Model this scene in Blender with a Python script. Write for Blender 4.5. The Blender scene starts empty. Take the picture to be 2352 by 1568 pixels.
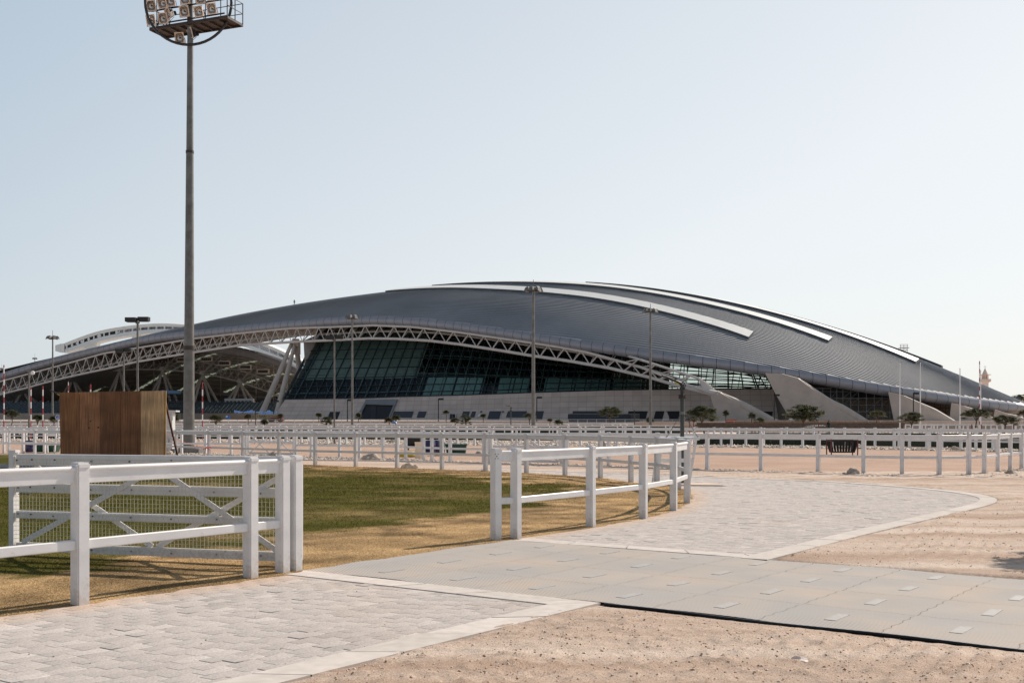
import bpy, bmesh, math, random
import numpy as np
from mathutils import Vector, Matrix
R = random.Random(7)
NR = np.random.RandomState(11)
sc = bpy.context.scene
COL = sc.collection

# ---------------------------------------------------------------- survey numbers
F, CU, HZ, CZ = 2582.0, 1176.0, 970.0, 1.66      # focal length, centre column, horizon row, eye height


def P(u, v, Y):
    return Vector(((u - CU) / F * Y, Y, CZ + (HZ - v) / F * Y))


def G(u, v, z=0.0):
    Y = F * (CZ - z) / (v - HZ)
    return Vector(((u - CU) / F * Y, Y, z))


def XU(u, Y):
    return (u - CU) / F * Y


def ZV(v, Y):
    return CZ + (HZ - v) / F * Y


# ---------------------------------------------------------------- materials
def new_mat(name):
    m = bpy.data.materials.new(name)
    m.use_nodes = True
    nt = m.node_tree
    b = nt.nodes['Principled BSDF']
    return m, nt, b


def mat(name, col, rough=0.6, metal=0.0, var=0.0, scale=3.0, bump=0.0, bscale=None, spec=0.5, stretch=None, dark=None, coords='Object'):
    """Principled material whose colour drifts with noise; optional bump."""
    m, nt, b = new_mat(name)
    b.inputs['Base Color'].default_value = (*col, 1)
    b.inputs['Roughness'].default_value = rough
    b.inputs['Metallic'].default_value = metal
    b.inputs['Specular IOR Level'].default_value = spec
    L = nt.links
    tc = nt.nodes.new('ShaderNodeTexCoord')
    src = tc.outputs[coords]
    if stretch:
        mp = nt.nodes.new('ShaderNodeMapping')
        mp.inputs['Scale'].default_value = stretch
        L.new(src, mp.inputs['Vector'])
        src = mp.outputs['Vector']
    if var > 0:
        n = nt.nodes.new('ShaderNodeTexNoise')
        n.inputs['Scale'].default_value = scale
        n.inputs['Detail'].default_value = 6
        n.inputs['Roughness'].default_value = 0.65
        L.new(src, n.inputs['Vector'])
        r = nt.nodes.new('ShaderNodeValToRGB')
        d = dark if dark else tuple(c * (1 - var) for c in col)
        r.color_ramp.elements[0].position = 0.32
        r.color_ramp.elements[1].position = 0.68
        r.color_ramp.elements[0].color = (*d, 1)
        r.color_ramp.elements[1].color = (*[min(1, c * (1 + var * .5)) for c in col], 1)
        L.new(n.outputs['Fac'], r.inputs['Fac'])
        L.new(r.outputs['Color'], b.inputs['Base Color'])
    if bump > 0:
        n2 = nt.nodes.new('ShaderNodeTexNoise')
        n2.inputs['Scale'].default_value = bscale or scale * 6
        n2.inputs['Detail'].default_value = 5
        L.new(src, n2.inputs['Vector'])
        bp = nt.nodes.new('ShaderNodeBump')
        bp.inputs['Strength'].default_value = bump
        bp.inputs['Distance'].default_value = 0.02
        L.new(n2.outputs['Fac'], bp.inputs['Height'])
        L.new(bp.outputs['Normal'], b.inputs['Normal'])
    return m


def attr_mat(name, rough=0.8, layer='col', noise=0.0, nscale=40.0, bump=0.0, bscale=60.0, bdist=0.01, spec=0.3):
    """Base colour from a per-face/vertex colour attribute holding the thing's own colour."""
    m, nt, b = new_mat(name)
    L = nt.links
    a = nt.nodes.new('ShaderNodeAttribute')
    a.attribute_name = layer
    out = a.outputs['Color']
    b.inputs['Roughness'].default_value = rough
    b.inputs['Specular IOR Level'].default_value = spec
    tc = nt.nodes.new('ShaderNodeTexCoord')
    if noise > 0:
        n = nt.nodes.new('ShaderNodeTexNoise')
        n.inputs['Scale'].default_value = nscale
        n.inputs['Detail'].default_value = 6
        L.new(tc.outputs['Object'], n.inputs['Vector'])
        mr = nt.nodes.new('ShaderNodeMapRange')
        mr.inputs['From Min'].default_value = .3
        mr.inputs['From Max'].default_value = .7
        mr.inputs['To Min'].default_value = 1 - noise
        mr.inputs['To Max'].default_value = 1 + noise
        L.new(n.outputs['Fac'], mr.inputs['Value'])
        mx = nt.nodes.new('ShaderNodeMix')
        mx.data_type = 'RGBA'
        mx.blend_type = 'MULTIPLY'
        mx.inputs['Factor'].default_value = 1
        L.new(out, mx.inputs['A'])
        L.new(mr.outputs['Result'], mx.inputs['B'])
        out = mx.outputs['Result']
    L.new(out, b.inputs['Base Color'])
    if bump > 0:
        n2 = nt.nodes.new('ShaderNodeTexNoise')
        n2.inputs['Scale'].default_value = bscale
        n2.inputs['Detail'].default_value = 6
        L.new(tc.outputs['Object'], n2.inputs['Vector'])
        bp = nt.nodes.new('ShaderNodeBump')
        bp.inputs['Strength'].default_value = bump
        bp.inputs['Distance'].default_value = bdist
        L.new(n2.outputs['Fac'], bp.inputs['Height'])
        L.new(bp.outputs['Normal'], b.inputs['Normal'])
    return m


M = {}
M['pvc'] = mat('white_pvc', (.72, .7, .69), rough=.42, var=.12, scale=3.2, spec=.4)
def _splash(m):
    nt = m.node_tree
    b = nt.nodes['Principled BSDF']
    L = nt.links
    src = b.inputs['Base Color'].links[0].from_socket
    tc = nt.nodes.new('ShaderNodeTexCoord')
    sp = nt.nodes.new('ShaderNodeSeparateXYZ')
    L.new(tc.outputs['Object'], sp.inputs['Vector'])
    n = nt.nodes.new('ShaderNodeTexNoise')
    n.inputs['Scale'].default_value = 26
    n.inputs['Detail'].default_value = 6
    L.new(tc.outputs['Object'], n.inputs['Vector'])
    mr = nt.nodes.new('ShaderNodeMapRange')
    mr.inputs['From Min'].default_value = .3
    mr.inputs['From Max'].default_value = .0
    mr.inputs['To Max'].default_value = .34
    L.new(sp.outputs['Z'], mr.inputs['Value'])
    ad = nt.nodes.new('ShaderNodeMath')
    ad.operation = 'ADD'
    L.new(n.outputs['Fac'], ad.inputs[0])
    L.new(mr.outputs['Result'], ad.inputs[1])
    st = nt.nodes.new('ShaderNodeMapRange')
    st.inputs['From Min'].default_value = .62
    st.inputs['From Max'].default_value = .8
    st.inputs['To Max'].default_value = .35
    L.new(ad.outputs[0], st.inputs['Value'])
    mx = nt.nodes.new('ShaderNodeMix')
    mx.data_type = 'RGBA'
    mx.inputs['B'].default_value = (.42, .31, .22, 1)
    L.new(st.outputs['Result'], mx.inputs['Factor'])
    L.new(src, mx.inputs['A'])
    L.new(mx.outputs['Result'], b.inputs['Base Color'])


_splash(M['pvc'])
M['pvc_far'] = mat('white_pvc_weathered', (.72, .71, .7), rough=.5, var=.08, scale=.6)
M['galv'] = mat('galvanised_steel', (.17, .163, .152), rough=.55, metal=.35, var=.35, scale=2.6, bump=.15)
M['dark_steel'] = mat('dark_steel', (.035, .033, .035), rough=.5, metal=.3, var=.3, scale=4)
M['rust_steel'] = mat('brown_painted_steel', (.045, .03, .023), rough=.6, var=.4, scale=3)
M['black'] = mat('black_plastic', (.008, .008, .009), rough=.5)
M['rubber'] = mat('black_rubber', (.012, .012, .012), rough=.35, var=.3, scale=30)
M['wire'] = mat('galvanised_wire', (.62, .6, .5), rough=.5, metal=.2)
M['bolt'] = mat('dark_bolt', (.03, .025, .022), rough=.6)
M['truss'] = mat('cream_painted_tube', (.64, .58, .53), rough=.45, var=.1, scale=.5)
M['conc'] = mat('smooth_concrete', (.5, .425, .365), rough=.7, var=.16, scale=.35, bump=.05, bscale=3)
M['fascia'] = mat('grey_metal_panel', (.29, .298, .33), rough=.45, metal=.2, var=.12, scale=.35)
M['gap'] = mat('dark_joint', (.02, .021, .024), rough=.9)
M['skylight'] = mat('white_sheet_metal', (.66, .66, .63), rough=.5, var=.05, scale=.3)
M['curb_shadow'] = mat('skylight_shadow_side', (.055, .065, .075), rough=.6)  # dark tone paints the shadow side of the raised roof strips
M['frame'] = mat('dark_mullion', (.022, .034, .037), rough=.35, metal=.3)
M['frame2'] = mat('pale_mullion', (.5, .58, .55), rough=.4, metal=.1)
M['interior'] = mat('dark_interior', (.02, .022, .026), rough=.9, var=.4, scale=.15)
M['interior_pale'] = mat('pale_interior_wall', (.6, .78, .74), rough=.8, var=.1, scale=.2)
M['void'] = mat('dark_opening', (.012, .012, .014), rough=.6)
M['slate_window'] = mat('slate_window', (.045, .05, .06), rough=.35)
M['white_beam'] = mat('white_clad_beam', (.82, .8, .75), rough=.5, var=.06, scale=.2)
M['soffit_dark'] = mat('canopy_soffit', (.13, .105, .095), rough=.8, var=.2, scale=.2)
M['seat_blue'] = mat('blue_grey_seating', (.06, .085, .1), rough=.6, var=.4, scale=1.2)
M['stone_low'] = mat('brown_stone', (.2, .15, .115), rough=.9, var=.25, scale=1.5)
M['tan_wall'] = mat('tan_render', (.36, .29, .235), rough=.9, var=.12, scale=.4)
M['rock'] = mat('pale_limestone', (.5, .41, .33), rough=.95, var=.4, scale=5, bump=.8, bscale=16)
M['cabinet'] = mat('grey_white_cabinet', (.55, .56, .56), rough=.5, var=.06, scale=2)
M['red'] = mat('red_paint', (.3, .03, .035), rough=.5)
M['white_paint'] = mat('white_paint', (.72, .7, .7), rough=.5, var=.06, scale=5)
M['teal'] = mat('dark_green_plastic', (.008, .07, .055), rough=.4)
M['navy'] = mat('navy_plastic', (.02, .018, .09), rough=.4)
M['cream'] = mat('cream_plastic', (.72, .6, .44), rough=.5, var=.05, scale=4)
M['container'] = mat('dark_blue_container', (.016, .026, .045), rough=.5, var=.2, scale=1)
M['sign_blue'] = mat('blue_sign', (.03, .16, .5), rough=.4)
M['blue_sheet'] = mat('crumpled_blue_sheet', (.16, .35, .75), rough=.6, var=.6, scale=1.6, dark=(.62, .7, .8))
M['banner'] = mat('ochre_banner', (.4, .31, .17), rough=.7, var=.1, scale=1)
M['darkred'] = mat('dark_red_paint', (.16, .02, .025), rough=.4)
M['orange'] = mat('orange_plastic', (.6, .13, .05), rough=.5)
M['yellow'] = mat('yellow_hose', (.45, .37, .03), rough=.5)
M['trunk'] = mat('grey_brown_bark', (.12, .085, .06), rough=.9, var=.3, scale=8)
M['hedge'] = mat('hedge_leaf', (.02, .026, .013), rough=.7, var=.6, scale=8)
M['minaret'] = mat('hazed_pink_stone', (.75, .61, .53), rough=.9, var=.08, scale=.6)  # pale tone has the distant haze put into the stone colour
M['scaf'] = mat('scaffold_tube', (.34, .37, .4), rough=.5, metal=.3)
M['scaf_red'] = mat('red_oxide_tube', (.16, .06, .05), rough=.6)
M['ply_deck'] = mat('scaffold_plank', (.3, .25, .2), rough=.9, var=.2, scale=2)
M['cloth_dark'] = mat('dark_green_cloth', (.012, .022, .022), rough=.9, var=.4, scale=8)
M['skin'] = mat('brown_skin', (.17, .09, .06), rough=.6)
M['cord'] = mat('orange_red_cord', (.65, .09, .05), rough=.6)
M['car_glass'] = mat('car_glass', (.012, .014, .017), rough=.08)
M['paper'] = mat('crumpled_paper', (.78, .66, .6), rough=.9, var=.3, scale=25)
M['lens'] = mat('lamp_reflector', (.6, .54, .5), rough=.28, metal=.85, var=.4, scale=7)
M['lamp_rim'] = mat('lamp_rim', (.75, .55, .42), rough=.5, metal=.2)


def leaf_mat(name, c1, c2):
    m, nt, b = new_mat(name)
    L = nt.links
    geo = nt.nodes.new('ShaderNodeNewGeometry')
    r = nt.nodes.new('ShaderNodeValToRGB')
    r.color_ramp.elements[0].color = (*c1, 1)
    r.color_ramp.elements[1].color = (*c2, 1)
    L.new(geo.outputs['Random Per Island'], r.inputs['Fac'])
    L.new(r.outputs['Color'], b.inputs['Base Color'])
    b.inputs['Roughness'].default_value = .6
    b.inputs['Specular IOR Level'].default_value = .25
    tr = nt.nodes.new('ShaderNodeBsdfTranslucent')
    L.new(r.outputs['Color'], tr.inputs['Color'])
    mx = nt.nodes.new('ShaderNodeMixShader')
    mx.inputs['Fac'].default_value = .25
    L.new(b.outputs['BSDF'], mx.inputs[1])
    L.new(tr.outputs['BSDF'], mx.inputs[2])
    L.new(mx.outputs['Shader'], nt.nodes['Material Output'].inputs['Surface'])
    return m


M['leaf'] = leaf_mat('feathery_leaf', (.055, .068, .03), (.14, .15, .075))
M['leaf_pale'] = leaf_mat('pale_leaf', (.09, .085, .04), (.16, .14, .07))
M['grass'] = None


# ---------------------------------------------------------------- mesh builder
class MB:
    def __init__(self):
        self.v, self.f, self.m, self.c = [], [], [], []
        self.cur = 0
        self.col = None

    def add(self, verts, faces, mi=None):
        o = len(self.v)
        self.v.extend([tuple(x) for x in verts])
        for fc in faces:
            self.f.append(tuple(i + o for i in fc))
            self.m.append(self.cur if mi is None else mi)
            self.c.append(self.col)
        return o

    def box(self, c, s, rz=0.0, mi=None, rot=None):
        hx, hy, hz = s[0] / 2, s[1] / 2, s[2] / 2
        pts = [Vector((x, y, z)) for z in (-hz, hz) for x, y in ((-hx, -hy), (hx, -hy), (hx, hy), (-hx, hy))]
        m = rot if rot is not None else Matrix.Rotation(rz, 3, 'Z')
        c = Vector(c)
        pts = [m @ p + c for p in pts]
        self.add(pts, [(3, 2, 1, 0), (4, 5, 6, 7), (0, 1, 5, 4), (1, 2, 6, 5), (2, 3, 7, 6), (3, 0, 4, 7)], mi)

    def beam(self, a, b, w, h, mi=None, up=Vector((0, 0, 1))):
        a, b = Vector(a), Vector(b)
        d = (b - a)
        if d.length < 1e-6:
            return
        x = d.normalized()
        y = up.cross(x)
        if y.length < 1e-4:
            y = Vector((1, 0, 0)).cross(x)
        y.normalize()
        z = x.cross(y)
        rot = Matrix((x, y, z)).transposed()
        self.box((a + b) / 2, (d.length, w, h), rot=rot, mi=mi)

    def tube(self, pts, r, n=6, mi=None, caps=True):
        pts = [Vector(p) for p in pts]
        rs = r if isinstance(r, (list, tuple)) else [r] * len(pts)
        rings = []
        prev = None
        for i, p in enumerate(pts):
            if i == 0:
                d = pts[1] - pts[0]
            elif i == len(pts) - 1:
                d = pts[-1] - pts[-2]
            else:
                d = (pts[i + 1] - pts[i]).normalized() + (pts[i] - pts[i - 1]).normalized()
            d.normalize()
            if prev is None:
                ref = Vector((0, 0, 1)) if abs(d.z) < .95 else Vector((1, 0, 0))
                x = ref.cross(d).normalized()
            else:
                x = prev - d * prev.dot(d)
                x.normalize()
            prev = x
            y = d.cross(x)
            rings.append([p + (x * math.cos(2 * math.pi * k / n) + y * math.sin(2 * math.pi * k / n)) * rs[i] for k in range(n)])
        vs = [q for ring in rings for q in ring]
        fs = []
        for i in range(len(pts) - 1):
            for k in range(n):
                k2 = (k + 1) % n
                fs.append((i * n + k, i * n + k2, (i + 1) * n + k2, (i + 1) * n + k))
        if caps:
            fs.append(tuple(range(n - 1, -1, -1)))
            fs.append(tuple((len(pts) - 1) * n + k for k in range(n)))
        self.add(vs, fs, mi)

    def lathe(self, prof, c=(0, 0, 0), n=12, mi=None, a0=0.0):
        """prof: list of (r, z)."""
        c = Vector(c)
        vs = []
        for r, z in prof:
            for k in range(n):
                a = a0 + 2 * math.pi * k / n
                vs.append(c + Vector((r * math.cos(a), r * math.sin(a), z)))
        fs = []
        for i in range(len(prof) - 1):
            for k in range(n):
                k2 = (k + 1) % n
                fs.append((i * n + k, i * n + k2, (i + 1) * n + k2, (i + 1) * n + k))
        fs.append(tuple(range(n - 1, -1, -1)))
        fs.append(tuple((len(prof) - 1) * n + k for k in range(n)))
        self.add(vs, fs, mi)

    def grid(self, rows, mi=None, flip=False):
        """rows: list of equally long lists of points."""
        n = len(rows[0])
        vs = [p for r in rows for p in r]
        fs = []
        for i in range(len(rows) - 1):
            for k in range(n - 1):
                q = (i * n + k, i * n + k + 1, (i + 1) * n + k + 1, (i + 1) * n + k)
                fs.append(q[::-1] if flip else q)
        self.add(vs, fs, mi)

    def slab(self, poly, d, mi=None):
        """thick polygon: outline points (3-D, planar) extruded by vector d."""
        poly = [Vector(p) for p in poly]
        d = Vector(d)
        n = len(poly)
        vs = poly + [p + d for p in poly]
        fs = [tuple(range(n)), tuple(range(2 * n - 1, n - 1, -1))]
        for k in range(n):
            k2 = (k + 1) % n
            fs.append((k, n + k, n + k2, k2))
        self.add(vs, fs, mi)

    def build(self, name, mats, parent=None, loc=None, smooth=False, fixn=True):
        me = bpy.data.meshes.new(name)
        off = Vector(loc) if loc is not None else (Vector(parent['_o']) if parent is not None else Vector((0, 0, 0)))
        vs = np.array(self.v, dtype=np.float64) - np.array(off)
        me.from_pydata(vs.tolist(), [], self.f)
        if not isinstance(mats, (list, tuple)):
            mats = [mats]
        for mm in mats:
            me.materials.append(mm)
        if len(mats) > 1:
            me.polygons.foreach_set('material_index', self.m)
        if any(c is not None for c in self.c):
            at = me.attributes.new('col', 'FLOAT_COLOR', 'FACE')
            arr = np.array([(*(c if c is not None else (.5, .5, .5)), 1.0) for c in self.c], dtype=np.float32)
            at.data.foreach_set('color', arr.ravel())
        if fixn:
            bm = bmesh.new()
            bm.from_mesh(me)
            bmesh.ops.recalc_face_normals(bm, faces=bm.faces)
            bm.to_mesh(me)
            bm.free()
        if smooth:
            me.polygons.foreach_set('use_smooth', [True] * len(me.polygons))
            try:
                me.set_sharp_from_angle(angle=math.radians(38))
            except Exception:
                pass
        me.update()
        o = bpy.data.objects.new(name, me)
        COL.objects.link(o)
        if parent is not None:
            o.parent = parent
            o['_o'] = list(off)
        else:
            o.location = off
            o['_o'] = list(off)
        return o


ROOTS = []


def tag(o, label=None, cat=None, group=None, kind=None):
    if label:
        o['label'] = label
    if cat:
        o['category'] = cat
    if group:
        o['group'] = group
    if kind:
        o['kind'] = kind
    return o


def thing(name, label, cat, loc, group=None, rz=0.0):
    o = bpy.data.objects.new(name, None)
    COL.objects.link(o)
    o.location = loc
    o.rotation_euler = (0, 0, rz)
    o['_o'] = list(loc)
    tag(o, label, cat, group)
    return o


def mesh_from(name, mb, mats, smooth=False):
    """mesh datablock only (local coordinates), to be shared by copies."""
    o = mb.build(name, mats, smooth=smooth)
    me = o.data
    bpy.data.objects.remove(o)
    return me


def inst(name, me, parent, loc, rz=0.0, scale=(1, 1, 1), rot=None):
    o = bpy.data.objects.new(name, me)
    COL.objects.link(o)
    o.parent = parent
    o.location = loc
    o.rotation_euler = rot if rot is not None else (0, 0, rz)
    o.scale = scale
    return o


def copy_tree(o, parent=None):
    c = o.copy()
    COL.objects.link(c)
    if parent is not None:
        c.parent = parent
    for ch in list(o.children):
        copy_tree(ch, c)
    return c


def np_mesh(name, verts, faces, mats, parent=None, loc=(0, 0, 0), fcol=None, vcol=None, smooth=False):
    """fast mesh from numpy: faces (n,k) all same k."""
    me = bpy.data.meshes.new(name)
    verts = np.asarray(verts, dtype=np.float32)
    faces = np.asarray(faces, dtype=np.int32)
    n, k = faces.shape
    me.vertices.add(len(verts))
    me.vertices.foreach_set('co', verts.ravel())
    me.loops.add(n * k)
    me.loops.foreach_set('vertex_index', faces.ravel())
    me.polygons.add(n)
    me.polygons.foreach_set('loop_start', np.arange(0, n * k, k, dtype=np.int32))
    try:
        me.polygons.foreach_set('loop_total', np.full(n, k, dtype=np.int32))
    except Exception:
        pass
    for mm in (mats if isinstance(mats, (list, tuple)) else [mats]):
        me.materials.append(mm)
    if smooth:
        me.polygons.foreach_set('use_smooth', np.ones(n, dtype=bool))
    if fcol is not None:
        at = me.attributes.new('col', 'FLOAT_COLOR', 'FACE')
        a = np.ones((n, 4), dtype=np.float32)
        a[:, :3] = fcol
        at.data.foreach_set('color', a.ravel())
    if vcol is not None:
        at = me.attributes.new('col', 'FLOAT_COLOR', 'POINT')
        a = np.ones((len(verts), 4), dtype=np.float32)
        a[:, :3] = vcol
        at.data.foreach_set('color', a.ravel())
    me.update(calc_edges=True)
    me.validate()
    o = bpy.data.objects.new(name, me)
    COL.objects.link(o)
    o.location = loc
    if parent is not None:
        o.parent = parent
    return o


# smooth random field used for ground relief and plant cover
def vnoise(x, y, seed=0):
    x = np.asarray(x, dtype=np.float64)
    y = np.asarray(y, dtype=np.float64)
    xi, yi = np.floor(x).astype(np.int64), np.floor(y).astype(np.int64)
    fx, fy = x - xi, y - yi
    fx, fy = fx * fx * (3 - 2 * fx), fy * fy * (3 - 2 * fy)

    def h(a, b):
        n = (a * 374761393 + b * 668265263 + seed * 982451653) & 0xffffffff
        n = ((n ^ (n >> 13)) * 1274126177) & 0xffffffff
        return ((n ^ (n >> 16)) & 0xffff) / 65535.0
    return (h(xi, yi) * (1 - fx) + h(xi + 1, yi) * fx) * (1 - fy) + (h(xi, yi + 1) * (1 - fx) + h(xi + 1, yi + 1) * fx) * fy


def fbm(x, y, seed=0, oct=4):
    s, a, t = 0, 1.0, 0
    for k in range(oct):
        s = s + a * vnoise(np.asarray(x) * 2 ** k, np.asarray(y) * 2 ** k, seed + k)
        t += a
        a *= .5
    return s / t


def in_poly(px, py, poly):
    px, py = np.asarray(px), np.asarray(py)
    inside = np.zeros(px.shape, dtype=bool)
    n = len(poly)
    j = n - 1
    for i in range(n):
        xi, yi = poly[i]
        xj, yj = poly[j]
        c = ((yi > py) != (yj > py)) & (px < (xj - xi) * (py - yi) / (yj - yi + 1e-12) + xi)
        inside ^= c
        j = i
    return inside


def dist_poly(px, py, poly, closed=True):
    px, py = np.asarray(px, float), np.asarray(py, float)
    d = np.full(px.shape, 1e9)
    n = len(poly)
    for i in range(n if closed else n - 1):
        ax, ay = poly[i]
        bx, by = poly[(i + 1) % n]
        dx, dy = bx - ax, by - ay
        t = np.clip(((px - ax) * dx + (py - ay) * dy) / (dx * dx + dy * dy + 1e-12), 0, 1)
        d = np.minimum(d, np.hypot(px - ax - t * dx, py - ay - t * dy))
    return d


def smooth_curve(pts, n=8):
    """Catmull-Rom through 2-D/3-D points."""
    pts = [Vector(p) for p in pts]
    out = []
    for i in range(len(pts) - 1):
        p0 = pts[max(0, i - 1)]
        p1, p2 = pts[i], pts[i + 1]
        p3 = pts[min(len(pts) - 1, i + 2)]
        for k in range(n):
            t = k / n
            out.append(.5 * ((2 * p1) + (p2 - p0) * t + (2 * p0 - 5 * p1 + 4 * p2 - p3) * t * t + (3 * p1 - p0 - 3 * p2 + p3) * t ** 3))
    out.append(pts[-1])
    return out
# ================================================================ GROUND
D1 = np.array((.585, .811))
D1 /= np.linalg.norm(D1)
D2 = np.array((D1[1], -D1[0]))
K = np.array((.81, 10.2))                       # outer corner of the near kerb


def pq(p, q, z=0.0):
    w = K + D1 * p + D2 * q
    return Vector((w[0], w[1], z))


def to_pq(x, y):
    dx, dy = np.asarray(x) - K[0], np.asarray(y) - K[1]
    return dx * D1[0] + dy * D1[1], dx * D2[0] + dy * D2[1]


def g2(u, v):
    a = G(u, v)
    return (a.x, a.y)


# --- lawn outline
e0 = pq(-9, -3.84)
lawn_px = [(690, 1318), (712, 1312), (1150, 1246.5), (1185, 1240), (1357, 1213), (1477, 1192.5), (1547, 1174), (1581, 1156.5), (1588, 1142), (1575, 1127),
           (1530, 1117), (1449, 1109), (1379, 1099), (1297, 1093), (1209, 1087.5), (1115, 1083), (1015, 1079.5), (912, 1076), (817, 1072.5), (724, 1069), (641, 1065)]
LAWN = [(e0.x, e0.y)] + [g2(*p) for p in lawn_px] + [(-24.6, 57), (-60, 62), (-60, 3)]
FAR_KERB_PX = [(1762, 1290.5), (1830, 1272.7), (1954.6, 1239.6), (2079, 1208.6), (2203, 1179.6), (2262, 1164.5), (2284, 1157), (2290, 1150.6), (2281, 1144.4), (2244, 1136), (2161.5, 1125.8),
               (2037, 1115.4), (1913, 1107), (1789, 1102), (1664.7, 1097.6), (1594, 1094.7), (1450, 1088.7), (1346, 1085), (1213, 1080.5), (1115, 1078)]
FK = [Vector((*g2(*p), 0)) for p in FAR_KERB_PX]
FKC = smooth_curve(FK, 8)


def offset_curve(c, w):
    out = []
    for i, p in enumerate(c):
        d = (c[min(i + 1, len(c) - 1)] - c[max(i - 1, 0)])
        d.normalize()
        out.append(p + Vector((-d.y, d.x, 0)) * w)
    return out


FKI = offset_curve(FKC, .34)
far_path_poly = [tuple(p[:2]) for p in FKI] + [g2(1115, 1082), g2(1209, 1088), g2(1297, 1093.5), g2(1379, 1100), g2(1449, 1110), g2(1530, 1119), g2(1575, 1128), g2(1586, 1142),
                                                g2(1579, 1158), g2(1545, 1176), g2(1475, 1194.5), g2(1355, 1215), g2(1180, 1242)] + [tuple(pq(4.2, -3.9)[:2]), tuple(pq(4.2, -.2)[:2])]


# --- sand material: one procedural sand for all open ground
def sand_mat(name, c1, c2, c3, streak=None, bump=.5):
    m, nt, b = new_mat(name)
    L = nt.links
    tc = nt.nodes.new('ShaderNodeTexCoord')
    n1 = nt.nodes.new('ShaderNodeTexNoise')
    n1.inputs['Scale'].default_value = .35
    n1.inputs['Detail'].default_value = 8
    n1.inputs['Roughness'].default_value = .6
    mp = nt.nodes.new('ShaderNodeMapping')
    mp.inputs['Rotation'].default_value = (0, 0, -math.atan2(D1[1], D1[0]))
    mp.inputs['Scale'].default_value = streak or (1, 1, 1)
    L.new(tc.outputs['Object'], mp.inputs['Vector'])
    L.new(mp.outputs['Vector'], n1.inputs['Vector'])
    r = nt.nodes.new('ShaderNodeValToRGB')
    r.color_ramp.elements[0].position = .36
    r.color_ramp.elements[1].position = .64
    r.color_ramp.elements[0].color = (*c1, 1)
    r.color_ramp.elements[1].color = (*c2, 1)
    e = r.color_ramp.elements.new(.5)
    e.color = (*[(a + c) / 2 for a, c in zip(c1, c2)], 1)
    L.new(n1.outputs['Fac'], r.inputs['Fac'])
    n2 = nt.nodes.new('ShaderNodeTexNoise')
    n2.inputs['Scale'].default_value = 95
    n2.inputs['Detail'].default_value = 4
    n2.inputs['Roughness'].default_value = .8
    L.new(tc.outputs['Object'], n2.inputs['Vector'])
    r2 = nt.nodes.new('ShaderNodeValToRGB')
    r2.color_ramp.elements[0].position = .36
    r2.color_ramp.elements[1].position = .54
    r2.color_ramp.elements[0].color = (*c3, 1)
    r2.color_ramp.elements[1].color = (1, 1, 1, 1)
    L.new(n2.outputs['Fac'], r2.inputs['Fac'])
    mx = nt.nodes.new('ShaderNodeMix')
    mx.data_type = 'RGBA'
    mx.blend_type = 'MULTIPLY'
    mx.inputs['Factor'].default_value = 1
    L.new(r.outputs['Color'], mx.inputs['A'])
    L.new(r2.outputs['Color'], mx.inputs['B'])
    L.new(mx.outputs['Result'], b.inputs['Base Color'])
    b.inputs['Roughness'].default_value = .95
    b.inputs['Specular IOR Level'].default_value = .15
    n3 = nt.nodes.new('ShaderNodeTexNoise')
    n3.inputs['Scale'].default_value = 30
    n3.inputs['Detail'].default_value = 8
    n3.inputs['Roughness'].default_value = .75
    L.new(tc.outputs['Object'], n3.inputs['Vector'])
    bp = nt.nodes.new('ShaderNodeBump')
    bp.inputs['Strength'].default_value = bump
    bp.inputs['Distance'].default_value = .03
    L.new(n3.outputs['Fac'], bp.inputs['Height'])
    L.new(bp.outputs['Normal'], b.inputs['Normal'])
    return m


M['sand'] = sand_mat('track_sand', (.44, .318, .238), (.66, .55, .46), (.46, .38, .33), streak=(.14, 4.2, 1))
M['arena_sand'] = sand_mat('arena_sand', (.4, .275, .205), (.475, .335, .255), (.78, .72, .68), streak=(1, 1, 1), bump=.7)
M['pale_sand'] = sand_mat('pale_ground', (.56, .45, .37), (.62, .52, .44), (.85, .82, .8), streak=(1, 1, 1))
M['gravel_bed'] = sand_mat('gravel_bed', (.5, .42, .36), (.66, .58, .5), (.4, .36, .33), streak=(1, 1, 1), bump=1.0)


def sheet(name, poly, z, m, kind='structure', label=None):
    mb = MB()
    poly = [Vector((p[0], p[1], z)) for p in poly]
    bm = bmesh.new()
    vs = [bm.verts.new(p) for p in poly]
    f = bm.faces.new(vs)
    bmesh.ops.triangulate(bm, faces=[f])
    bmesh.ops.recalc_face_normals(bm, faces=bm.faces)
    for ff in bm.faces:
        if ff.normal.z < 0:
            ff.normal_flip()
    me = bpy.data.meshes.new(name)
    bm.to_mesh(me)
    bm.free()
    me.materials.append(m)
    o = bpy.data.objects.new(name, me)
    COL.objects.link(o)
    o['_o'] = [0, 0, 0]
    tag(o, label=label, kind=kind)
    return o


gm = MB()
gm.add([(-4000, -40, -.03), (4000, -40, -.03), (4000, 7000, -.03), (-4000, 7000, -.03)], [(0, 1, 2, 3)])
tag(gm.build('ground', M['pale_sand']), kind='structure')

# plateau the arena stands on
em = MB()
rows = []
for y, y2, z in ((196, 205.6, -.06), (207, 206.2, 1.3), (212, 212, 1.55), (232, 232, 2.0), (260, 260, 2.25), (6900, 6900, 2.3)):
    rows.append([Vector((x, y if x < 33.7 else y2, z)) for x in (-3900, -300, -100, 0, 33.6, 33.8, 100, 300, 3900)])
em.grid(rows[:4], 0)
em.grid(rows[3:], 1)
M['bank'] = sand_mat('earth_bank', (.1, .066, .05), (.17, .115, .09), (.6, .55, .5), streak=(1, 1, 1))
tag(em.build('embankment', [M['bank'], M['pale_sand']]), kind='structure')


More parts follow.
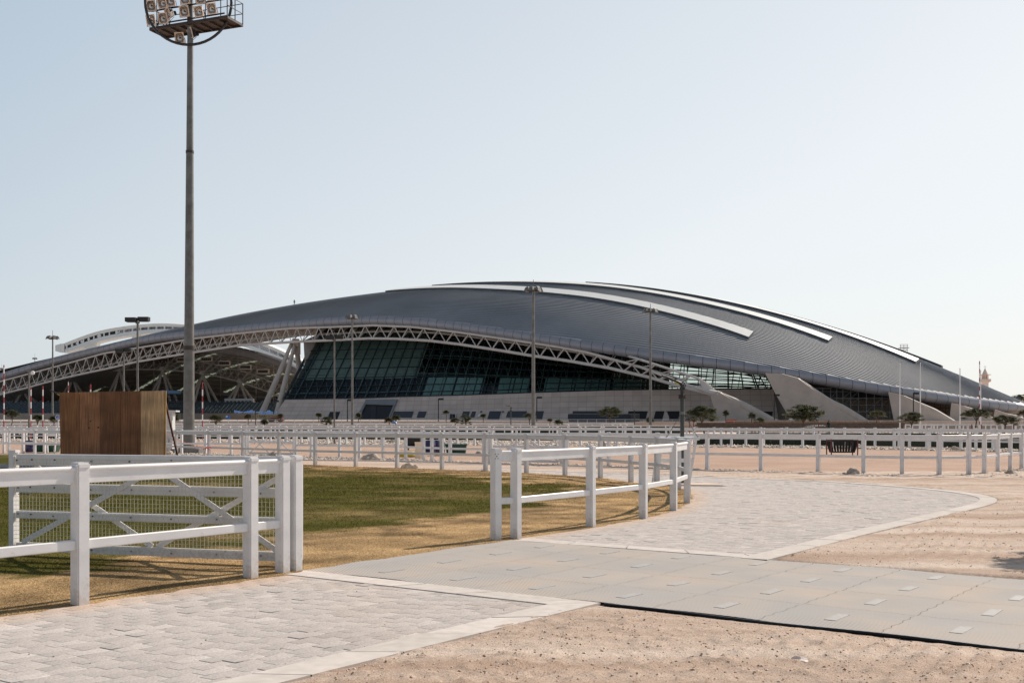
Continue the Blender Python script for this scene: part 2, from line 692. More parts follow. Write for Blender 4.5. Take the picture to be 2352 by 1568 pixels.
# --- near sand with tyre ruts and clods, as real relief
def relief(x, y, amp=1.0, hf=1.0):
    p, q = to_pq(x, y)
    q2 = q + .35 * np.sin(p * .22) + .012 * p * p
    rut = np.abs(np.sin(q2 * 2.1 + 1.2 * vnoise(p * .15, q * .3, 5))) ** 3 * .022
    fine = .018 * hf * np.sin(q2 * 34) * np.clip(vnoise(p * .3 + 9, q2 * 1.1, 3) * 2 - .8, 0, 1)
    clod = hf * ((fbm(x * 5, y * 5, 21, 4) - .5) * .024 + np.clip(fbm(x * 13, y * 13, 33, 3) - .54, 0, 1) * .07)
    big = (fbm(x * .7, y * .7, 44, 3) - .5) * .03
    z = (rut + fine + clod + big) * amp
    # raked flat against the mats and the path border
    near = np.clip(np.minimum(np.abs(p), np.where((p > 0) & (p < 4), 0, 9)) / .45, 0, 1)
    k = np.where(p < 0, np.clip(-p / .5, 0, 1), np.clip((p - 3.95) / .5, 0, 1))
    return np.where(k < 1, z * k - .012 * (1 - k), z)


def sand_grid(name, x0, x1, y0, y1, st):
    xs, ys = np.arange(x0, x1 + st / 2, st), np.arange(y0, y1 + st / 2, st)
    X, Y = np.meshgrid(xs, ys)
    z = relief(X, Y, 1.0, 1.0 if st < .05 else .75) + .018
    p, q = to_pq(X, Y)
    edge = np.minimum.reduce([X - x0, x1 - X, Y - y0, y1 - Y])
    z = z * np.clip(edge / 1.2, 0, 1) - .028 * (1 - np.clip(edge / .6, 0, 1))
    # drop under paving, mats and lawn
    near = (q < -.07) & (p < 0)
    mats = (p > -.02) & (p < 4.1)
    fp = in_poly(X.ravel(), Y.ravel(), [tuple(a[:2]) for a in FKC] + far_path_poly[len(FKI):]).reshape(X.shape)
    lw = in_poly(X.ravel(), Y.ravel(), LAWN).reshape(X.shape)
    sink = near | mats | fp | lw
    z = np.where(sink, -.025, z)
    n0, n1 = X.shape
    idx = np.arange(n0 * n1).reshape(n0, n1)
    fcs = np.stack([idx[:-1, :-1], idx[:-1, 1:], idx[1:, 1:], idx[1:, :-1]], -1).reshape(-1, 4)
    keep = ~(sink[:-1, :-1] & sink[1:, 1:] & sink[:-1, 1:] & sink[1:, :-1]).ravel()
    o = np_mesh(name, np.stack([X, Y, z], -1).reshape(-1, 3), fcs[keep], M['sand'], smooth=True)
    tag(o, kind='structure')
    return o


sand_grid('sand_track', -3.5, 8.5, 5.6, 12.2, .035)
sand_grid('sand_verge', 2.6, 30, 8.0, 38.5, .065)

# loose stones on the sand
def pebbles(name, pts, sizes, m, cols, flat=.7):
    base = np.array([(1, 0, 0), (-.5, .87, 0), (-.5, -.87, 0), (.1, .05, .9), (.0, -.1, -.6)])
    fc = np.array([(0, 1, 3), (1, 2, 3), (2, 0, 3), (1, 0, 4), (2, 1, 4), (0, 2, 4)])
    n = len(pts)
    ang = NR.rand(n) * 6.28
    jit = 1 + (NR.rand(n, 5, 3) - .5) * .7
    b = base[None] * jit
    ca, sa = np.cos(ang)[:, None], np.sin(ang)[:, None]
    x = b[..., 0] * ca - b[..., 1] * sa
    y = b[..., 0] * sa + b[..., 1] * ca
    v = np.stack([x, y, b[..., 2] * flat], -1) * sizes[:, None, None] + pts[:, None, :]
    f = (fc[None] + (np.arange(n) * 5)[:, None, None]).reshape(-1, 3)
    o = np_mesh(name, v.reshape(-1, 3), f, m, fcol=np.repeat(cols, 6, axis=0))
    return tag(o, kind='stuff')


M['pebble'] = attr_mat('pebble', rough=.95)
n = 60000
yy = 6.2 + (NR.rand(n) ** 1.6) * 5.5
xx = -2.5 + NR.rand(n) * 10
p_, q_ = to_pq(xx, yy)
ok = ~((q_ < .03) & (p_ < 0)) & ~((p_ > -.1)) & (q_ > 0.02)
xx, yy = xx[ok], yy[ok]
zz = relief(xx, yy) + .018
sz = .0026 + NR.rand(len(xx)) ** 10 * .014
tone = NR.rand(len(xx), 1)
colr = np.array((.34, .22, .14)) * (1 - tone) + np.array((.68, .55, .45)) * tone
pebbles('loose_stones', np.stack([xx, yy, zz], -1), sz, M['pebble'], colr)
n = 16000
yy = 11 + NR.rand(n) * 14
xx = 3 + NR.rand(n) * 12
p_, q_ = to_pq(xx, yy)
ok = (q_ > .02) & (p_ > 4.15)
xx, yy = xx[ok], yy[ok]
tone = NR.rand(len(xx), 1)
colr = np.array((.3, .21, .15)) * (1 - tone) + np.array((.6, .5, .41)) * tone
pebbles('loose_stones', np.stack([xx, yy, relief(xx, yy, 1.0, .75) + .018], -1), .004 + NR.rand(len(xx)) ** 5 * .016, M['pebble'], colr)

# --- pavers, each slab its own height and tone
M['paver'] = attr_mat('paver_concrete', rough=1.0, noise=.2, nscale=60, bump=.12, bscale=160, bdist=.003, spec=.06)
M['joint'] = mat('sandy_joint', (.37, .32, .29), rough=.95, var=.25, scale=3)
M['kerb'] = attr_mat('kerb_stone', rough=1.0, spec=.06, noise=.09, nscale=9, bump=.15, bscale=120, bdist=.004)


def pavers(name, inside, p0, p1, q0, q1, z0):
    vs, fs, cs = [], [], []
    w, l, gap = .135, .27, .003
    k = 0
    q = q0
    cand = []
    while q < q1:
        off = R.choice((0, .05, .09, .135, .18, .22))
        p = p0 - off
        while p < p1:
            cand.append((p, q))
            p += l
        q += w
        k += 1
    ca = np.array(cand)
    cx_ = K[0] + D1[0] * (ca[:, 0] + l / 2) + D2[0] * (ca[:, 1] + w / 2)
    cy_ = K[1] + D1[1] * (ca[:, 0] + l / 2) + D2[1] * (ca[:, 1] + w / 2)
    ins_ = inside(cx_, cy_, ca[:, 0], ca[:, 1])
    ld = dist_poly(cx_, cy_, LAWN, closed=False)
    soil = np.clip(1 - ld / .55, 0, 1) * (.35 + .6 * fbm(cx_ * 2, cy_ * 2, 55, 3)) + np.clip(fbm(cx_ * .7, cy_ * .7, 56, 4) - .64, 0, 1) * .9
    for (p, q), so_ in zip(ca[ins_], soil[ins_]):
        if True:
            if True:
                zc = z0 + R.uniform(-.0007, .0007) + (R.uniform(.002, .005) if R.random() < .06 else 0)
                tx, ty = R.uniform(-.0012, .0012), R.uniform(-.0012, .0012)
                t = R.gauss(1.0, .04)
                if R.random() < .16:
                    t *= R.choice((.92, 1.1, 1.1))
                so_ = float(min(.8, so_))
                c = tuple(a_ * t * (1 - so_) + b_ * so_ for a_, b_ in zip((.45, .408, .38), (.53, .37, .26)))
                o = len(vs)
                ins = .004
                for (a, b_, dz) in ((0, 0, -.02), (l - gap, 0, -.02), (l - gap, w - gap, -.02), (0, w - gap, -.02),
                                    (0, 0, -.0007), (l - gap, 0, -.0007), (l - gap, w - gap, -.0007), (0, w - gap, -.0007),
                                    (ins, ins, 0), (l - gap - ins, ins, 0), (l - gap - ins, w - gap - ins, 0), (ins, w - gap - ins, 0)):
                    ww = K + D1 * (p + a) + D2 * (q + b_)
                    vs.append((ww[0], ww[1], zc + dz + (a - l / 2) * tx + (b_ - w / 2) * ty))
                for fq in ((8, 11, 10, 9), (0, 4, 5, 1), (1, 5, 6, 2), (2, 6, 7, 3), (3, 7, 4, 0), (4, 8, 9, 5), (5, 9, 10, 6), (6, 10, 11, 7), (7, 11, 8, 4)):
                    fs.append([i + o for i in fq][::-1])
                    cs.append(c)
    o = np_mesh(name, np.array(vs), np.array(fs)[:, ::-1], M['paver'], fcol=np.array(cs))
    bm = bmesh.new()
    bm.from_mesh(o.data)
    bmesh.ops.recalc_face_normals(bm, faces=bm.faces)
    bm.to_mesh(o.data)
    bm.free()
    tag(o, kind='structure')
    return o


pavers('paved_path', lambda x, y, p, q: (q < -.25) & (p < -.25), -7.5, -.1, -3.95, -.25, .02)
sheet('path_bedding', [pq(-9, -4), pq(-9, -.1), pq(-.1, -.1), pq(-.1, -4)], .0172, M['joint'])
fpp = [tuple(p[:2]) for p in offset_curve(FKC, .2)] + far_path_poly[len(FKI):]
pavers('paved_plaza', lambda x, y, p, q: in_poly(x, y, fpp), 3.9, 34, -22, .2, .02)
sheet('plaza_bedding', [tuple(p[:2]) for p in offset_curve(FKC, .1)] + far_path_poly[len(FKI):], .0172, M['joint'])


def kerb_run(name, cin, cout, z, step=.9):
    """flat pale border stones between two polylines."""
    mb = MB()
    cin, cout = [Vector(p) for p in cin], [Vector(p) for p in cout]
    L = [0]
    for a, b in zip(cout[:-1], cout[1:]):
        L.append(L[-1] + (b - a).length)

    def at(c, s):
        for i in range(len(L) - 1):
            if s <= L[i + 1] + 1e-9:
                t = (s - L[i]) / max(1e-9, L[i + 1] - L[i])
                return c[i].lerp(c[i + 1], t)
        return c[-1]
    s = 0
    while s < L[-1] - .05:
        e = min(L[-1], s + step)
        t = R.uniform(.93, 1.05)
        mb.col = (.57 * t, .515 * t, .47 * t)
        zz = z + R.uniform(-.0015, .0015)
        m_ = 4 if step > .5 else 2
        ins = [at(cin, s + (e - .012 - s) * i / m_) for i in range(m_ + 1)]
        ous = [at(cout, s + (e - .012 - s) * i / m_) for i in range(m_ + 1)]
        lo = [Vector((a.x, a.y, zz - .06)) for a in ous]
        hi = [Vector((a.x, a.y, zz)) for a in ous]
        hi2 = [Vector((a.x, a.y, zz)) for a in ins]
        lo2 = [Vector((a.x, a.y, zz - .06)) for a in ins]
        mb.grid([lo, hi, hi2, lo2])
        s = e
    o = mb.build(name, M['kerb'])
    tag(o, kind='structure')
    return o


kerb_run('path_kerb', [pq(-9, -.34), pq(-.34, -.34)], [pq(-9, 0), pq(0, 0)], .03)
kerb_run('cross_kerb', [pq(-.34, -3.86), pq(-.345, -.345)], [pq(-.005, -3.86), pq(-.005, -.005)], .0285)
kerb_run('plaza_kerb', FKI, FKC, .03)
kerb_run('plaza_cross_kerb', [pq(4.28, -3.82), pq(4.285, -.38)], [pq(3.955, -3.82), pq(3.955, -.06)], .0285)

# --- grey interlocking track mats
m, nt, b = new_mat('ribbed_mat')
L_ = nt.links
tc = nt.nodes.new('ShaderNodeTexCoord')
mp = nt.nodes.new('ShaderNodeMapping')
mp.inputs['Rotation'].default_value = (0, 0, -math.atan2(D1[1], D1[0]) + .55)
L_.new(tc.outputs['Object'], mp.inputs['Vector'])
wv = nt.nodes.new('ShaderNodeTexWave')
wv.inputs['Scale'].default_value = 9
wv.inputs['Distortion'].default_value = .4
L_.new(mp.outputs['Vector'], wv.inputs['Vector'])
at = nt.nodes.new('ShaderNodeAttribute')
at.attribute_name = 'col'
nz = nt.nodes.new('ShaderNodeTexNoise')
nz.inputs['Scale'].default_value = .9
nz.inputs['Detail'].default_value = 7
L_.new(tc.outputs['Object'], nz.inputs['Vector'])
rr = nt.nodes.new('ShaderNodeValToRGB')
rr.color_ramp.elements[0].position = .38
rr.color_ramp.elements[1].position = .72
rr.color_ramp.elements[0].color = (1, 1, 1, 1)
rr.color_ramp.elements[1].color = (1.22, 1.08, .96, 1)
L_.new(nz.outputs['Fac'], rr.inputs['Fac'])
mx = nt.nodes.new('ShaderNodeMix')
mx.data_type = 'RGBA'
mx.blend_type = 'MULTIPLY'
mx.inputs['Factor'].default_value = 1
L_.new(at.outputs['Color'], mx.inputs['A'])
L_.new(rr.outputs['Color'], mx.inputs['B'])
mr = nt.nodes.new('ShaderNodeMapRange')
mr.inputs['To Min'].default_value = .84
mr.inputs['To Max'].default_value = 1.1
L_.new(wv.outputs['Fac'], mr.inputs['Value'])
mx2 = nt.nodes.new('ShaderNodeMix')
mx2.data_type = 'RGBA'
mx2.blend_type = 'MULTIPLY'
mx2.inputs['Factor'].default_value = 1
L_.new(mx.outputs['Result'], mx2.inputs['A'])
L_.new(mr.outputs['Result'], mx2.inputs['B'])
L_.new(mx2.outputs['Result'], b.inputs['Base Color'])
b.inputs['Roughness'].default_value = .85
b.inputs['Specular IOR Level'].default_value = .15
bp = nt.nodes.new('ShaderNodeBump')
bp.inputs['Strength'].default_value = .5
bp.inputs['Distance'].default_value = .006
L_.new(wv.outputs['Fac'], bp.inputs['Height'])
L_.new(bp.outputs['Normal'], b.inputs['Normal'])
M['mat'] = m
M['mat_slot'] = mat('pale_mat_insert', (.345, .33, .312), rough=.7, var=.1, scale=12)


def matz(p, q):
    return .026 + .018 * (float(vnoise(p * .9 + 3, q * .9 + 7, 8)) - .5) * min(1, max(0, q + 4.2)) + .012 * (float(vnoise(p * 2.3, q * 2.3, 18)) - .5)


def jig(t):
    """square-tooth seam offset"""
    return .012 if (t * 4.0) % 1 < .5 else -.012


croot = thing('track_mat', 'grey ribbed track matting of interlocked panels laid across the sand between two paved paths', 'track mat', pq(2, 1))
mb = MB()
sl = MB()
ps = [0, 1.02, 2.02, 3.05, 3.95]
qs = [-3.86 + .36 + k for k in range(-1, 12)]
qs[0] = -3.86
N_ = 10
for i in range(4):
    for j in range(len(qs) - 1):
        t = R.uniform(.98, 1.02)
        pm = MB()
        pm.col = (.372 * t, .352 * t, .332 * t)
        rows = []
        for a in range(N_ + 1):
            row = []
            for c in range(N_ + 1):
                fp_, fq_ = a / N_, c / N_
                g_ = .0022
                p = ps[i] + g_ + (ps[i + 1] - ps[i] - 2 * g_) * fp_
                q = qs[j] + g_ + (qs[j + 1] - qs[j] - 2 * g_) * fq_
                if (a == 0 and i > 0) or (a == N_ and i < 3):
                    p += jig(q)
                if (c == 0 and j > 0) or (c == N_ and j < len(qs) - 2):
                    q += jig(p)
                row.append(pq(p, q, matz(p, q)))
            rows.append(row)
        pm.grid(rows)
        po = pm.build('panel', M['mat'], croot)
        if j > 0:
            cp, cq = (ps[i] + ps[i + 1]) / 2, (qs[j] + qs[j + 1]) / 2
            sl = MB()
            sl.slab([pq(cp + a, cq + c, matz(cp + a, cq + c) + .004) for a, c in ((-.17, -.05), (.17, -.05), (.17, .05), (-.17, .05))], (0, 0, -.006))
            sl.build('insert', M['mat_slot'], po)
sk = MB()
pts = [(p, q) for p, q in [(.0, -3.86 + .5 * k) for k in range(25)]]
sk.grid([[pq(.0, q, -.02) for p, q in pts], [pq(.004, q, matz(0, q) - .006) for p, q in pts]])
sk.grid([[pq(3.95, q, -.02) for p, q in pts], [pq(3.946, q, matz(3.95, q) - .004) for p, q in pts]])
sk.grid([[pq(p, -3.86, -.02) for p in (0, 1, 2, 3, 3.95)], [pq(p, -3.86, matz(p, -3.86) - .004) for p in (0, 1, 2, 3, 3.95)]])
rows = [[pq(a, q, .012) for q in np.arange(-3.84, 8.2, .5)] for a in (.02, 2, 3.93)]
sk.grid(rows)
sk.build('underlay', M['rubber'], croot)
ed = MB()
ed.tube([pq(-.03, q, .02 + .005 * math.sin(q * 3)) for q in np.arange(.05, 8.2, .3)], .014, 6)
ed.tube([pq(-.008, q, .008) for q in np.arange(.05, 8.2, .3)], .012, 6)
ed.build('rubber_edge', M['rubber'], croot, smooth=True)

# grit lying on the paving
n = 230
gp, gq = -NR.rand(n) * 6.5 - .1, -NR.rand(n) * 3.6 - .1
gx, gy = K[0] + D1[0] * gp + D2[0] * gq, K[1] + D1[1] * gp + D2[1] * gq
tone = NR.rand(n, 1)
pebbles('grit', np.stack([gx, gy, np.full(n, .024)], -1), .0025 + NR.rand(n) ** 5 * .009, M['pebble'], np.array((.12, .08, .06)) * (1 - tone) + np.array((.5, .4, .32)) * tone)

# --- open ground zones further off
ARENA = [g2(*p) for p in ((-60, 1041), (0, 1041), (300, 1042), (480, 1043), (700, 1048), (880, 1051.5), (1000, 1058), (1113, 1062), (1300, 1067), (1510, 1074.5), (1625, 1078.5), (1748, 1081.5), (1880, 1085.5), (1984, 1089),
                          (2072, 1091), (2157, 1092), (2225, 1090.5), (2261, 1089), (2292, 1084), (2346, 1075), (2420, 1066))]
ARENA += [g2(*p) for p in ((2700, 1040), (2352, 1037), (2000, 1031), (1700, 1027), (1500, 1025.5), (1100, 1021), (735, 1018), (400, 1013.5), (0, 1013), (-60, 1013))]
sheet('arena_footing', ARENA, -.018, M['arena_sand'])
TRACK = [g2(*p) for p in ((1115, 1078), (1213, 1080), (1346, 1085), (1450, 1089), (1594, 1095), (1789, 1102), (2037, 1116), (2290, 1152), (2600, 1180), (2600, 1097), (2352, 1097.5), (2157, 1096.5), (1984, 1093), (1880, 1089), (1760, 1085),
                          (1625, 1080.5), (1400, 1072.5), (1110, 1064), (880, 1058.5), (690, 1056.5), (560, 1049.5), (380, 1047), (380, 1056), (641, 1064), (817, 1071), (912, 1075), (1015, 1078.5))]
sheet('sand_lane', TRACK, -.012, M['sand'])
gfar = [(380, 1036), (480, 1040), (560, 1043), (735, 1048.5), (880, 1051), (1000, 1056), (1110, 1061.5), (1400, 1068.5), (1625, 1077.5), (1748, 1081), (1880, 1085), (1984, 1088.5), (2072, 1090.5), (2157, 1091.4), (2225, 1090), (2261, 1088.5), (2292, 1083.5), (2346, 1075), (2400, 1070)]
gnear = [(380, 1046), (560, 1049), (690, 1056), (880, 1058), (1000, 1060.5), (1110, 1063.5), (1400, 1072), (1625, 1080.3), (1760, 1084.5), (1880, 1088.6), (1984, 1092.6), (2072, 1095), (2157, 1096), (2225, 1096.6), (2261, 1097), (2292, 1097), (2346, 1097), (2400, 1097)]
GB1 = [g2(*p) for p in gfar] + [g2(*p) for p in gnear[::-1]]
sheet('gravel_strip', GB1, -.006, M['gravel_bed'])
g2far = [(-40, 1004), (400, 1009), (735, 1009.5), (1100, 1012), (1300, 1015), (1500, 1018), (1700, 1022), (2000, 1026), (2400, 1031)]
g2near = [(-40, 1013), (400, 1014), (735, 1019), (1100, 1022), (1500, 1026), (1700, 1027.5), (2000, 1031.5), (2400, 1039)]
GB2 = [g2(*p) for p in g2far] + [g2(*p) for p in g2near[::-1]]
sheet('gravel_strip', GB2, -.006, M['gravel_bed'])
# thin kerb at the outer edge of the gravel on the right
kc = smooth_curve([Vector((*g2(u, v), 0)) for u, v in [(560, 1049.3), (690, 1056.3), (880, 1058.4), (1110, 1063.9), (1400, 1072.3), (1625, 1080.6), (1760, 1084.9), (1880, 1089), (1984, 1093), (2072, 1095.6), (2157, 1096.8), (2261, 1097.6), (2400, 1098)]], 6)
kerb_run('lane_kerb', offset_curve(kc, .16), kc, .03, step=1.0)


def scatter_poly(poly, n):
    a = np.array(poly)
    x0, y0, x1, y1 = a[:, 0].min(), a[:, 1].min(), a[:, 0].max(), a[:, 1].max()
    xs, ys = x0 + NR.rand(n * 6) * (x1 - x0), y0 + NR.rand(n * 6) * (y1 - y0)
    k = in_poly(xs, ys, poly)
    return xs[k][:n], ys[k][:n]


xs, ys = scatter_poly(GB1, 9000)
tone = NR.rand(len(xs), 1)
colr = np.array((.36, .29, .24)) * (1 - tone) + np.array((.68, .6, .53)) * tone
pebbles('gravel', np.stack([xs, ys, np.zeros(len(xs)) + .01], -1), .025 + NR.rand(len(xs)) ** 3 * .06, M['pebble'], colr)
xs, ys = scatter_poly(GB2, 6000)
tone = NR.rand(len(xs), 1)
colr = np.array((.36, .29, .24)) * (1 - tone) + np.array((.68, .6, .53)) * tone
pebbles('gravel', np.stack([xs, ys, np.zeros(len(xs)) + .02], -1), .05 + NR.rand(len(xs)) ** 3 * .12, M['pebble'], colr)

# --- lawn: base sheet with its own dry and green patches, and blades
def lawn_state(x, y):
    """0 = bare straw, 1 = green"""
    d = dist_poly(x, y, LAWN[:22], closed=False)
    g = np.clip((d - 2.25 + (fbm(np.asarray(x) * .8, np.asarray(y) * .8, 61, 4) - .5) * 3.6 + (fbm(np.asarray(x) * 3.1, np.asarray(y) * 3.1, 62, 3) - .5) * 1.6) / .8, 0, 1)
    br = np.clip((fbm(np.asarray(x) * .35 + 5, np.asarray(y) * .35, 71, 4) - .47) * 3.5, 0, 1) * .4
    return g * (1 - br), d


def lawn_cols(x, y):
    g, d = lawn_state(x, y)
    w = np.clip((fbm(np.asarray(x) * 2.2, np.asarray(y) * 2.2, 81, 4)[:, None] - .5) * 1.7 + .5, 0, 1)
    straw = np.array((.37, .245, .122)) * (.45 + 1.1 * w)
    green = np.array((.072, .07, .010)) * (.7 + .6 * w)
    return straw * (1 - g[:, None]) + green * g[:, None], g, d


st = .16
xs = np.arange(-26, 5.2, st)
ys = np.arange(8, 58, st)
X, Y = np.meshgrid(xs, ys)
ins = in_poly(X.ravel(), Y.ravel(), LAWN).reshape(X.shape)
dl = dist_poly(X.ravel(), Y.ravel(), LAWN, closed=True).reshape(X.shape)
Z = .03 + (fbm(X * 1.5, Y * 1.5, 91, 3) - .5) * .02
Z = np.where(ins, Z, np.where(dl < st * .6, .02, -.02))
kk = ins | (dl < st * 1.1)
# pull outside points of the rim onto the edge height so that the border sits on the paving
idx = np.arange(X.size).reshape(X.shape)
fcs = np.stack([idx[:-1, :-1], idx[:-1, 1:], idx[1:, 1:], idx[1:, :-1]], -1).reshape(-1, 4)
kf = (ins[:-1, :-1] | ins[1:, 1:] | ins[:-1, 1:] | ins[1:, :-1]).ravel()
vc, g_, d_ = lawn_cols(X.ravel(), Y.ravel())
M['lawn'] = attr_mat('lawn_soil', rough=.98, spec=.05, noise=.6, nscale=46, bump=.9, bscale=70, bdist=.03)
o = np_mesh('lawn', np.stack([X, Y, Z], -1).reshape(-1, 3), fcs[kf], M['lawn'], vcol=vc, smooth=True)
tag(o, kind='structure')

nb = 270000
yy = 9.3 + (NR.rand(nb) ** 1.7) * 36
xx = -16 + NR.rand(nb) * 20.5
fr = np.abs(xx / yy) < .5
xx, yy = xx[fr], yy[fr]
ok = in_poly(xx, yy, LAWN)
xx, yy = xx[ok], yy[ok]
bc, g_, d_ = lawn_cols(xx, yy)
keep = NR.rand(len(xx)) < (.75 + .25 * g_)
xx, yy, bc, g_ = xx[keep], yy[keep], bc[keep], g_[keep]
n = len(xx)
h = (.008 + .014 * NR.rand(n)) * (.75 + .5 * g_) * (1 + (yy - 10) * .012)
w = (.0035 + .004 * NR.rand(n)) * (1 + (yy - 10) * .05)
an = NR.rand(n) * 6.28
le = (NR.rand(n, 2) - .5) * (h * 1.5)[:, None]
base = np.stack([xx, yy, .03 + (fbm(xx * 1.5, yy * 1.5, 91, 3) - .5) * .02 - .002], -1)
dx = np.stack([np.cos(an) * w, np.sin(an) * w, np.zeros(n)], -1)
tip = base + np.concatenate([le, h[:, None]], 1)
vv = np.stack([base - dx, base + dx, tip], 1).reshape(-1, 3)
ff = np.arange(3 * n).reshape(n, 3)
dry = (NR.rand(n) < .22)[:, None]
bc = bc * (.85 + .45 * NR.rand(n, 1))
bc = np.where(dry, bc * .45 + np.array((.34, .215, .1)) * .55, bc)
M['blade'] = attr_mat('grass_blade', rough=.9, spec=.04)
_nt = M['blade'].node_tree
_tl = _nt.nodes.new('ShaderNodeBsdfTranslucent')
_mx = _nt.nodes.new('ShaderNodeMixShader')
_mx.inputs['Fac'].default_value = .4
_cs = _nt.nodes['Principled BSDF'].inputs['Base Color'].links[0].from_socket
_nt.links.new(_cs, _tl.inputs['Color'])
_nt.links.new(_nt.nodes['Principled BSDF'].outputs['BSDF'], _mx.inputs[1])
_nt.links.new(_tl.outputs['BSDF'], _mx.inputs[2])
_nt.links.new(_mx.outputs['Shader'], _nt.nodes['Material Output'].inputs['Surface'])
o = np_mesh('grass', vv, ff, M['blade'], fcol=bc)
tag(o, kind='stuff')
# ================================================================ FENCES
PH = 1.3


def post_mesh(name, w, H, cap=True, bev=.012):
    bm = bmesh.new()

    def blk(x, z0, z1, be, dome=0):
        r = bmesh.ops.create_cube(bm, size=1)
        for v in r['verts']:
            v.co.x *= x
            v.co.y *= x
            v.co.z = z0 if v.co.z < 0 else z1
        eds = [e for e in set(e for v in r['verts'] for e in v.link_edges)
               if abs(e.verts[0].co.z - e.verts[1].co.z) > 1e-5 or (dome and e.verts[0].co.z > z1 - 1e-5 and e.verts[1].co.z > z1 - 1e-5)]
        bmesh.ops.bevel(bm, geom=eds, offset=be, segments=2, affect='EDGES')
    if cap:
        blk(w, -.05, H - .045, bev)
        blk(w + .014, H - .045, H, .016, 1)
    else:
        blk(w, -.05, H, bev)
    me = bpy.data.meshes.new(name)
    bm.to_mesh(me)
    bm.free()
    me.polygons.foreach_set('use_smooth', [True] * len(me.polygons))
    me.set_sharp_from_angle(angle=math.radians(30))
    me.materials.append(M['pvc'])
    return me


def top_rail_mesh(H, mate):
    mb = MB()
    # flat board with a round cap rail along its top edge; unit length along x
    z1, z0 = H - .06, H - .187
    prof = [(-.019, z0 + .006), (-.013, z0), (.013, z0), (.019, z0 + .006), (.019, z1 - .02), (.033, z1 - .012), (.038, z1 + .004), (.034, z1 + .016), (.02, z1 + .026), (0, z1 + .029), (-.02, z1 + .026), (-.034, z1 + .016), (-.038, z1 + .004), (-.033, z1 - .012), (-.019, z1 - .02)]
    n = len(prof)
    vs = [(0, y, z) for y, z in prof] + [(1, y, z) for y, z in prof]
    fs = [(k, (k + 1) % n, n + (k + 1) % n, n + k) for k in range(n)] + [tuple(range(n)), tuple(range(2 * n - 1, n - 1, -1))]
    mb.add(vs, fs)
    return mesh_from('top_rail', mb, mate, smooth=True)


def low_rail_mesh(z0, z1, t, mate, name='lower_rail'):
    mb = MB()
    b = .008
    prof = [(-t + b, z0), (t - b, z0), (t, z0 + b), (t, z1 - b), (t - b, z1), (-t + b, z1), (-t, z1 - b), (-t, z0 + b)]
    n = len(prof)
    vs = [(0, y, z) for y, z in prof] + [(1, y, z) for y, z in prof]
    fs = [(k, (k + 1) % n, n + (k + 1) % n, n + k) for k in range(n)] + [tuple(range(n)), tuple(range(2 * n - 1, n - 1, -1))]
    mb.add(vs, fs)
    return mesh_from(name, mb, mate, smooth=True)


ME_POST = post_mesh('post', .125, PH)
ME_TOP = top_rail_mesh(PH, M['pvc'])
ME_LOW = low_rail_mesh(.515, .605, .027, M['pvc'])


def simple_post(w, H, name='post'):
    mb = MB()
    mb.box((0, 0, H / 2 - .02), (w, w, H + .04))
    mb.box((0, 0, H - .02), (w + .03, w + .03, .05))
    return mesh_from(name, mb, M['pvc_far'])


def simple_rail(z, h, t, name='top_rail'):
    mb = MB()
    mb.box((.5, 0, z), (1, t, h))
    return mesh_from(name, mb, M['pvc_far'])


ME_FPOST = simple_post(.14, 1.3)
ME_FTOP = simple_rail(1.17, .16, .06)
ME_FLOW = simple_rail(.56, .1, .05, 'lower_rail')


def fence(name, label, pts, mp=None, mt=None, ml=None, group=None, rot0=None, gaps=()):
    """posts at pts (x,y[,z]); rails from post to post."""
    mp, mt, ml = mp or ME_POST, mt or ME_TOP, ml
    pts = [Vector((p[0], p[1], p[2] if len(p) > 2 else 0)) for p in pts]
    t = thing('fence', label, 'fence', pts[0], group)
    n = len(pts)
    for i, p in enumerate(pts):
        d = pts[min(i + 1, n - 1)] - pts[max(i - 1, 0)]
        rz = math.atan2(d.y, d.x) if rot0 is None else rot0
        inst('post', mp, t, p - pts[0], rz + R.uniform(-.02, .02))
    for i in range(n - 1):
        if i in gaps:
            continue
        d = pts[i + 1] - pts[i]
        L = math.hypot(d.x, d.y)
        rz = math.atan2(d.y, d.x)
        ry = -math.atan2(d.z, L)
        inst('top_rail', mt, t, pts[i] - pts[0], scale=(L, 1, 1), rot=(0, ry, rz))
        if ml:
            inst('lower_rail', ml, t, pts[i] - pts[0], scale=(L, 1, 1), rot=(0, ry, rz))
    return t


def lerp_table(tab, u):
    return float(np.interp(u, [a for a, b in tab], [b for a, b in tab]))


# near fence along the paved path, left
A0 = Vector((-3.905, 10.16, 0))
B0 = Vector((-2.76, 11.87, 0))
fence('fence', 'nearest white post and rail fence beside the paved path in front of the mesh gate',
      [A0 - (B0 - A0) * 2, A0 - (B0 - A0), A0, B0, (-2.5, 12.25), (-2.395, 12.41)], ml=ME_LOW, gaps=(4,))

# lawn fence: wraps round the right end of the lawn and back behind it
lf = [g2(1139, 1242.5), g2(1185, 1239), g2(1357, 1212), g2(1477.5, 1192), g2(1547, 1174), g2(1578, 1156.4), (4.02, 25.7), g2(1558, 1126.5), g2(1509, 1115.5), g2(1449, 1108), g2(1379, 1098.6), g2(1297.7, 1092.6), g2(1209, 1087.4),
      g2(1115, 1082.7), g2(1015, 1079), g2(912, 1075), g2(817, 1072.3), g2(724, 1068.7)]
for u, Y in ((641, 45.4), (558, 47.6), (480, 49.6), (405, 51.5), (327, 53.4), (245, 55), (165, 56.6), (80, 58), (21, 59.4), (-50, 61)):
    lf.append((XU(u, Y), Y))
LF = fence('fence', 'white post and rail fence curving round the right end of the lawn and behind it', lf, ml=ME_LOW)
hp = MB()
c = Vector(lf[0])
d = (Vector(lf[1]) - c).normalized()
nx = Vector((d.y, -d.x))
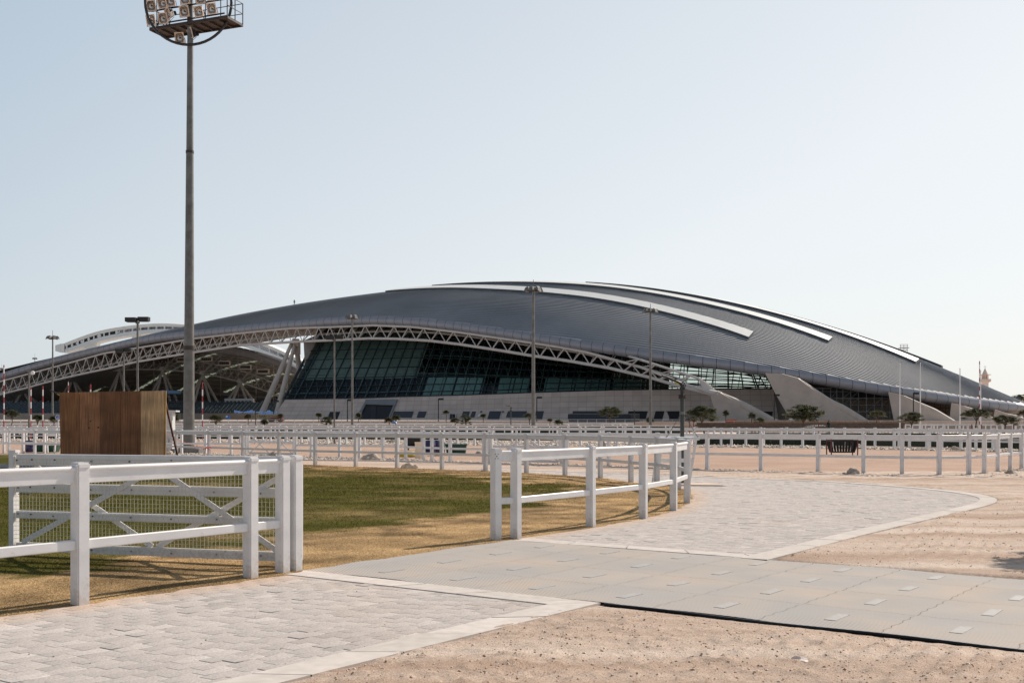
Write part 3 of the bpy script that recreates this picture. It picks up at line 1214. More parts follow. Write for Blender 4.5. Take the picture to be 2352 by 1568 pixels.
for (a, z) in ((0, 0), (-.022, .03), (.022, .03), (-.022, -.03), (.022, -.03)):
    q = c + nx * .064 + d * (a - .03)
    hp.lathe([(.009 if a == 0 else .006, -.004), (.009 if a == 0 else .006, .004)], (0, 0, 0), 8)
    M_ = Matrix.Translation(Vector((q.x, q.y, 1.19 + z))) @ Vector((nx.x, nx.y, 0)).to_track_quat('Z', 'Y').to_matrix().to_4x4()
    for k in range(len(hp.v) - 16, len(hp.v)):
        hp.v[k] = tuple(M_ @ Vector(hp.v[k]))
hp.build('bolt_plate', M['bolt'], LF)

# long arena fence with two gates
f3a = [(XU(u, Y), Y) for u, Y in [(u, float(np.interp(u, [-80, 9, 531, 565], [62.6, 61.6, 58.2, 57.4]))) for u in (-80, 9, 53, 102, 160, 235, 310, 365, 417, 472, 531, 565)]]
f3b = [(XU(u, Y), Y) for u, Y in ((680, 55), (715, 54.4), (780, 53.4), (826, 52.9), (880, 52.3), (932, 50.8), (973, 49.3), (992, 48.7), (1034, 47.4), (1111, 46.6), (1124, 46.4))]
f3c = [(XU(u, Y), Y) for u, Y in ((1291, 44.5), (1303, 44.2))] + [g2(*p) for p in ((1398, 1069.6), (1510, 1074), (1624.6, 1078), (1748, 1081), (1879.6, 1085), (1984, 1088.5), (2072, 1090.6), (2157, 1091.4), (2225, 1090), (2261, 1088.5), (2292, 1083.5), (2320.5, 1078), (2346.6, 1075), (2395, 1070), (2460, 1063))]
fence('fence', 'white two rail arena fence running left from the far left gate, behind the wooden hoarding', f3a, ml=ME_LOW)
fence('fence', 'white two rail arena fence between the two far cross braced gates, behind the gravel strip', f3b, ml=ME_LOW)
fence('fence', 'white two rail arena fence at right bending round a corner before the black slatted trough', f3c, ml=ME_LOW)

# ---- gates
def gate(label, a, b, rails, H, diag, wires=False, group=None, stile=.1, bolts=False, z0=.084):
    a, b = Vector((*a[:2], 0)), Vector((*b[:2], 0))
    d = (b - a)
    L = d.length
    d.normalize()
    nrm = Vector((d.y, -d.x, 0))
    if nrm.y > 0:
        nrm = -nrm
    t = thing('field_gate', label, 'gate', a, group)
    up = Vector((0, 0, 1))
    for (s, zt) in ((stile / 2, H + .02), (L - stile / 2, H - .09)):
        mb = MB()
        c = a + d * s
        mb.beam(c + up * (z0 + .02), c + up * zt, stile, .07, up=d)
        if s < L / 2:
            mb.box(c + up * (zt + .012), (stile + .012, .085, .03), rz=math.atan2(d.y, d.x))
        mb.build('stile', M['pvc'], t)
    for (r0, r1) in rails:
        mb = MB()
        p, q = a + d * stile, b - d * stile
        h = r1 - r0
        mb.beam(p + up * (r0 + h / 2 - .008), q + up * (r0 + h / 2 - .008), .04, h - .016)
        mb.tube([p + up * (r1 - .02), q + up * (r1 - .02)], .021, 8)
        mb.build('rail', M['pvc'], t, smooth=True)
    for (s0, zz0, s1, zz1, side) in diag:
        mb = MB()
        o = nrm * (.026 * side)
        mb.beam(a + d * (s0 * L) + up * zz0 + o, a + d * (s1 * L) + up * zz1 + o, .065, .012, up=nrm)
        mb.build('brace', M['pvc'], t)
    if wires:
        mb = MB()
        o = nrm * .034
        k = 0
        s = stile * .6
        while s < L - .02:
            x = a + d * s + o
            mb.tube([x + up * (z0 + .05), x + up * (H - .055)], .0023, 3, caps=False)
            s += .05
        z = z0 + .05
        while z < H - .05:
            mb.tube([a + d * .03 + o + up * z, b - d * .02 + o + up * z], .0023, 3, caps=False)
            z += .0515
        mb.build('wire_mesh', M['wire'], t)
    if bolts:
        mb = MB()
        for (r0, r1) in rails:
            for s in (.13, .32, .66, 1.2, 1.75, 2.3, 2.9, 3.5):
                x = a + d * (s + R.uniform(-.02, .02)) + nrm * .024 + up * ((r0 + r1) / 2 + R.uniform(-.012, .012))
                mb = MB()
                mb.box(x, (.016, .016, .016), rz=math.atan2(d.y, d.x))
                mb.build('bolt', M['bolt'], t)
        mb = MB()
        mb.tube([b - d * .02 + up * .12, b - d * .06 + nrm * .1 + up * .12], [.012, .02], 8)
        mb.build('latch', M['bolt'], t)
        mb = MB()
        x = a + d * (stile + .02) + up * .78
        mb.tube([x, x + d * .16], .008, 6)
        mb.tube([x + d * .13, x + d * .18], .013, 6)
        mb.build('handle', M['galv'], t)
    return t


ga, gb = (-6.2, 13.9), (-2.375, 12.72)
gate('long white wire mesh gate with crossed braces, open on the lawn behind the nearest fence', ga, gb,
     [(1.135, 1.275), (.806, .918), (.484, .58), (.084, .19)], 1.275,
     [(.085, 1.13, .505, .19, -1), (.53, 1.13, .05, .19, 1), (.53, 1.13, .93, .19, 1), (.97, 1.13, .52, .19, -1)], wires=True, bolts=True)
DG = [(.02, 1.1, .48, .12, 1), (.5, 1.1, .03, .12, -1), (.5, 1.1, .97, .12, 1), (.97, 1.1, .5, .12, -1)]
RL = [(1.1, 1.24), (.62, .74), (.06, .17)]
gate('white cross braced gate in the arena fence, behind the end of the curved lawn fence', (XU(1127, 46.3), 46.3), (XU(1289, 44.6), 44.6), RL, 1.25, DG, stile=.12, group='far arena gates')
gate('white cross braced gate in the arena fence, just right of the tall floodlight mast', (XU(570, 57.2), 57.2), (XU(677, 55.1), 55.1), RL, 1.25, DG, stile=.12, group='far arena gates')

# ---- rows further off
tab2 = [(-30, 1016), (400, 1016.5), (751, 1018.7), (1131, 1022.5), (1417, 1024), (1656, 1024.8), (1794, 1026.4), (1911, 1028), (2054, 1030.6), (2129, 1032.5), (2207, 1034), (2288, 1036), (2372, 1038.5), (2480, 1042)]
u2 = [-30, 15, 60, 105, 150, 195, 240, 285, 330, 375, 419, 448, 476, 504, 527, 552, 586, 621, 658, 692, 752, 795, 837, 877, 916, 944, 970, 1010, 1050, 1090, 1131, 1186, 1237.5, 1287, 1333, 1377, 1417, 1457, 1494.6, 1530, 1577, 1627, 1656, 1680, 1713, 1754, 1794, 1843.5, 1911, 1981.5, 2054, 2129, 2207, 2287.7, 2372]
fence('fence', 'white two rail fence along the far side of the sand arena before the low hedge', [g2(u, lerp_table(tab2, u)) for u in u2], ME_FPOST, ME_FTOP, ME_FLOW, group='far racecourse fences')
tab3 = [(-30, 1009), (735, 1010.5), (1300, 1015), (1500, 1018.5), (1807, 1021.5), (1998, 1024), (2135, 1027), (2281, 1031), (2420, 1035)]
u3 = [u for u in np.arange(-20, 1560, 52)] + [1594, 1640, 1697, 1747, 1807, 1869, 1940, 2010, 2065, 2089, 2135, 2163, 2241.5, 2281, 2345, 2420]
ME_FTHIN = simple_rail(.62, .06, .05, 'lower_rail')
fence('fence', 'white rail fence close to the low hedge, one row behind the far arena fence', [g2(u, lerp_table(tab3, u)) for u in u3], ME_FPOST, ME_FTOP, ME_FTHIN, group='far racecourse fences')
ME_TPOST = simple_post(.13, 1.34)
ME_TTOP = simple_rail(1.27, .09, .06)
ME_TMID = simple_rail(.9, .06, .05, 'lower_rail')
fence('fence', 'thin white rail fence well behind the arena, in front of the dark planted bank', [(XU(u, 127), 127) for u in np.arange(-40, 1500, 42)], ME_TPOST, ME_TTOP, ME_TMID, group='far racecourse fences')
fence('fence', 'second thin white rail fence right behind the first, below the racetrack rail', [(XU(u, 141), 141) for u in np.arange(-25, 1600, 37)], ME_TPOST, ME_TTOP, ME_TMID, group='far racecourse fences')

# curved-neck racetrack running rail
t = thing('running_rail', 'white tubular racetrack rail on curved goose neck supports, low in front of the arena bank', 'rail', (XU(-40, 166), 166, 0))
mb = MB()
yr, zr = 166.0, 1.5
mb.tube([(XU(u, yr), yr, zr) for u in np.arange(-40, 1456, 60)] + [(XU(1456, yr), yr, zr)], .13, 6)
mb.build('top_rail', M['pvc_far'], t, smooth=True)
gn = MB()
gn.tube([(0, 0, -.1), (0, 0, .8), (.06, -.02, 1.1), (.3, -.1, 1.38), (.62, -.15, 1.45)], .065, 5)
gme = mesh_from('support', gn, M['pvc_far'], smooth=True)
for u in list(np.arange(-20, 1290, 44)) + [1310, 1332, 1365, 1390, 1412, 1430, 1444]:
    inst('support', gme, t, Vector((XU(u, yr), yr + .15, 0)) - Vector(t.location), R.uniform(-.1, .1) + (math.pi if u > 1260 else 0))

ME_PPOST = simple_post(.09, .72)
ME_PTOP = simple_rail(.68, .09, .06)
ME_PLOW = simple_rail(.3, .05, .04, 'lower_rail')
fence('fence', 'low white railing along the top of the earth bank in front of the arena glass', [(XU(u, 213), 213, 1.55) for u in np.arange(-40, 1600, 21.7)], ME_PPOST, ME_PTOP, ME_PLOW, group='far racecourse fences')
ME_QPOST = simple_post(.08, .5)
ME_QTOP = simple_rail(.46, .07, .05)
fence('fence', 'low white railing on top of the brown stone retaining wall at right', [(XU(u, 208), 208, 1.52) for u in np.arange(1602, 2420, 28)], ME_QPOST, ME_QTOP, None, group='far racecourse fences')
ME_RPOST = simple_post(.15, 1.42)
ME_RTOP = simple_rail(1.32, .16, .06)
ME_RLOW = simple_rail(.6, .1, .05, 'lower_rail')
fence('fence', 'dense white rail fence at far right in front of the lower stone wall', [(XU(u, 170), 170) for u in (2080, 2096, 2112, 2126, 2139, 2146, 2153, 2166, 2178, 2203, 2213, 2224, 2237, 2250, 2264, 2276, 2290, 2302, 2326, 2332, 2346, 2362, 2380, 2400)], ME_RPOST, ME_RTOP, ME_RLOW, group='far racecourse fences')
fence('fence', 'white rail fence ending beside the stone wall at right, behind the hedge', [(XU(u, 150), 150) for u in (2092, 2118, 2144, 2170, 2196, 2222, 2248, 2276, 2304, 2334, 2364, 2394)], ME_RPOST, ME_RTOP, ME_RLOW, group='far racecourse fences')
# ================================================================ ARENA
AL = math.radians(28)
EA = np.array((-math.cos(AL), math.sin(AL)))       # along the roof, to the far left
EB = np.array((math.sin(AL), math.cos(AL)))        # across, away from the camera
BR = 285.0
EPT = [(-160, 905, 407), (0, 857.5, 388), (120, 822, 378), (240, 792.5, 366), (333, 772, 354), (447, 758, 341), (567, 746, 328), (667, 736.5, 318), (784, 727.5, 306), (856, 726, 299),
       (946, 729, 291), (1046, 739, 282), (1179, 757.5, 269), (1279, 772.5, 260), (1396.5, 789.5, 252), (1518, 806.7, 246), (1640, 821.7, 242), (1762, 839, 240), (1884, 858, 239.5),
       (2006, 878.6, 241), (2128, 897, 244), (2250, 915, 249), (2339, 926, 254), (2356, 931, 257)]
EC = smooth_curve([P(*p) for p in EPT], 10)                       # roof's front edge, right end last
EU = np.array([CU + F * p.x / p.y for p in EC])
EY = np.array([p.y for p in EC])
EZ = np.array([p.z for p in EC])


def ey(u):
    return float(np.interp(u, EU, EY))


ea = np.array([p.x * EA[0] + p.y * EA[1] for p in EC])[::-1]      # ascending a
eb = np.array([p.x * EB[0] + p.y * EB[1] for p in EC])[::-1]
ez = EZ[::-1]
AG = np.linspace(ea[0], ea[-1], 320)
bE = np.interp(AG, ea, eb)
zE = np.interp(AG, ea, ez)
SKY = [(-160, 906), (0, 858), (120, 822), (213, 799), (267, 786), (333, 769), (423, 745), (447, 741), (567, 718.5), (673, 698.5), (746, 687.5), (886, 670), (989, 657.5), (1112, 648.5), (1226, 647), (1310, 648), (1396, 651),
       (1518, 665), (1640, 685.6), (1762, 711), (1884, 743.5), (2006, 780), (2067, 802), (2164, 842.5), (2250, 878.6), (2310, 911), (2347, 929)]
su, sv = [a for a, b in SKY], [b for a, b in SKY]
TT = np.linspace(0, 1, 26)


def to_world(a, b):
    return a * EA[0] + b * EB[0], a * EA[1] + b * EB[1]


zR = zE + 14.0
for it in range(160):
    bb = bE[:, None] + (BR - bE)[:, None] * TT[None]
    zz = zE[:, None] + (zR - zE)[:, None] * (1 - (1 - TT[None]) ** 2)
    x, y = to_world(AG[:, None], bb)
    uu = CU + F * x / y
    vv = HZ - F * (zz - CZ) / y
    k = vv.argmin(1)
    r = np.arange(len(AG))
    tgt = np.interp(uu[r, k], su, sv)
    if it > 30:                                    # later passes follow the silhouette of the whole roof
        ub = np.clip(((uu + 300) / 8).astype(int), 0, 349)
        env = np.full(350, 1e9)
        np.minimum.at(env, ub.ravel(), vv.ravel())
        cur = np.minimum(env[ub[r, k]], vv[r, k])
    else:
        cur = vv[r, k]
    corr = np.clip((cur - tgt) / F * y[r, k], -.6, .6)
    zR = zR + .5 * corr
    zR = np.convolve(np.pad(zR, 3, mode='edge'), np.ones(7) / 7, 'valid') * .5 + zR * .5
    zR = np.maximum(zR, zE - 7)


for _k in range(3):
    zR = np.convolve(np.pad(zR, 12, mode='reflect', reflect_type='odd'), np.ones(25) / 25, 'valid')


def roof_z(a, b):
    be, ze, zr = np.interp(a, AG, bE), np.interp(a, AG, zE), np.interp(a, AG, zR)
    t = (b - be) / np.maximum(BR - be, .5)
    f = ze + (zr - ze) * (1 - (1 - np.clip(t, 0, 1)) ** 2)
    t2 = (b - BR) / np.maximum(BR - be, .5)
    zb = ze + .55 * (zr - ze)
    bk = zr - (zr - zb) * np.clip(t2, 0, 1) ** 2
    return np.where(b <= BR, f, bk)


def roof_hit(u, v):
    """first point of the roof seen along the survey ray (u, v)"""
    Y = np.linspace(225, 430, 4000)
    X = (u - CU) / F * Y
    Z = CZ + (HZ - v) / F * Y
    a = X * EA[0] + Y * EA[1]
    b = X * EB[0] + Y * EB[1]
    be = np.interp(a, AG, bE)
    d = Z - roof_z(a, b)
    ok = (b >= be) & (b <= BR + 10)
    dd = np.where(ok, d, 9)
    i = np.where((dd[:-1] > 0) & (dd[1:] <= 0) & ok[1:])[0]
    j = i[0] if len(i) else int(np.argmin(np.where(ok, np.abs(d), 99)))
    return float(a[j]), float(b[j])


M['roof'] = mat('slate_blue_metal_roof', (.285, .29, .3), rough=.72, metal=.1, var=.22, scale=.045)
M['seam'] = mat('standing_seam', (.34, .34, .345), rough=.75, metal=.05, var=.1, scale=.1)

arena = thing('arena_building', 'huge arena with a curved slate grey roof, sloping dark glass wall and pale stone base', 'arena', P(1176, 965, 290))
O_ = arena

# --- roof skin with standing seams
mb = MB()
NT = 30
rows = []
for i in range(len(AG)):
    row = []
    for k in range(2 * NT + 1):
        t = k / NT
        b = bE[i] + (BR - bE[i]) * t
        x, y = to_world(AG[i], b)
        row.append(Vector((x, y, float(roof_z(AG[i], b)))))
    rows.append(row)
mb.grid(rows, 0)
b0_ = float(bE.min())
gk = .3 + .7 * (BR - bE) / (BR - b0_)
b = b0_ - 30
while b < BR + 12:
    seg = []
    for i in range(len(AG)):
        bi = BR - (BR - b) * gk[i]
        if bE[i] + .05 < bi:
            x, y = to_world(AG[i], bi)
            z = float(roof_z(AG[i], bi))
            seg.append(Vector((x, y, z)))
        else:
            if len(seg) > 1:
                pass
    if len(seg) > 2:
        ex = Vector((EB[0], EB[1], 0))
        mb.grid([[p - ex * .15 + Vector((0, 0, .01)) for p in seg], [p - ex * .1 + Vector((0, 0, .08)) for p in seg], [p + ex * .1 + Vector((0, 0, .08)) for p in seg], [p + ex * .15 + Vector((0, 0, .01)) for p in seg]], 1)
    b += .92
mb.build('roof', [M['roof'], M['seam']], O_, smooth=True)
# underside
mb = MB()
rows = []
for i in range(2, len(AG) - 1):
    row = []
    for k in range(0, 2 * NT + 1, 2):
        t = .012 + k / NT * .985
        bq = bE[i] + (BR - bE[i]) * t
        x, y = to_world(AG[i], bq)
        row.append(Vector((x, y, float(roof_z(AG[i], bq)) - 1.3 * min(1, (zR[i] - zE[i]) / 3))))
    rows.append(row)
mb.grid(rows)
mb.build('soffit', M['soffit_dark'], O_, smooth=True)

# --- skylight strips
for (l, r, rb) in (((885, 672.5), (1719.5, 780), (1744.7, 771)), ((992, 658.6), (1903, 787.5), (1918, 781.5)), ((1345, 650), (2103, 836), (2117.5, 832.5)), ((1740, 706.5), (2163, 844.5), (2170, 842.8))):
    a1, b1 = roof_hit(*r)
    _, b2 = roof_hit(*rb)
    wdt = min(max(b2 - b1, 2.4), 6.0)
    a0, b0 = roof_hit(*l)
    top, s1, s2 = [], [], []
    n = 60
    prof = [[], [], [], []]
    for k in range(n + 1):
        f = k / n
        a = a1 + (a0 - a1) * f
        bc = b1 + (b0 - b1) * f
        for q, (db, dz) in enumerate(((0, -.1), (0, .65), (wdt, .65), (wdt, -.1))):
            x, y = to_world(a, bc + db)
            prof[q].append(Vector((x, y, float(roof_z(a, bc + db)) + dz)))
    mb = MB()
    mb.grid([prof[0], prof[1]], 1)
    mb.grid([prof[1], prof[2]], 0)
    mb.grid([prof[2], prof[3]], 1)
    for e in (0, n):
        mb.add([prof[q][e] for q in range(4)], [(0, 1, 2, 3)], 1)
    mb.build('skylight', [M['skylight'], M['curb_shadow']], O_)

# --- curved fascia of separate panels
S = [0]
for p, q in zip(EC[:-1], EC[1:]):
    S.append(S[-1] + (q - p).length)


def ec_at(s):
    i = int(np.searchsorted(S, s, side='right')) - 1
    i = min(max(i, 0), len(EC) - 2)
    t = (s - S[i]) / max(1e-6, S[i + 1] - S[i])
    p = EC[i].lerp(EC[i + 1], t)
    d = (EC[i + 1] - EC[max(0, i - 1)])
    nrm = Vector((d.y, -d.x, 0)).normalized()
    if nrm.y > 0:
        nrm = -nrm
    return p, nrm


FPROF = [(-.3, .06), (.2, 0), (.62, -.5), (.8, -1.05), (.72, -1.6), (.4, -2.05), (-.1, -2.3), (-1.1, -2.35)]
mb = MB()
bk = MB()
s = 0
rows_b = []
pw = 2.9
while s < S[-1] - .3:
    e = min(S[-1], s + pw)
    cols = []
    for ss in (s + .05, (s + e) / 2, e - .05):
        p, nrm = ec_at(ss)
        k = min(1.0, .35 + (S[-1] - ss) / 12)
        cols.append([p + nrm * a + Vector((0, 0, z * k)) for a, z in FPROF])
    mb.grid(cols, 0)
    s = e
for i in range(0, len(EC)):
    p, nrm = ec_at(S[i])
    k = min(1.0, .35 + (S[-1] - S[i]) / 12)
    rows_b.append([p + nrm * (a - .09) + Vector((0, 0, z * k)) for a, z in FPROF])
mb.grid(rows_b, 1)
mb.build('fascia', [M['fascia'], M['gap']], O_, smooth=True)

# --- truss under the front edge
BCH = [(-140, 950), (0, 906), (60.6, 890.8), (121, 874), (183.6, 859.5), (257, 844), (312, 831), (422, 812.7), (477, 804), (554, 792.4), (675, 785), (765, 781), (847, 777), (911, 778), (984, 782), (1056.6, 790.6), (1145, 804), (1221, 816.5),
       (1309, 829), (1400, 845), (1491, 866), (1548, 883), (1634, 905)]
ACH = [(-140, 925), (0, 876), (120, 844), (240, 811), (333, 796), (447, 777), (567, 763.5), (667, 754), (784, 750), (856, 747), (946, 750.5), (1046, 762), (1179, 781), (1279, 796), (1347, 808.6), (1384, 818.6), (1475, 844), (1584.5, 886), (1630, 901.5)]
cY = lambda u: float(np.interp(u, [1400, 1475, 1640], [258, 243.5, 235]))
CCH = [(1400, 805), (1455, 821), (1493, 833), (1603, 868), (1622, 880), (1643, 898)]


def chd(tab, u):
    return float(np.interp(u, [a for a, b in tab], [b for a, b in tab]))


def tY(u):
    return ey(u) - .2 if u < 1250 else ey(1250) - .2 + (u - 1250) / 390 * (234 - ey(1250))


trs = MB()
us = list(np.arange(-138, 1634, 12)) + [1634]
Bp = lambda u: P(u, chd(BCH, u), tY(u))
Ap = lambda u: P(u, chd(ACH, u), tY(u) - .1)
back = Vector((EB[0], EB[1], 0))
Cp = lambda u: Bp(u) + back * 5.2 + Vector((0, 0, 2.3 if u < 1300 else max(1.2, 2.3 - (u - 1300) / 200)))
trs.tube([Bp(u) for u in us], .36, 8)
trs.tube([Ap(u) for u in us if u < 1631], .3, 8)
trs.tube([Cp(u) for u in us if u < 1560], .3, 6)
trs.tube([P(u, v, cY(u)) for u, v in CCH], .27, 8)
u = -120
k = 0
while u < 1600:
    st = 33.0 * (300 / tY(u)) * (.8 if u < 800 else 1.0) if u < 1500 else 40
    b_, a1, a2 = Bp(u), Ap(u - st * .5), Ap(u + st * .5)
    for q in (a1, a2):
        if u < 1570:
            trs.tube([b_, q], .125, 5)
    c1, c2 = Cp(u), Cp(u + st * .25)
    if u < 1420:
        trs.tube([b_, Cp(u - st * .05) + Vector((0, 0, 1.8))], .13, 5)
        trs.tube([b_, Cp(u + st * .12) + Vector((0, 0, 1.8))], .13, 5)
        if u < 760:
            trs.tube([Cp(u), Ap(u + st * .5)], .1, 4)
    else:
        cc = min(1640, u + 34)
        trs.tube([b_, P(cc, chd(CCH, cc), cY(cc))], .15, 5)
        trs.tube([Ap(u), P(cc, chd(CCH, cc), cY(cc))], .13, 5)
    u += st
# knuckle where the chords run into the concrete leg
trs.tube([P(1600, 890, 235.5), P(1636, 901, 233.8), P(1652, 907, 233)], [.34, .55, .85], 8)
trs.slab([P(1606, 872, 235), P(1645, 897, 234), P(1634, 907, 234), P(1614, 894, 235)], (0, .5, 0))
trs.build('truss', M['truss'], O_, smooth=True)

# --- glass wall: ruled between a bottom and a top line
GBOT = [(655, 917, 293), (760, 915.5, 286.5), (838, 914.3, 281), (911, 911.5, 276), (1000, 909, 270.5), (1072, 907, 266), (1160, 904, 262), (1243, 901, 258.5), (1330, 898.5, 255.5), (1418, 896, 253), (1530, 894.7, 250), (1639, 893.7, 248), (1700, 893.3, 247), (1776, 893, 246)]
GTOP = [(745, 742, 305), (842, 738, 299), (912, 738, 294), (975, 738, 289), (1052, 742, 283), (1116, 750, 279), (1194, 762, 274), (1270, 774, 270), (1350, 786, 266), (1433, 796, 263), (1536, 806, 259), (1641, 820, 256), (1694, 828, 254), (1745, 842, 251)]
dpt = lambda u, o: o + float(np.interp(u, [1000, 1243, 1530], [12, 8, 5]))
gb_ = smooth_curve([P(u, v, Y + dpt(u, 0)) for u, v, Y in GBOT], 6)
gt_ = smooth_curve([P(u, v, Y + dpt(u, 4)) for u, v, Y in GTOP], 6)
NG = len(gb_) - 1


def gpt(f, h, off=0.0):
    i = min(int(f * NG), NG - 1)
    t = f * NG - i
    b, tp = gb_[i].lerp(gb_[i + 1], t), gt_[i].lerp(gt_[i + 1], t)
    d = gb_[i + 1] - gb_[i]
    n = d.cross(tp - b).normalized()
    if n.y > 0:
        n = -n
    return b.lerp(tp, h) + n * off


gm_, nt, bb_ = new_mat('teal_glass')
L_ = nt.links
out = nt.nodes['Material Output']
nt.nodes.remove(bb_)
tr = nt.nodes.new('ShaderNodeBsdfTransparent')
tr.inputs['Color'].default_value = (.62, .71, .67, 1)
gl = nt.nodes.new('ShaderNodeBsdfGlossy')
gl.inputs['Roughness'].default_value = .03
gl.inputs['Color'].default_value = (.7, .8, .82, 1)
fr = nt.nodes.new('ShaderNodeFresnel')
fr.inputs['IOR'].default_value = 1.42
mxs = nt.nodes.new('ShaderNodeMixShader')
L_.new(fr.outputs['Fac'], mxs.inputs['Fac'])
L_.new(tr.outputs['BSDF'], mxs.inputs[1])
L_.new(gl.outputs['BSDF'], mxs.inputs[2])
L_.new(mxs.outputs['Shader'], out.inputs['Surface'])
M['glass'] = gm_
mb = MB()
mb.grid([[gpt(i / 80, h / 8) for i in range(81)] for h in range(9)])
mb.build('glass_wall', M['glass'], O_, fixn=False)
# mullions
mb = MB()
cols_f = []
f = 0.0
# columns at about equal true spacing
cum = [0]
for i in range(400):
    cum.append(cum[-1] + (gpt((i + 1) / 400, 0) - gpt(i / 400, 0)).length)
nm = 40
for k in range(nm + 1):
    cols_f.append(float(np.interp(cum[-1] * k / nm, cum, np.arange(401) / 400)))
hs = [0, .055, .15, .26, .38, .5, .62, .74, .86, 1.0]
for f in cols_f:
    mb.beam(gpt(f, 0, .12), gpt(f, 1, .12), .2, .26)
for h in hs:
    mb.tube([gpt(i / 60, h, .12) for i in range(61)], .13, 4)
mb.build('mullion', M['frame'], O_)
# inner steel behind the glass
mb = MB()
for f in cols_f[::1]:
    f2 = min(1, f + .004)
    mb.beam(gpt(f2, 0, -2.4), gpt(f2, 1, -2.4), .16, .24)
    for h in (.15, .38, .62, .86):
        mb.beam(gpt(f2, h, -2.4), gpt(f2, h + .06, -.2), .09, .09)
for h in (.15, .38, .62, .86):
    mb.tube([gpt(i / 60, h, -2.4) for i in range(61)], .1, 4)
mb.build('inner_frame', M['frame2'], O_)
# rooms behind the glass (stop short of the right end, where one sees through)
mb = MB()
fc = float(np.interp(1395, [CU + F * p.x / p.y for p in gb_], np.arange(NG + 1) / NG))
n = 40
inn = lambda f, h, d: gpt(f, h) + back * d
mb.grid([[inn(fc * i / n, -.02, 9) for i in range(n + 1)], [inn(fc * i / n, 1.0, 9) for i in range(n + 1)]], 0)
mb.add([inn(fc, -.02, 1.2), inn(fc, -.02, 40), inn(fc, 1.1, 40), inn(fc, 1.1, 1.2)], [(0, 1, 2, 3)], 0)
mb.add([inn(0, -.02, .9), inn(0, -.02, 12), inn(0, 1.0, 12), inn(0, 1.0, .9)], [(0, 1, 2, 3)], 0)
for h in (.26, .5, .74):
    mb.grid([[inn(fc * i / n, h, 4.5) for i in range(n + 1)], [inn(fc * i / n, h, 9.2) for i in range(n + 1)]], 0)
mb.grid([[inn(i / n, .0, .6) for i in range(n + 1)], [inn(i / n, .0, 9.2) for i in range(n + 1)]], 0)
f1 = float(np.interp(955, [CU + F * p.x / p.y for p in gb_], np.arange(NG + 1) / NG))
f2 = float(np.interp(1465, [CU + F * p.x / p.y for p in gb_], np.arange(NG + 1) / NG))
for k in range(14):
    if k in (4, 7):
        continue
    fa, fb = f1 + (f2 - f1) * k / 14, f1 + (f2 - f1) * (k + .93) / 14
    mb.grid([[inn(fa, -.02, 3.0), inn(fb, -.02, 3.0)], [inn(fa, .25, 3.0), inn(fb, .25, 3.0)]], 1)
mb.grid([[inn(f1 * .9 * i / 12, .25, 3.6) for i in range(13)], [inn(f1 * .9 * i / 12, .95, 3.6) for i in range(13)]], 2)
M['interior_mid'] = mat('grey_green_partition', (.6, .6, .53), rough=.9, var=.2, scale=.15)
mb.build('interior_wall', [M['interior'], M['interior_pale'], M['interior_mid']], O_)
# far side glazing bars, seen through the right end of the glass
mb = MB()
for k in range(9):
    x0 = 8 + k * 7.5
    mb.beam((x0, 312, 8), (x0 + 4, 320, 26), .2, .26)
    mb.beam((x0 + 1.6, 312, 8), (x0 + 6.5, 320, 26), .14, .18)
for z in (12, 15.2, 18.4, 21.6, 24.8):
    mb.beam((6, 313.5 + (z - 10) * .45, z), (74, 313.5 + (z - 10) * .45, z), .2, .22)
mb.build('rear_glazing_bar', M['frame2'], O_)

# --- stone base with slanting joints
m, nt, b = new_mat('stone_cladding')
L_ = nt.links
tc = nt.nodes.new('ShaderNodeTexCoord')
br = nt.nodes.new('ShaderNodeTexBrick')
br.inputs['Color1'].default_value = (.5, .4, .34, 1)
br.inputs['Color2'].default_value = (.57, .465, .4, 1)
br.inputs['Mortar'].default_value = (.24, .2, .18, 1)
br.inputs['Scale'].default_value = 1
br.inputs['Mortar Size'].default_value = .035
br.inputs['Mortar Smooth'].default_value = .3
br.inputs['Brick Width'].default_value = 2.2
br.inputs['Row Height'].default_value = 1.15
br.offset = 0
L_.new(tc.outputs['UV'], br.inputs['Vector'])
nz = nt.nodes.new('ShaderNodeTexNoise')
nz.inputs['Scale'].default_value = .35
nz.inputs['Detail'].default_value = 5
L_.new(tc.outputs['Object'], nz.inputs['Vector'])
mr = nt.nodes.new('ShaderNodeMapRange')
mr.inputs['To Min'].default_value = .8
mr.inputs['To Max'].default_value = 1.2
L_.new(nz.outputs['Fac'], mr.inputs['Value'])
mx = nt.nodes.new('ShaderNodeMix')
mx.data_type = 'RGBA'
mx.blend_type = 'MULTIPLY'
mx.inputs['Factor'].default_value = 1
L_.new(br.outputs['Color'], mx.inputs['A'])
L_.new(mr.outputs['Result'], mx.inputs['B'])
L_.new(mx.outputs['Result'], b.inputs['Base Color'])
b.inputs['Roughness'].default_value = .85
M['stone'] = m

WB = [(618, 972, 288), (745, 972, 281), (826, 972, 275), (900, 972, 270), (992, 972, 265), (1066, 972, 261), (1155, 972, 257), (1240, 972, 253.5), (1328, 972, 250.5), (1417, 972, 248), (1530, 972, 245.5), (1639, 972, 243.5), (1700, 972, 242.5), (1790, 972, 242)]
wb_ = smooth_curve([P(u, v, Y + dpt(u, 0)) for u, v, Y in WB], 6)


def wpt(f, h, off=0.0):
    i = min(int(f * NG), NG - 1)
    t = f * NG - i
    lo, hi = wb_[i].lerp(wb_[i + 1], t), gb_[i].lerp(gb_[i + 1], t)
    d = wb_[i + 1] - wb_[i]
    n = Vector((d.y, -d.x, 0)).normalized()
    if n.y > 0:
        n = -n
    return lo.lerp(hi, h) + n * off


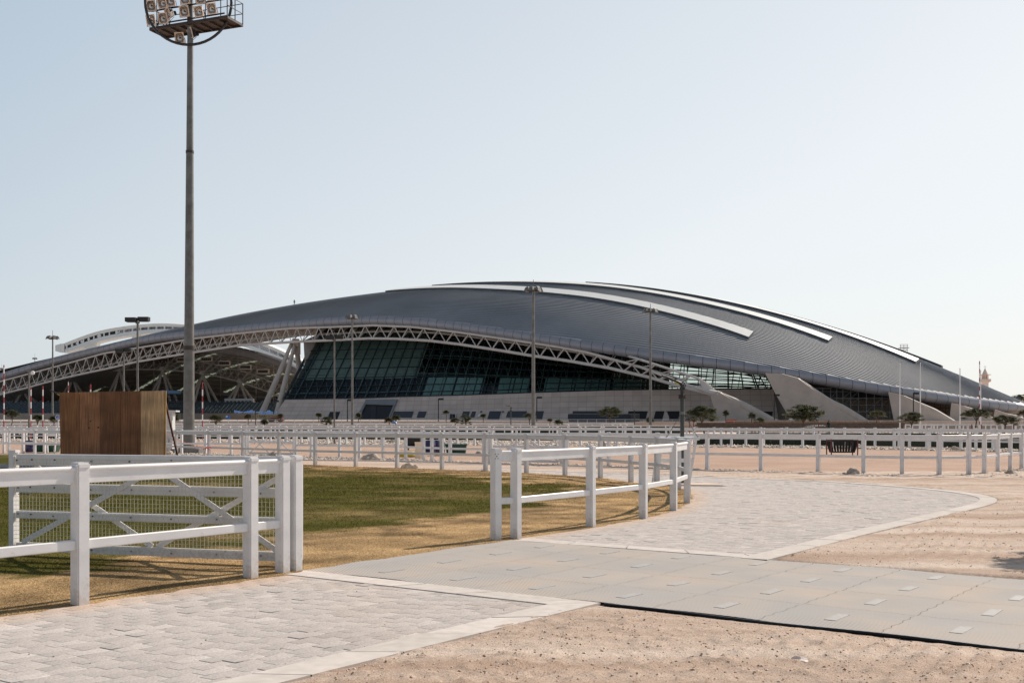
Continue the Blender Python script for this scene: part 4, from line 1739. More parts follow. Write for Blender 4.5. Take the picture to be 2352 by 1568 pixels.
def w_uv(u, v, off=.06):
    """point on the stone wall seen at survey (u, v)"""
    best = None
    lo_f, hi_f = 0.0, 1.0
    h = .5
    for it in range(30):
        f = (lo_f + hi_f) / 2
        p0, p1 = wpt(f, 0), wpt(f, 1)
        v0, v1 = HZ - F * (p0.z - CZ) / p0.y, HZ - F * (p1.z - CZ) / p1.y
        h = (v - v0) / (v1 - v0)
        p = wpt(f, h)
        uu = CU + F * p.x / p.y
        if uu < u:
            lo_f = f
        else:
            hi_f = f
    return wpt((lo_f + hi_f) / 2, h, off)


n = 90
me_rows = [[wpt(i / n, h / 4) for i in range(n + 1)] for h in range(5)]
mb = MB()
mb.grid(me_rows)
so = mb.build('stone_base', M['stone'], O_, fixn=False)
uvl = so.data.uv_layers.new(name='UVMap')
wl = [0]
for i in range(n):
    wl.append(wl[-1] + (me_rows[4][i + 1] - me_rows[4][i]).length)
hgt = 6.9
uvd = {}
for h in range(5):
    for i in range(n + 1):
        uvd[h * (n + 1) + i] = (wl[i], h / 4 * hgt)
for lp in so.data.loops:
    uvl.data[lp.index].uv = uvd[lp.vertex_index]
M['fin_stone'] = mat('fin_stone', (.36, .3, .265), rough=.85, var=.12, scale=.4)
# end fin left of the glass
mb = MB()
mb.slab([P(697, 782, 314), P(748, 760, 320), P(657, 917, 306), P(700, 838, 312)], back * 1.2)
mb.build('end_fin', M['fin_stone'], O_)
mb = MB()
mb.slab([gpt(0, 0, .1), gpt(0, 1, .1), gpt(0, 1, .1) - back * .3, gpt(0, 0, .1) - back * .3], (-.5, .2, 0))
mb.build('edge_trim', M['frame'], O_)


def wall_part(name, pts, m, off=.08, th=.25):
    mb = MB()
    q = [w_uv(u, v, off) for u, v in pts]
    mb.slab(q, (0, th, 0))
    return mb.build(name, m, O_)


wall_part('doorway', [(751, 965), (758, 945.5), (782, 945.5), (774, 965)], M['void'])
wall_part('window', [(901, 959), (905, 944.5), (951, 944.5), (946, 959)], M['slate_window'])
wall_part('window', [(957, 959), (962, 944.5), (981, 944.5), (975.5, 959)], M['slate_window'])
wall_part('window', [(1060, 958.5), (1064, 944.5), (1080, 944.5), (1076, 958.5)], M['slate_window'])
wall_part('window', [(1080, 958.5), (1084.5, 944.5), (1094, 944.5), (1090, 958.5)], M['slate_window'])
wall_part('doorway', [(1119, 965), (1125, 944), (1152, 944), (1146, 965)], M['slate_window'])
wall_part('window', [(1162, 958.5), (1167, 944), (1211, 944), (1206, 958.5)], M['slate_window'])
wall_part('doorway', [(1228, 967), (1231, 944), (1250, 944), (1244, 967)], M['slate_window'])
wall_part('doorway', [(1313, 967), (1316, 944), (1428, 944), (1424, 967)], M['slate_window'])
wall_part('doorway', [(1438, 967), (1444, 944), (1488, 944), (1482, 967)], M['void'])
wall_part('doorway', [(1500, 967), (1506, 944), (1561, 944), (1560, 967)], M['void'])
wall_part('doorway', [(1742, 967), (1745, 945), (1775, 945), (1771, 966)], M['void'])
wall_part('doorway', [(1791, 966), (1789, 945), (1804, 945), (1809, 966)], M['slate_window'])
# service door leaf standing open
wall_part('door', [(1034, 963), (1035, 951), (1040, 950.5), (1040, 963)], M['container'], .3)
wall_part('door', [(1049.5, 962), (1049.5, 950), (1051, 950), (1051, 962)], M['white_paint'], .6)
wall_part('doorway', [(1040, 963), (1040, 951), (1049, 951), (1049, 963)], M['void'])
# entrance porch
M['porch'] = mat('grey_concrete', (.2, .21, .22), rough=.8, var=.15, scale=.6)
mb = MB()
o1 = [w_uv(u, v, .5) for u, v in ((828, 946), (843, 917), (912, 917), (906, 930), (842, 928), (834, 946))]
mb.slab(o1, (0, .9, 0))
mb.slab([w_uv(u, v, .5) for u, v in ((906, 930), (912, 917), (915, 917), (897, 962), (893, 962))], (0, .9, 0))
mb.build('porch', M['porch'], O_)
wall_part('doorway', [(822, 965), (842, 929), (906, 931), (892, 965)], M['void'], .12)
mb = MB()
mb.slab([w_uv(u, v, .22) for u, v in ((852, 965), (853, 931), (865, 932), (864, 965))], (0, .2, 0))
mb.build('pillar', M['dark_steel'], O_)

# --- concrete fins with rounded backs
def fin(name, outline, Y, ridge, r, th=2.2):
    mb = MB()
    n = len(ridge)
    mb.slab([P(u, v, Y) for u, v in outline], (th * .45, th * .9, 0))
    rp = [Vector(a_) for a_ in smooth_curve([P(u, v, Y + .9) + Vector((.25, 0, -.1)) for u, v in ridge], 5)]
    mb.tube(rp, [r * min(1, .25 + 1.6 * i_ / len(rp)) for i_ in range(len(rp))], 14)
    return mb.build(name, M['conc'], O_, smooth=True)


fin('buttress', [(1631, 908), (1648, 898), (1690, 922), (1776, 972), (1655, 972), (1638, 930)], 232.5, [(1642, 899), (1700, 930), (1783, 975)], 1.05)
fin('buttress', [(1757, 856), (1795, 858), (1832, 868), (1905, 921), (1990, 972), (1819, 972), (1806, 947), (1776, 895)], 236, [(1835, 872), (1903, 922), (1942, 945), (1990, 975)], 1.0)
fin('buttress', [(2040, 900), (2075, 908), (2112, 924), (2190, 975), (2055, 975)], 239, [(2096, 920), (2140, 945), (2190, 975)], .9)
fin('buttress', [(2185, 925), (2215, 932), (2288, 974), (2180, 974)], 243, [(2215, 934), (2250, 952), (2288, 974)], .85)
fin('buttress', [(2285, 940), (2310, 948), (2360, 972), (2280, 972)], 247, [(2308, 950), (2335, 961), (2362, 973)], .8)
mb = MB()
mb.slab([P(1768, 893, 252), P(1812, 893, 251), P(1845, 974, 250), P(1772, 974, 250)], (0, 1, 0))
mb.build('end_wall', M['fin_stone'], O_)
# recessed wall behind the fins
mb = MB()
RW = [(1770, 262), (1850, 260), (1950, 258), (2050, 258), (2150, 259), (2250, 262), (2345, 266)]
mb.grid([[P(u, 972, Y) for u, Y in RW], [P(u, 918, Y) for u, Y in RW]], 0)
mb.grid([[P(u, 918, Y) for u, Y in RW], [P(u, 880 + max(0, (u - 1950) * .08), Y) for u, Y in RW]], 1)
mb.grid([[P(u, 880 + max(0, (u - 1950) * .08), Y) for u, Y in RW], [P(u, np.interp(u, [1770, 1950, 2150, 2345], [846, 874, 905, 934]), Y + 1) for u, Y in RW]], 2)
mb.build('recessed_wall', [M['tan_wall'], M['slate_window'], M['interior']], O_)

# --- raking columns carrying the left end of the roof
cm = MB()
cm.tube([P(596, 966, 305), P(600.7, 950, 305.5), P(640, 860, 313), P(670, 787, 319)], [.78, .8, .72, .45], 12)
cm.build('raking_column', M['conc'], O_, smooth=True)
cm = MB()
cm.tube([P(632, 966, 303), P(636, 950, 303.5), P(659, 860, 312), P(678, 787, 319)], [.78, .8, .72, .45], 12)
cm.build('raking_column', M['conc'], O_, smooth=True)
cm = MB()
cm.tube([P(690, 872, 318), P(686, 835, 319), P(681, 800, 320)], [.8, .75, .7], 12)
cm.box(P(680, 800, 320), (2.2, 2, 3.4))
cm.box(P(680, 787, 319), (1.6, 1.6, 2.2))
cm.build('raking_column', M['conc'], O_, smooth=False)

# ================================================================ GRANDSTAND beyond the left end
gs = thing('grandstand', 'open grandstand canopy on branching columns beyond the arena, white arched spine beam on top', 'grandstand', P(300, 965, 420))
FE = [(-200, 900, 402), (-60, 868, 400), (60, 838, 398), (160, 815, 396), (250, 798, 395), (330, 789.5, 394), (398, 788, 393), (480, 792, 393), (560, 802, 394), (640, 825, 395), (690, 848, 396), (735, 872, 397), (770, 893, 398)]
BE = [(-200, 935, 482), (-60, 932, 482), (60, 926, 481), (160, 918, 480), (250, 911, 480), (330, 905, 480), (398, 902, 480), (480, 903, 480), (560, 908, 480), (640, 916, 481), (690, 924, 482), (735, 932, 482), (770, 940, 482)]
fe_ = smooth_curve([P(*p) for p in FE], 6)
be_ = smooth_curve([P(*p) for p in BE], 6)
mb = MB()
M['translucent_roof'], nt, b = new_mat('translucent_roof')
tl = nt.nodes.new('ShaderNodeBsdfTranslucent')
tl.inputs['Color'].default_value = (.13, .15, .115, 1)
nt.links.new(tl.outputs['BSDF'], nt.nodes['Material Output'].inputs['Surface'])
fe2, be2 = smooth_curve([P(*p) for p in FE], 24), smooth_curve([P(*p) for p in BE], 24)
cg = [[a.lerp(c, j / 56) + Vector((0, 0, 2.2 * math.sin(math.pi * j / 56))) for a, c in zip(fe2, be2)] for j in range(57)]
for j in range(56):
    for i in range(len(fe2) - 1):
        w_ = (j + .5) / 56
        f_ = (CU + F * fe2[i].x / fe2[i].y + 200) / 970
        strip = .14 < w_ < .97 and ((w_ + f_ / .26) / .42) % 1 < .085
        mb.add([cg[j][i], cg[j][i + 1], cg[j + 1][i + 1], cg[j + 1][i]], [(0, 1, 2, 3)], 1 if strip else 0)
M['canopy_skin'] = mat('canopy_panel', (.38, .37, .37), rough=.7, var=.15, scale=.1)
cano = mb.build('canopy', [M['canopy_skin'], M['translucent_roof']], gs, smooth=True)
mb = MB()
pr = [(.0, .4), (.6, -.3), (.7, -1.4), (.3, -2.4), (-.6, -2.8)]
rr_ = []
for p in fe_:
    rr_.append([p + Vector((0, -a, z)) for a, z in pr])
for i in range(len(rr_) - 1):
    r0 = [q.lerp(w_, .03) for q, w_ in zip(rr_[i], rr_[i + 1])]
    mb.grid([r0, rr_[i + 1]])
mb.build('canopy_fascia', M['fascia'], gs)
# purlins and trusses under the canopy
mb = MB()
for wv_ in np.arange(.06, 1.0, .075):
    mb.tube([a.lerp(c, wv_) + Vector((0, 0, 2.2 * math.sin(math.pi * wv_) - .5)) for a, c in zip(fe_, be_)], .12, 4)
for i in range(2, len(fe_), 3):
    a, c = fe_[i], be_[i]
    up = [a.lerp(c, t) + Vector((0, 0, 2.2 * math.sin(math.pi * t) - .6)) for t in np.linspace(.03, .97, 16)]
    lo = [p + Vector((0, 0, -3.0)) for p in up]
    mb.tube(lo[1:-1], .2, 4)
    for k in range(1, 14):
        mb.tube([lo[k], up[k + 1]], .1, 3, caps=False)
        mb.tube([lo[k + 1], up[k]], .1, 3, caps=False)
M['steel_grey2'] = mat('grey_lattice_steel', (.55, .54, .53), rough=.6)
mb.build('roof_truss', M['steel_grey2'], gs)
M['steel_grey'] = mat('pale_grey_steel', (.5, .5, .49), rough=.5, var=.1, scale=.4)
# branching columns and the arched truss joining their heads
APX = [(-60, 925), (53, 895), (167, 867), (274.5, 851), (373.6, 850), (465, 859), (551, 878)]
YA = 412
for u, v in APX[1:]:
    mb = MB()
    top = P(u, v, YA)
    for du, dY in ((-38, 6), (-22, -4), (20, -4), (40, 6)):
        mb.tube([P(u + du * 1.05, 966, YA + dY), P(u + du * .95, 930, YA + dY), top], [.55, .5, .36], 8)
    mb.box(top + Vector((0, 0, .6)), (1.7, 1.7, 1.4))
    mb.build('branching_column', M['steel_grey'], gs, smooth=True)
mb = MB()
cv = smooth_curve([P(u, v - 1, YA) for u, v in APX] + [P(640, 910, YA), P(700, 935, YA)], 6)
cu = [p + Vector((0, 2, 4.2)) for p in cv]
mb.tube(cv, .28, 5)
mb.tube(cu, .24, 5)
for i in range(0, len(cv) - 2, 1):
    mb.tube([cv[i], cu[i + 1]], .12, 4)
    mb.tube([cu[i], cv[i + 1]], .12, 4)
for u, v in APX[1:]:
    for s_ in (-1, 1):
        a = P(u, v, YA)
        mb.tube([a, P(u + 62 + 12 * s_, v - 46 + 6 * s_, YA - 14 + 4 * s_)], .22, 5)
mb.build('arched_truss', M['steel_grey'], gs)
# floodlight boxes hung under the canopy
for u, v in ((475, 825), (516, 834), (564, 843), (605, 853), (420, 826), (165, 843)):
    mb = MB()
    c = P(u, v, 396)
    mb.box(c, (4.0, 1.4, 1.7), 0, mi=0)
    for k in range(5):
        mb.box(c + Vector((-1.4 + .7 * k, -.72, 0)), (.62, .1, 1.0), mi=1)
    mb.build('light_box', [M['truss'], M['black']], gs)
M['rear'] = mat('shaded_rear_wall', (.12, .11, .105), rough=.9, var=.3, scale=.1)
# seating tiers and outer wall
mb = MB()
for k in range(9):
    mb.box((XU(280, 375) + 0, 371 + k * 1.6, 4.4 + k * .45), (118, 1.6, .9 + k * .02))
    for x in np.arange(-58, 58, 1.3):
        if R.random() < .92:
            mb.box((XU(280, 375) + x, 370.8 + k * 1.6, 5.15 + k * .45), (.7, .4, .6))
mb.build('seating', M['seat_blue'], gs)
mb = MB()
mb.grid([[p + Vector((0, .5, 1.5)) for p in be_], [Vector((p.x, p.y + .5, 1)) for p in be_]])
mb.build('rear_wall', M['rear'], gs)
mb = MB()
for u0, u1, Y in ((-120, 137, 366), (137, 330, 365.4), (330, 500, 366), (500, 660, 365.4)):
    a, b_ = P(u0, 970, Y), P(u1, 970, Y)
    mb.box(((a.x + b_.x) / 2, Y, 2.9), (b_.x - a.x, .6, 3.6))
mb.build('outer_wall', M['tan_wall'], gs)
mb = MB()
mb.box(P(550, 935, 385), (9.8, 2, 6.0))
mb.build('scoreboard', M['cabinet'], gs)
# white arched spine beam with a dark band and discs painting sky in its holes
SB = [(148, 788, 809.5), (184, 774, 798), (220, 762, 785.5), (257, 753.6, 777), (312, 746, 768), (367, 742.6, 764), (424, 745, 765.5), (480, 752, 774), (518, 761, 784), (562, 773, 797), (628, 797, 822), (680, 822, 843), (730, 848, 868), (790, 884, 902)]
Ys = 452
tp = smooth_curve([P(u, a, Ys) for u, a, b_ in SB], 6)
bt = smooth_curve([P(u, b_, Ys) for u, a, b_ in SB], 6)
mb = MB()
dd = Vector((.6, 6.0, 0))
rows = []
for a, c in zip(tp, bt):
    rows.append([a + dd * .25, a, a.lerp(c, .3) + dd * .06, a.lerp(c, .3) + dd * .14, a.lerp(c, .62) + dd * .14, a.lerp(c, .62) + dd * .06, c, c + dd, a + dd * .95 + Vector((0, 0, .5)), a + dd * .25])
n = len(rows[0])
for i in range(len(rows) - 1):
    for k in range(n - 1):
        mb.add([rows[i][k], rows[i + 1][k], rows[i + 1][k + 1], rows[i][k + 1]], [(0, 1, 2, 3)], 1 if (k == 3 and 0 < i) else 0)
# rounded nose at the left tip
a, c = tp[0], bt[0]
mid = a.lerp(c, .5)
base = [a + dd * .25, a, c, c + dd, a + dd * .95]
tip = [mid + (q - mid) * s_ + Vector((o_, 1.5, 0)) for s_, o_ in ((.93, -2.2), (.62, -4.3)) for q in base]
mb.add(base + tip[:5], [(k, (k + 1) % 5, 5 + (k + 1) % 5, 5 + k) for k in range(5)], 0)
mb.add(tip, [(k, (k + 1) % 5, 5 + (k + 1) % 5, 5 + k) for k in range(5)] + [(5, 6, 7, 8, 9)], 0)
for i in range(1, len(tp) - 1, 2):
    a, c = tp[i], bt[i]
    mb.beam(a.lerp(c, .28) + dd * .1, a.lerp(c, .64) + dd * .1, .16, .5, mi=0)
sb = mb.build('spine_beam', [M['white_beam'], M['black']], gs, fixn=True)
mb = MB()
for i in range(3, len(tp) - 1):
    for t in (0, .34, .68):
        if i < 20 and R.random() < .86:
            continue
        a, c = tp[i].lerp(tp[i + 1], t), bt[i].lerp(bt[i + 1], t)
        q = a.lerp(c, .46) + dd * .1
        hole_disc = MB()
        hole_disc.tube([q, q + Vector((0, .2, 0))], .55, 8)
        hole_disc.build('lamp', M['white_paint'], gs)  # white discs paint the bright sky seen through round holes, no lamps
for u0, u1, v0, v1 in ((198, 224, 782, 806), (305, 327, 760, 776), (503, 522, 772, 800), (598, 614, 800, 822)):
    p0, p1 = P(u0, v0, Ys + 1), P(u1, v0, Ys + 1)
    q0, q1 = P(u0 - 3, v1 + 6, Ys + 2), P(u1 - 6, v1 + 6, Ys + 2)
    mb = MB()
    mb.slab([p0, p1, q1, q0], (0, 4, 0))
    mb.build('strut', M['white_beam'], gs)
# ================================================================ TALL FLOODLIGHT MAST
def add_hex(mb, pts, rs, n=10):
    mb.tube(pts, rs, n)


mx_, my_ = XU(433.5, 61.2), 61.2
mast = thing('floodlight_mast', 'very tall grey steel floodlight mast with a hooped lamp head rising left of centre', 'floodlight', (mx_, my_, 0))
mb = MB()
pc = Vector((mx_, my_, 0))
lean = Vector((.085, 0, 0))
zt = 27.0


def mz(z):
    return pc + lean * (z / 23) + Vector((0, 0, z))


mb.tube([mz(.25), mz(5.75)], [.31, .285], 12)
mb.tube([mz(5.75), mz(16.4)], [.27, .205], 12)
mb.tube([mz(16.4), mz(zt)], [.195, .14], 12)
mb.build('pole', M['galv'], mast, smooth=True)
mb = MB()
mb.tube([mz(16.3), mz(16.44)], [.225, .225], 12)
mb.build('joint_band', M['rust_steel'], mast, smooth=True)
mb = MB()
mb.tube([mz(5.6), mz(5.82)], [.315, .315], 12)
mb.build('joint_band', M['rust_steel'], mast, smooth=True)
mb = MB()
mb.box(pc + Vector((0, 0, .12)), (1.5, 1.5, .24))
for k in range(10):
    a = k * .628
    mb.tube([pc + Vector((.45 * math.cos(a), .45 * math.sin(a), .2)), pc + Vector((.45 * math.cos(a), .45 * math.sin(a), .42))], .035, 5)
mb.tube([pc + Vector((0, 0, .24)), pc + Vector((0, 0, .3))], .55, 12)
mb.build('base_plate', M['galv'], mast)
# service platform
fl, frr = Vector((-19.95, 61.9, 23.32)), Vector((-15.2, 60.0, 23.32))
ex = (frr - fl).normalized()
ey_ = Vector((-ex.y, ex.x, 0))
W_, D_ = (frr - fl).length, 1.4
mb = MB()


def pl(x, y, z=0.0):
    return fl + ex * x + ey_ * y + Vector((0, 0, z))


mb.slab([pl(0, 0), pl(W_, 0), pl(W_, D_), pl(0, D_)], (0, 0, .05))
for x in np.linspace(0, W_, 9):
    mb.beam(pl(x, 0, -.05), pl(x, D_, -.05), .06, .1)
for y in (0, D_):
    mb.beam(pl(0, y, -.02), pl(W_, y, -.02), .07, .16)
mb.build('platform', M['rust_steel'], mast)
mb = MB()
for (x, y) in ((0, D_), (W_ * .5, D_), (W_, D_), (W_, 0), (W_, D_ * .5), (0, D_ * .5)):
    mb.tube([pl(x, y), pl(x, y, 1.15)], .028, 5)
for z in (.6, 1.15):
    mb.tube([pl(0, D_, z), pl(W_, D_, z), pl(W_, 0, z)], .024, 5)
    mb.tube([pl(0, 0, z), pl(0, D_, z)], .024, 5)
mb.build('guard_rail', M['rust_steel'], mast)
mb = MB()
hc = Vector((XU(432.5, 60.7), 60.7, ZV(5, 60.7)))
hx_ = Vector((1, .03, 0)).normalized()
tl_ = Vector((0, 0, 1))
mb.tube([hc + hx_ * (2.31 * math.cos(a)) + tl_ * (2.31 * math.sin(a)) for a in np.linspace(0, 2 * math.pi, 49)], .075, 7, caps=False)
mb.build('hoop', M['dark_steel'], mast, smooth=True)
mb = MB()
for z in (.3, 1.05, 1.8):
    mb.beam(pl(.15, -.02, z - .12), pl(W_ - .15, -.02, z - .12), .05, .07)
for x in (.5, W_ * .27, W_ * .5, W_ * .73, W_ - .4):
    mb.tube([pl(x, -.02, 0), pl(x, -.02, 2.3)], .025, 5)
mb.build('lamp_bar', M['dark_steel'], mast)


def flood_mesh():
    mb = MB()
    # local: front faces -y
    rim = [(-.23, -.16, -.27), (.23, -.16, -.27), (.23, -.16, .27), (-.23, -.16, .27)]
    bk = [(-.13, .14, -.15), (.13, .14, -.15), (.13, .14, .15), (-.13, .14, .15)]
    mb.add(rim + bk, [(0, 4, 5, 1), (1, 5, 6, 2), (2, 6, 7, 3), (3, 7, 4, 0), (4, 7, 6, 5)], 0)
    for (c, s) in (((0, -.17, .27), (.5, .05, .045)), ((0, -.17, -.27), (.5, .05, .045)), ((.23, -.17, 0), (.045, .05, .5)), ((-.23, -.17, 0), (.045, .05, .5))):
        mb.box(c, s, mi=1)
    n = 14
    # dished reflector
    for k, (r0, y0, r1, y1) in enumerate(((.235, -.165, .2, -.1), (.2, -.1, .12, -.02), (.12, -.02, .03, .0))):
        vs = []
        for r, y in ((r0, y0), (r1, y1)):
            for j in range(n):
                a = 2 * math.pi * j / n
                vs.append((r * math.cos(a), y, r * 1.12 * math.sin(a)))
        mb.add(vs, [(j, (j + 1) % n, n + (j + 1) % n, n + j) for j in range(n)], 2)
    mb.add([(-.23, -.16, -.27), (.23, -.16, -.27), (.23, -.16, .27), (-.23, -.16, .27)], [(0, 1, 2, 3)], 1)
    for v in range(len(mb.v) - 4, len(mb.v)):
        x, y, z = mb.v[v]
        mb.v[v] = (x, -.155 + .0, z)
    mb.f.pop(); mb.m.pop(); mb.c.pop()
    # corner webs between dish and rim
    for sx in (-1, 1):
        for sz in (-1, 1):
            mb.add([(sx * .23, -.165, sz * .27), (sx * .23, -.165, sz * .1), (sx * .17, -.163, sz * .19), (sx * .09, -.165, sz * .27)], [(0, 1, 2, 3)], 1)
    mb.tube([(0, -.09, 0), (.06, -.1, .0)], .035, 6, mi=3)
    mb.box((.0, .22, .0), (.16, .2, .2), mi=3)
    mb.tube([(-.26, .0, 0), (-.28, 0, -.3), (.28, 0, -.3), (.26, 0, 0)], .018, 4, mi=3)
    return mesh_from('flood_lamp', mb, [M['dark_steel'], M['lamp_rim'], M['lens'], M['black']])


FM = flood_mesh()
NORM = -ey_
rz0 = math.atan2(NORM.y, NORM.x) + math.pi / 2
lm = [(.3, .34), (1.1, .34), (1.58, .55), (2.5, .54), (3.5, .38), (4.3, .42),
      (.3, 1.14), (1.1, 1.16), (1.6, 1.22), (2.55, 1.2), (3.55, 1.1), (4.3, 1.15),
      (.7, 1.92), (1.5, 1.95), (2.5, 1.9), (3.4, 1.84), (4.2, 1.9), (1.75, -.62), (2.62, -.5)]
for i, (x, z) in enumerate(lm):
    yy_ = -.22 if i < 17 else .35
    inst('flood_lamp', FM, mast, pl(x, yy_, z) - pc, rot=(math.radians(14 + R.uniform(-4, 4)), math.radians(-7), rz0 + R.choice((-.5, .25, .45, .55))), scale=(.98, .98, .98))

# ================================================================ SMALLER LIGHTS
def cross_light(label, u, Y, vtop, vhead, rb, rt, zbase=0.0, W=2.2):
    x = XU(u, Y)
    t = thing('stadium_light', label, 'street lamp', (x, Y, zbase), 'cross arm floodlight poles')
    zt, zh = ZV(vtop, Y), ZV(vhead, Y)
    mb = MB()
    c = Vector((x, Y, 0))
    mb.tube([c + Vector((0, 0, zbase)), c + Vector((0, 0, zh))], [rb, rt], 8)
    mb.tube([c + Vector((0, 0, zh)), c + Vector((0, 0, zt))], [.05, .03], 5)
    mb.build('pole', M['galv'], t, smooth=True)
    mb = MB()
    hh = c + Vector((0, 0, zh))
    n = 6
    mb.tube([hh + Vector((W * .33 * math.cos(a), W * .33 * math.sin(a), -.2)) for a in np.linspace(0, 2 * math.pi, 13)], .05, 4, caps=False)
    for k in range(3):
        a = k * math.pi / 3
        mb.tube([hh + Vector((W * .33 * math.cos(a), W * .33 * math.sin(a), -.2)), hh - Vector((W * .33 * math.cos(a), W * .33 * math.sin(a), .2))], .04, 4)
    mb.build('ring', M['dark_steel'], t)
    for k in range(n):
        a = 2 * math.pi * k / n + .2
        d = Vector((math.cos(a), math.sin(a), 0))
        q = hh + d * W * .33
        mb = MB()
        s = Vector((-d.y, d.x, 0))
        p = [q - d * .12 + s * .3, q + d * W * .18 + s * .26 + Vector((0, 0, -.28)), q + d * W * .18 - s * .26 + Vector((0, 0, -.28)), q - d * .12 - s * .3]
        tp_ = [q + s * .2 + Vector((0, 0, .3)), q + d * W * .1 + s * .2 + Vector((0, 0, .16)), q + d * W * .1 - s * .2 + Vector((0, 0, .16)), q - s * .2 + Vector((0, 0, .3))]
        mb.add(p + tp_, [(0, 1, 2, 3), (7, 6, 5, 4), (0, 4, 5, 1), (1, 5, 6, 2), (2, 6, 7, 3), (3, 7, 4, 0)])
        mb.build('lamp_head', M['galv'], t)
    return t


cross_light('tallest and thickest cross arm light pole, in front of the middle of the arena', 1225, 130, 642, 664, .24, .15)
cross_light('cross arm light pole in front of the left part of the dark glass wall', 809, 162, 710, 728, .19, .12)
cross_light('cross arm light pole before the right end of the glass, left of the rain gun', 1494, 153, 697, 713, .22, .13)
cross_light('cross arm light pole at left in front of the sloping roof edge, beside the hoarding', 121, 190, 758, 775, .2, .12)
cross_light('tiny distant cross arm light above the low left roof edge, nearer the white beam', 80, 430, 812, 823, .2, .12, 0, 1.9)
cross_light('tiny distant cross arm light above the roof at the left edge of the picture', 4, 440, 836, 846.5, .2, .12, 0, 1.9)


def twin_box_light(label, u, Y, v, w=1.35, r=.085):
    x = XU(u, Y)
    t = thing('lamp_post', label, 'street lamp', (x, Y, 0), 'twin box lamp posts')
    zt = ZV(v, Y)
    mb = MB()
    mb.tube([(x, Y, 0), (x, Y, zt - .1)], [r, r * .8], 8)
    mb.build('pole', M['galv'], t, smooth=True)
    for s in (-1, 1):
        mb = MB()
        mb.box((x + s * w * .27, Y + s * .14, zt + .06 + s * .03), (w * .5, .5, .27))
        mb.box((x + s * w * .27, Y + s * .14, zt - .09 + s * .03), (w * .4, .4, .04))
        mb.build('lamp_box', M['black'], t)
    mb = MB()
    mb.tube([(x, Y, zt - .22), (x, Y, zt - .08)], .14, 8)
    mb.build('bracket', M['galv'], t)
    return t


twin_box_light('lamp post with two flat black box heads rising above the wooden hoarding', 316, 73, 735.5)
twin_box_light('smaller lamp post with black box heads above the hoarding, left of the taller one', 284.5, 104, 806, 1.3, .1)
twin_box_light('lamp post with two flat black boxes before the left end of the glass wall', 768, 88, 776, 1.35, .075)


def small_lamp(label, u, vt, Y, vb=966, side=1):
    x = XU(u, Y)
    t = thing('lamp_post', label, 'street lamp', (x, Y, ZV(vb, Y)), 'black single arm lamp posts')
    zt, zb = ZV(vt, Y), 1.4
    mb = MB()
    mb.tube([(x, Y, zb), (x, Y, zt)], [.12, .1], 6)
    mb.build('pole', M['dark_steel'], t)
    mb = MB()
    mb.box((x + side * .55, Y, zt - .1), (1.0, .5, .38))
    mb.build('lamp_box', M['black'], t)
    return t


for lb, u, vt in (('black single head lamp post by the stone wall, left of the entrance porch', 798, 917.5), ('black single head lamp post in front of the stone wall right of the entrance porch', 1007, 915),
                  ('black single head lamp post close beside the tallest light pole', 1233, 911.5), ('black single head lamp post between the two big concrete fins', 1778.5, 906),
                  ('black single head lamp post under the white roof edge at far right', 2098, 902), ('black single head lamp post between the feet of the raking columns', 628.6, 920)):
    small_lamp(lb, u, vt, 226)


def stripe_pole(label, u, vt, Y, r=.055, n=None, name='striped_pole'):
    x = XU(u, Y)
    zt = ZV(vt, Y)
    mb = MB()
    k = 0
    z = -.02
    while z < zt:
        z1 = min(zt, z + .62)
        mb.tube([(x, Y, z), (x, Y, z1)], r, 6, mi=k % 2)
        z = z1
        k += 1
    if k % 2 == 0:
        mb.tube([(x, Y, zt), (x, Y, zt + .12)], r * 1.2, 6, mi=0)
    o = mb.build(name, [M['red'], M['white_paint']], None, loc=(x, Y, 0))
    tag(o, label, 'pole', 'red and white striped poles')
    return o


stripe_pole('red and white striped pole at the left edge, tallest of the four on the left', 9, 838, 118, .06)
stripe_pole('red and white striped pole just right of the grey camera post', 71, 890, 112)
stripe_pole('red and white striped pole between the camera post and the hoarding', 98.5, 886, 112)
stripe_pole('red and white striped pole just right of the tall floodlight mast', 465, 880, 112)
stripe_pole('thin striped pole tip showing above the hoarding near its left end', 157, 878, 118, .04)
stripe_pole('red striped pole tip showing above the hoarding near its middle', 208, 882, 112, .06)
stripe_pole('tall red and white pole in front of the minaret at far right', 2250, 829, 160, .065)


def flagpole(label, u, vt, Y):
    x = XU(u, Y)
    t = thing('flagpole', label, 'flagpole', (x, Y, 0), 'bare flagpoles')
    mb = MB()
    mb.tube([(x, Y, 0), (x, Y, ZV(vt, Y))], [.11, .06], 7)
    mb.build('pole', M['white_paint'], t)
    mb = MB()
    mb.lathe([(.02, 0), (.1, .05), (.1, .12), (.02, .18)], (x, Y, ZV(vt, Y)), 7)
    mb.build('finial', M['white_paint'], t)


flagpole('bare white flagpole left of the black lamp post at far right', 2067, 838, 165)
flagpole('bare white flagpole in front of the end of the third roof strip', 2114, 836, 165)
flagpole('bare white flagpole halfway between the other flagpoles and the minaret', 2205, 848, 165)
flagpole('white flagpole close beside the red striped pole in front of the minaret', 2252.5, 852, 168)

# camera post
t = thing('camera_post', 'slim grey post with a white dome security camera at left', 'camera post', (XU(66.5, 98), 98, 0))
mb = MB()
x = XU(66.5, 98)
mb.tube([(x, 98, 0), (x, 98, ZV(853, 98))], [.09, .075], 8)
mb.build('pole', M['galv'], t)
mb = MB()
zc = ZV(853, 98)
mb.box((x + .18, 97.9, zc + .02), (.5, .2, .12))
mb.build('bracket', M['galv'], t)
mb = MB()
mb.lathe([(.02, -.2), (.14, -.14), (.17, 0), (.14, .1), (.03, .14)], (x + .42, 97.8, zc - .1), 10)
mb.build('camera_dome', M['white_paint'], t, smooth=True)

